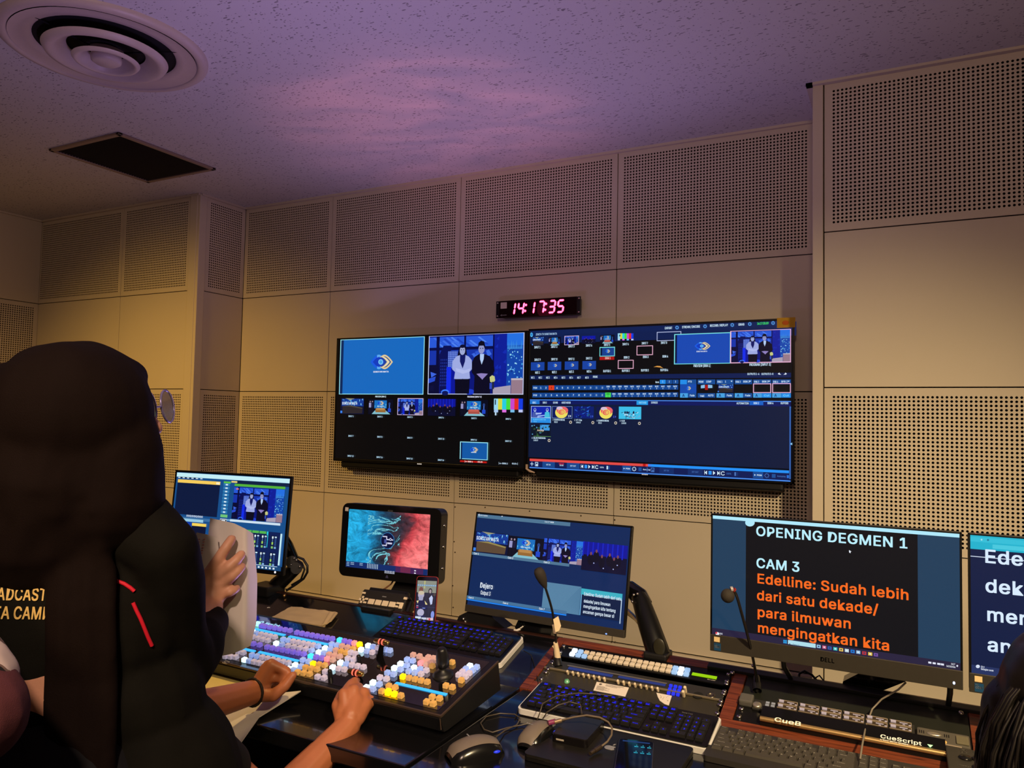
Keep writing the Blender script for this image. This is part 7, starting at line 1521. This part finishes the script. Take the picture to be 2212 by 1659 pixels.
# left fist
M_ = [D(586, 1436, 1.787), D(580, 1438, 1.808), D(574, 1444, 1.828), D(570, 1454, 1.845)]; P_ = [D(619, 1450, 1.790), D(616, 1450, 1.812), D(610, 1456, 1.832), D(602, 1463, 1.848)]
Q_ = [D(612, 1466, 1.787), D(606, 1468, 1.810), D(600, 1472, 1.830), D(594, 1477, 1.845)]; T_ = [D(592, 1467, 1.786), D(588, 1468, 1.805), D(584, 1472, 1.823), D(580, 1477, 1.838)]
for i in range(4): b.cap(w2L, .021, M_[i], .0145); chain(b, [M_[i], P_[i], Q_[i], T_[i]], [.0135, .0112, .0100, .0090])
b.cap(D(563, 1480, 1.785), .024, D(578, 1458, 1.80), .022); b.cap(D(566, 1470, 1.81), .022, D(584, 1456, 1.82), .020)
chain(b, [D(560, 1500, 1.772), D(590, 1502, 1.764), D(616, 1482, 1.768), D(633, 1459, 1.778)], [.0185, .0150, .0122, .0098])
# right hand on the fader lever
M_ = [D(743, 1499, 1.755), D(765, 1491, 1.768), D(786, 1497, 1.780), D(801, 1514, 1.782)]
for i in range(4): b.cap(w2R, .020, M_[i], (.0145, .0145, .0140, .0130)[i])
b.cap(D(758, 1545, 1.73), .024, D(768, 1515, 1.757), .021); b.cap(D(770, 1548, 1.735), .022, D(786, 1522, 1.765), .020); b.cap(D(740, 1540, 1.735), .018, D(748, 1512, 1.752), .017)
chain(b, [M_[0], D(757, 1477, 1.800), D(766, 1470, 1.822), D(772, 1470, 1.842)], [.0125, .0102, .0090, .0080])
chain(b, [M_[1], D(776, 1484, 1.815), D(779, 1500, 1.828), D(772, 1508, 1.815)], [.0125, .0105, .0095, .0088]); chain(b, [M_[2], D(796, 1494, 1.822), D(796, 1512, 1.830), D(789, 1518, 1.815)], [.0120, .0102, .0092, .0085]); chain(b, [M_[3], D(807, 1514, 1.816), D(806, 1527, 1.820), D(800, 1530, 1.808)], [.0108, .0092, .0082, .0076])
chain(b, [D(738, 1552, 1.728), D(728, 1524, 1.752), D(737, 1500, 1.792), D(758, 1482, 1.826)], [.0165, .0135, .0112, .0092])
skin_of(b, 'body', M_SKIN_D, .0034, 5, O_); eyes(at2, R2, O_)
m = MB(); m.ball(hc2+Vector((0, -.03, .045)), (.083, .098, .082)); skin_of(m, 'hair', mat('black_hair', S(10, 9, 9), .5), .006, 4, O_, .002, 20.)
m = MB(); m.ball(ch2, (.185, .13, .20)); m.ball(hp2+Vector((0, .02, .12)), (.175, .14, .18)); m.cap(nk2, .07, s2R, .062); m.cap(nk2, .07, s2L, .062); chain(m, [s2R, s2R.lerp(e2R, .62)], [.062, .060]); chain(m, [s2L, s2L.lerp(e2L, .7)], [.062, .060]); skin_of(m, 'shirt', mat('black_shirt', S(16, 16, 17), .85), .008, 5, O_, .005)
m = MB()
for s_ in (-1, 1): k_ = hp2+Vector((s_*.12, .42, .0)); a_ = k_+Vector((0, -.02, -.40)); chain(m, [hp2+Vector((s_*.09, .02, 0)), k_, a_], [.10, .078, .066])
m.ball(hp2, (.185, .145, .12)); skin_of(m, 'trousers', M_TRS, .009, 4, O_, .004)
m = MB()
for s_ in (-1, 1): k_ = hp2+Vector((s_*.12, .40, -.435)); m.cap(k_+Vector((0, -.02, -.04)), .042, k_+Vector((0, .14, -.05)), .033)
skin_of(m, 'shoes', M_SHO, .008, 3, O_)
dv = (w2L-e2L).normalized(); bc = w2L-dv*.010; a1 = dv.orthogonal().normalized(); a2 = dv.cross(a1)
m = MB(); m.tube([bc+(a1*math.cos(k*.3142)+a2*math.sin(k*.3142))*.0305 for k in range(21)], .0034, 8); wbuild(m, 'bracelet', mat('dark_cord', S(30, 18, 14), .7), O_)

# ---------- person with long black hair at the right edge
Rr = TH('person', 'person with long wavy black hair at the right edge, seen from behind', 'person', (4.20, -2.30, 0))
b = MB(); hc3 = atD(2335, 1545, 1.0); hf3 = Vector((-.1, 1, -.05)).normalized(); at3, R3_ = head(b, hc3, hf3)
hp3 = Vector((hc3.x+.02, hc3.y-.10, .52)); nk3 = hc3-Vector((0, .02, .13)); b.cap(hc3-Vector((0, .02, .05)), .05, nk3, .054); ch3 = hp3.lerp(nk3, .55); b.ball(ch3, (.155, .105, .17)); b.ball(hp3, (.165, .125, .12)); b.ball(hp3+Vector((0, 0, .1)), (.14, .11, .13))
for s_ in (-1, 1):
    sh = nk3+Vector((s_*.16, 0, -.06)); b.cap(nk3, .055, sh, .048); e_ = sh+Vector((s_*.02, .08, -.27)); w_3 = e_+Vector((-s_*.04, .20, .06)); chain(b, [sh, e_, w_3], [.045, .038, .026]); hand(b, w_3, (0, 1, 0), (0, 0, 1), (-s_, 0, 0), .4)
    k_ = hp3+Vector((s_*.10, .42, 0)); a_ = k_+Vector((0, -.02, -.42)); chain(b, [hp3+Vector((s_*.08, 0, 0)), k_, a_], [.08, .058, .036]); foot(b, a_, (0, 1, 0))
skin_of(b, 'body', M_SKIN_L, .006, 4, Rr); eyes(at3, R3_, Rr)
M_HAIR = mat('black_wavy_hair', S(15, 11, 9), .42, var=.3, vscale=60)
m = MB(); m.ball(hc3+Vector((0, -.028, .03)), (.098, .102, .098)); chain(m, [hc3+Vector((0, -.05, -.02)), hc3+Vector((0, -.07, -.16)), hc3+Vector((0, -.09, -.34))], [.085, .08, .06])
for s_ in (-1, 1): chain(m, [hc3+Vector((s_*.065, -.02, .0)), hc3+Vector((s_*.085, -.03, -.14)), hc3+Vector((s_*.085, -.05, -.32))], [.050, .045, .03])
HH = skin_of(m, 'hair', M_HAIR, .006, 4, Rr, .004, 18.)
rr = random.Random(6); m = MB()
for k in range(150):
    a = rr.uniform(math.pi*.62, math.pi*1.95); rad = rr.uniform(.97, 1.04); pts = []; ph = rr.uniform(0, 6.28); am = rr.uniform(.002, .006)
    for q in range(15):
        f = q/14; z = .136-.48*f; ra = .114*math.sin(min(1.57, f*3.6+.10))*rad+(.006*f)
        pts.append(hc3+Vector((ra*math.cos(a)*1.02+am*math.sin(ph+f*15), -.035-.03*f+ra*math.sin(a)*.98+am*math.cos(ph+f*13), z)))
    m.tube(pts, [.0022]*13+[.0016, .0006], 5)
o = wbuild(m, 'hair_locks', M_HAIR, Rr); o['kind'] = 'stuff'
m = MB(); m.ball(ch3, (.175, .125, .19)); m.ball(hp3+Vector((0, 0, .1)), (.165, .13, .15))
for s_ in (-1, 1): sh = nk3+Vector((s_*.16, 0, -.06)); m.cap(nk3+Vector((0, 0, -.03)), .06, sh, .056); e_ = sh+Vector((s_*.02, .08, -.27)); chain(m, [sh, e_, e_.lerp(e_+Vector((-s_*.04, .20, .06)), .8)], [.056, .048, .036])
skin_of(m, 'shirt', mat('charcoal_shirt', S(26, 25, 28), .85), .008, 5, Rr, .005)
m = MB(); m.ball(hp3, (.18, .14, .125))
for s_ in (-1, 1): k_ = hp3+Vector((s_*.10, .42, 0)); chain(m, [hp3+Vector((s_*.08, 0, 0)), k_, k_+Vector((0, -.02, -.39))], [.095, .075, .062])
skin_of(m, 'trousers', M_TRS, .009, 4, Rr, .004)

# ---------- person at the left edge: only an elbow in a plum sleeve and a patterned shawl show
L_ = TH('person', 'person at the left edge, elbow in plum sleeve under a black and white shawl', 'person', (2.86, -3.14, 0))
sE = D(-64, 1545, .80); sS = D(-250, 1330, .84); hp4 = Vector((2.84, -3.16, .86)); nk4 = D(-430, 1215, .86); hc4 = nk4+Vector((.0, .02, .14)); b = MB(); at4, R4 = head(b, hc4, Vector((.1, 1, -.1)))
ch4 = hp4.lerp(nk4, .62); b.cap(hc4-Vector((0, .02, .05)), .05, nk4, .055); b.ball(ch4, (.16, .105, .18)); b.ball(hp4, (.165, .12, .13)); b.ball(hp4+Vector((0, 0, .15)), (.14, .105, .16)); sS2 = nk4+(nk4-sS)*.9; sS2.z = sS.z
b.cap(nk4, .055, sS, .045); b.cap(nk4, .055, sS2, .045); wE = sE-RT*.16-UP*.12+FW*.02; chain(b, [sS, sE, wE], [.045, .040, .027]); hand(b, wE, -RT*.8-UP*.5, (0, 0, 1), (-1, 0, 0), .5)
eE2 = sS2+Vector((-.06, .05, -.27)); chain(b, [sS2, eE2, eE2+Vector((.05, .2, .05))], [.045, .040, .027]); hand(b, eE2+Vector((.05, .2, .05)), (0, 1, 0), (0, 0, 1), (1, 0, 0), .5)
for s_ in (-1, 1): k_ = hp4+Vector((s_*.085, .02, -.40)); a_ = hp4+Vector((s_*.09, 0, -.78)); chain(b, [hp4+Vector((s_*.08, 0, 0)), k_, a_], [.08, .055, .036]); foot(b, a_, (0, 1, 0))
skin_of(b, 'body', M_SKIN_L, .006, 4, L_); eyes(at4, R4, L_)
m = MB(); m.ball(ch4, (.18, .125, .20)); m.ball(hp4+Vector((0, 0, .1)), (.175, .13, .20)); m.cap(nk4, .065, sS, .062); m.cap(nk4, .065, sS2, .06); chain(m, [sS, sE], [.060, .0565]); chain(m, [sE, sE.lerp(wE, .8)], [.0565, .042]); chain(m, [sS2, eE2], [.06, .055]); skin_of(m, 'tunic', mat('plum_cloth', S(92, 46, 48), .8, var=.1, bump=.3, bscale=900), .0055, 6, L_, .003)
def shawl_mat():
    ma = bpy.data.materials.new('patterned_shawl'); tr, p = nt(ma); N = tr.nodes; L = tr.links; tc = N.new('ShaderNodeTexCoord')
    v = N.new('ShaderNodeTexNoise'); v.inputs['Scale'].default_value = 17; v.inputs['Detail'].default_value = 1.5; v.inputs['Distortion'].default_value = 1.2; L.new(tc.outputs['Object'], v.inputs['Vector'])
    cr = N.new('ShaderNodeValToRGB'); cr.color_ramp.interpolation = 'CONSTANT'; e = cr.color_ramp.elements; e[0].color = (*S(22, 20, 18), 1); e[1].position = .45; e[1].color = (*S(120, 96, 84), 1); q = e.new(.50); q.color = (*S(220, 202, 188), 1)
    L.new(v.outputs['Fac'], cr.inputs[0]); L.new(cr.outputs[0], p.inputs['Base Color']); p.inputs['Roughness'].default_value = .85; return ma
m = MB(); chain(m, [nk4+Vector((0, 0, .0)), sS, sS.lerp(sE, .78)+RT*.004], [.075, .070, .062]); chain(m, [sS, sS.lerp(sE, .72)-UP*.01-RT*.02+FW*-.006], [.07, .058]); m.ball(hc4+Vector((0, -.02, .03)), (.09, .105, .10)); m.cap(hc4, .09, nk4, .085); skin_of(m, 'shawl', shawl_mat(), .005, 6, L_, .003)
m = MB(); m.ball(hp4, (.18, .135, .14))
for s_ in (-1, 1): chain(m, [hp4+Vector((s_*.075, 0, 0)), hp4+Vector((s_*.085, .02, -.4)), hp4+Vector((s_*.09, 0, -.74))], [.105, .085, .075])
skin_of(m, 'trousers', M_TRS, .009, 4, L_, .004)

# ---------- swivel chairs carrying the two seated people
def chair(label, x, y, zt):
    t = TH('office_chair', label, 'chair', (x, y, 0), 'office chairs')
    m = MB(); m.box((x-.21, y-.20, zt-.07), (x+.21, y+.22, zt), .025); wbuild(m, 'seat', mat('chair_cloth', S(20, 20, 22), .9), t)
    m = MB(); m.box((x-.18, y-.262, zt+.14), (x+.18, y-.225, zt+.36), .015); m.box((x-.03, y-.26, zt-.06), (x+.03, y-.245, zt+.2)); wbuild(m, 'backrest', mat('chair_cloth', S(20, 20, 22), .9), t)
    m = MB(); m.cyl((x, y, .09), (x, y, zt-.06), .028); wbuild(m, 'column', M_STEEL, t)
    for k in range(5):
        a = k*1.2566+.3; d = Vector((math.cos(a), math.sin(a), 0)); m = MB(); m.tube([Vector((x, y, .10)), Vector((x, y, .075))+d*.26], [.022, .014], 8); l = wbuild(m, 'leg', M_BLK, t)
        m = MB(); c = Vector((x, y, .027))+d*.26; m.cyl(c-Vector((-d.y, d.x, 0))*.012, c+Vector((-d.y, d.x, 0))*.012, .027); wbuild(m, 'castor', M_BLK, l)
chair('black office chair under the seated person with bare forearms', hp2.x, hp2.y, hp2.z-.125)
chair('black office chair under the person with long wavy hair', hp3.x, hp3.y, hp3.z-.135)
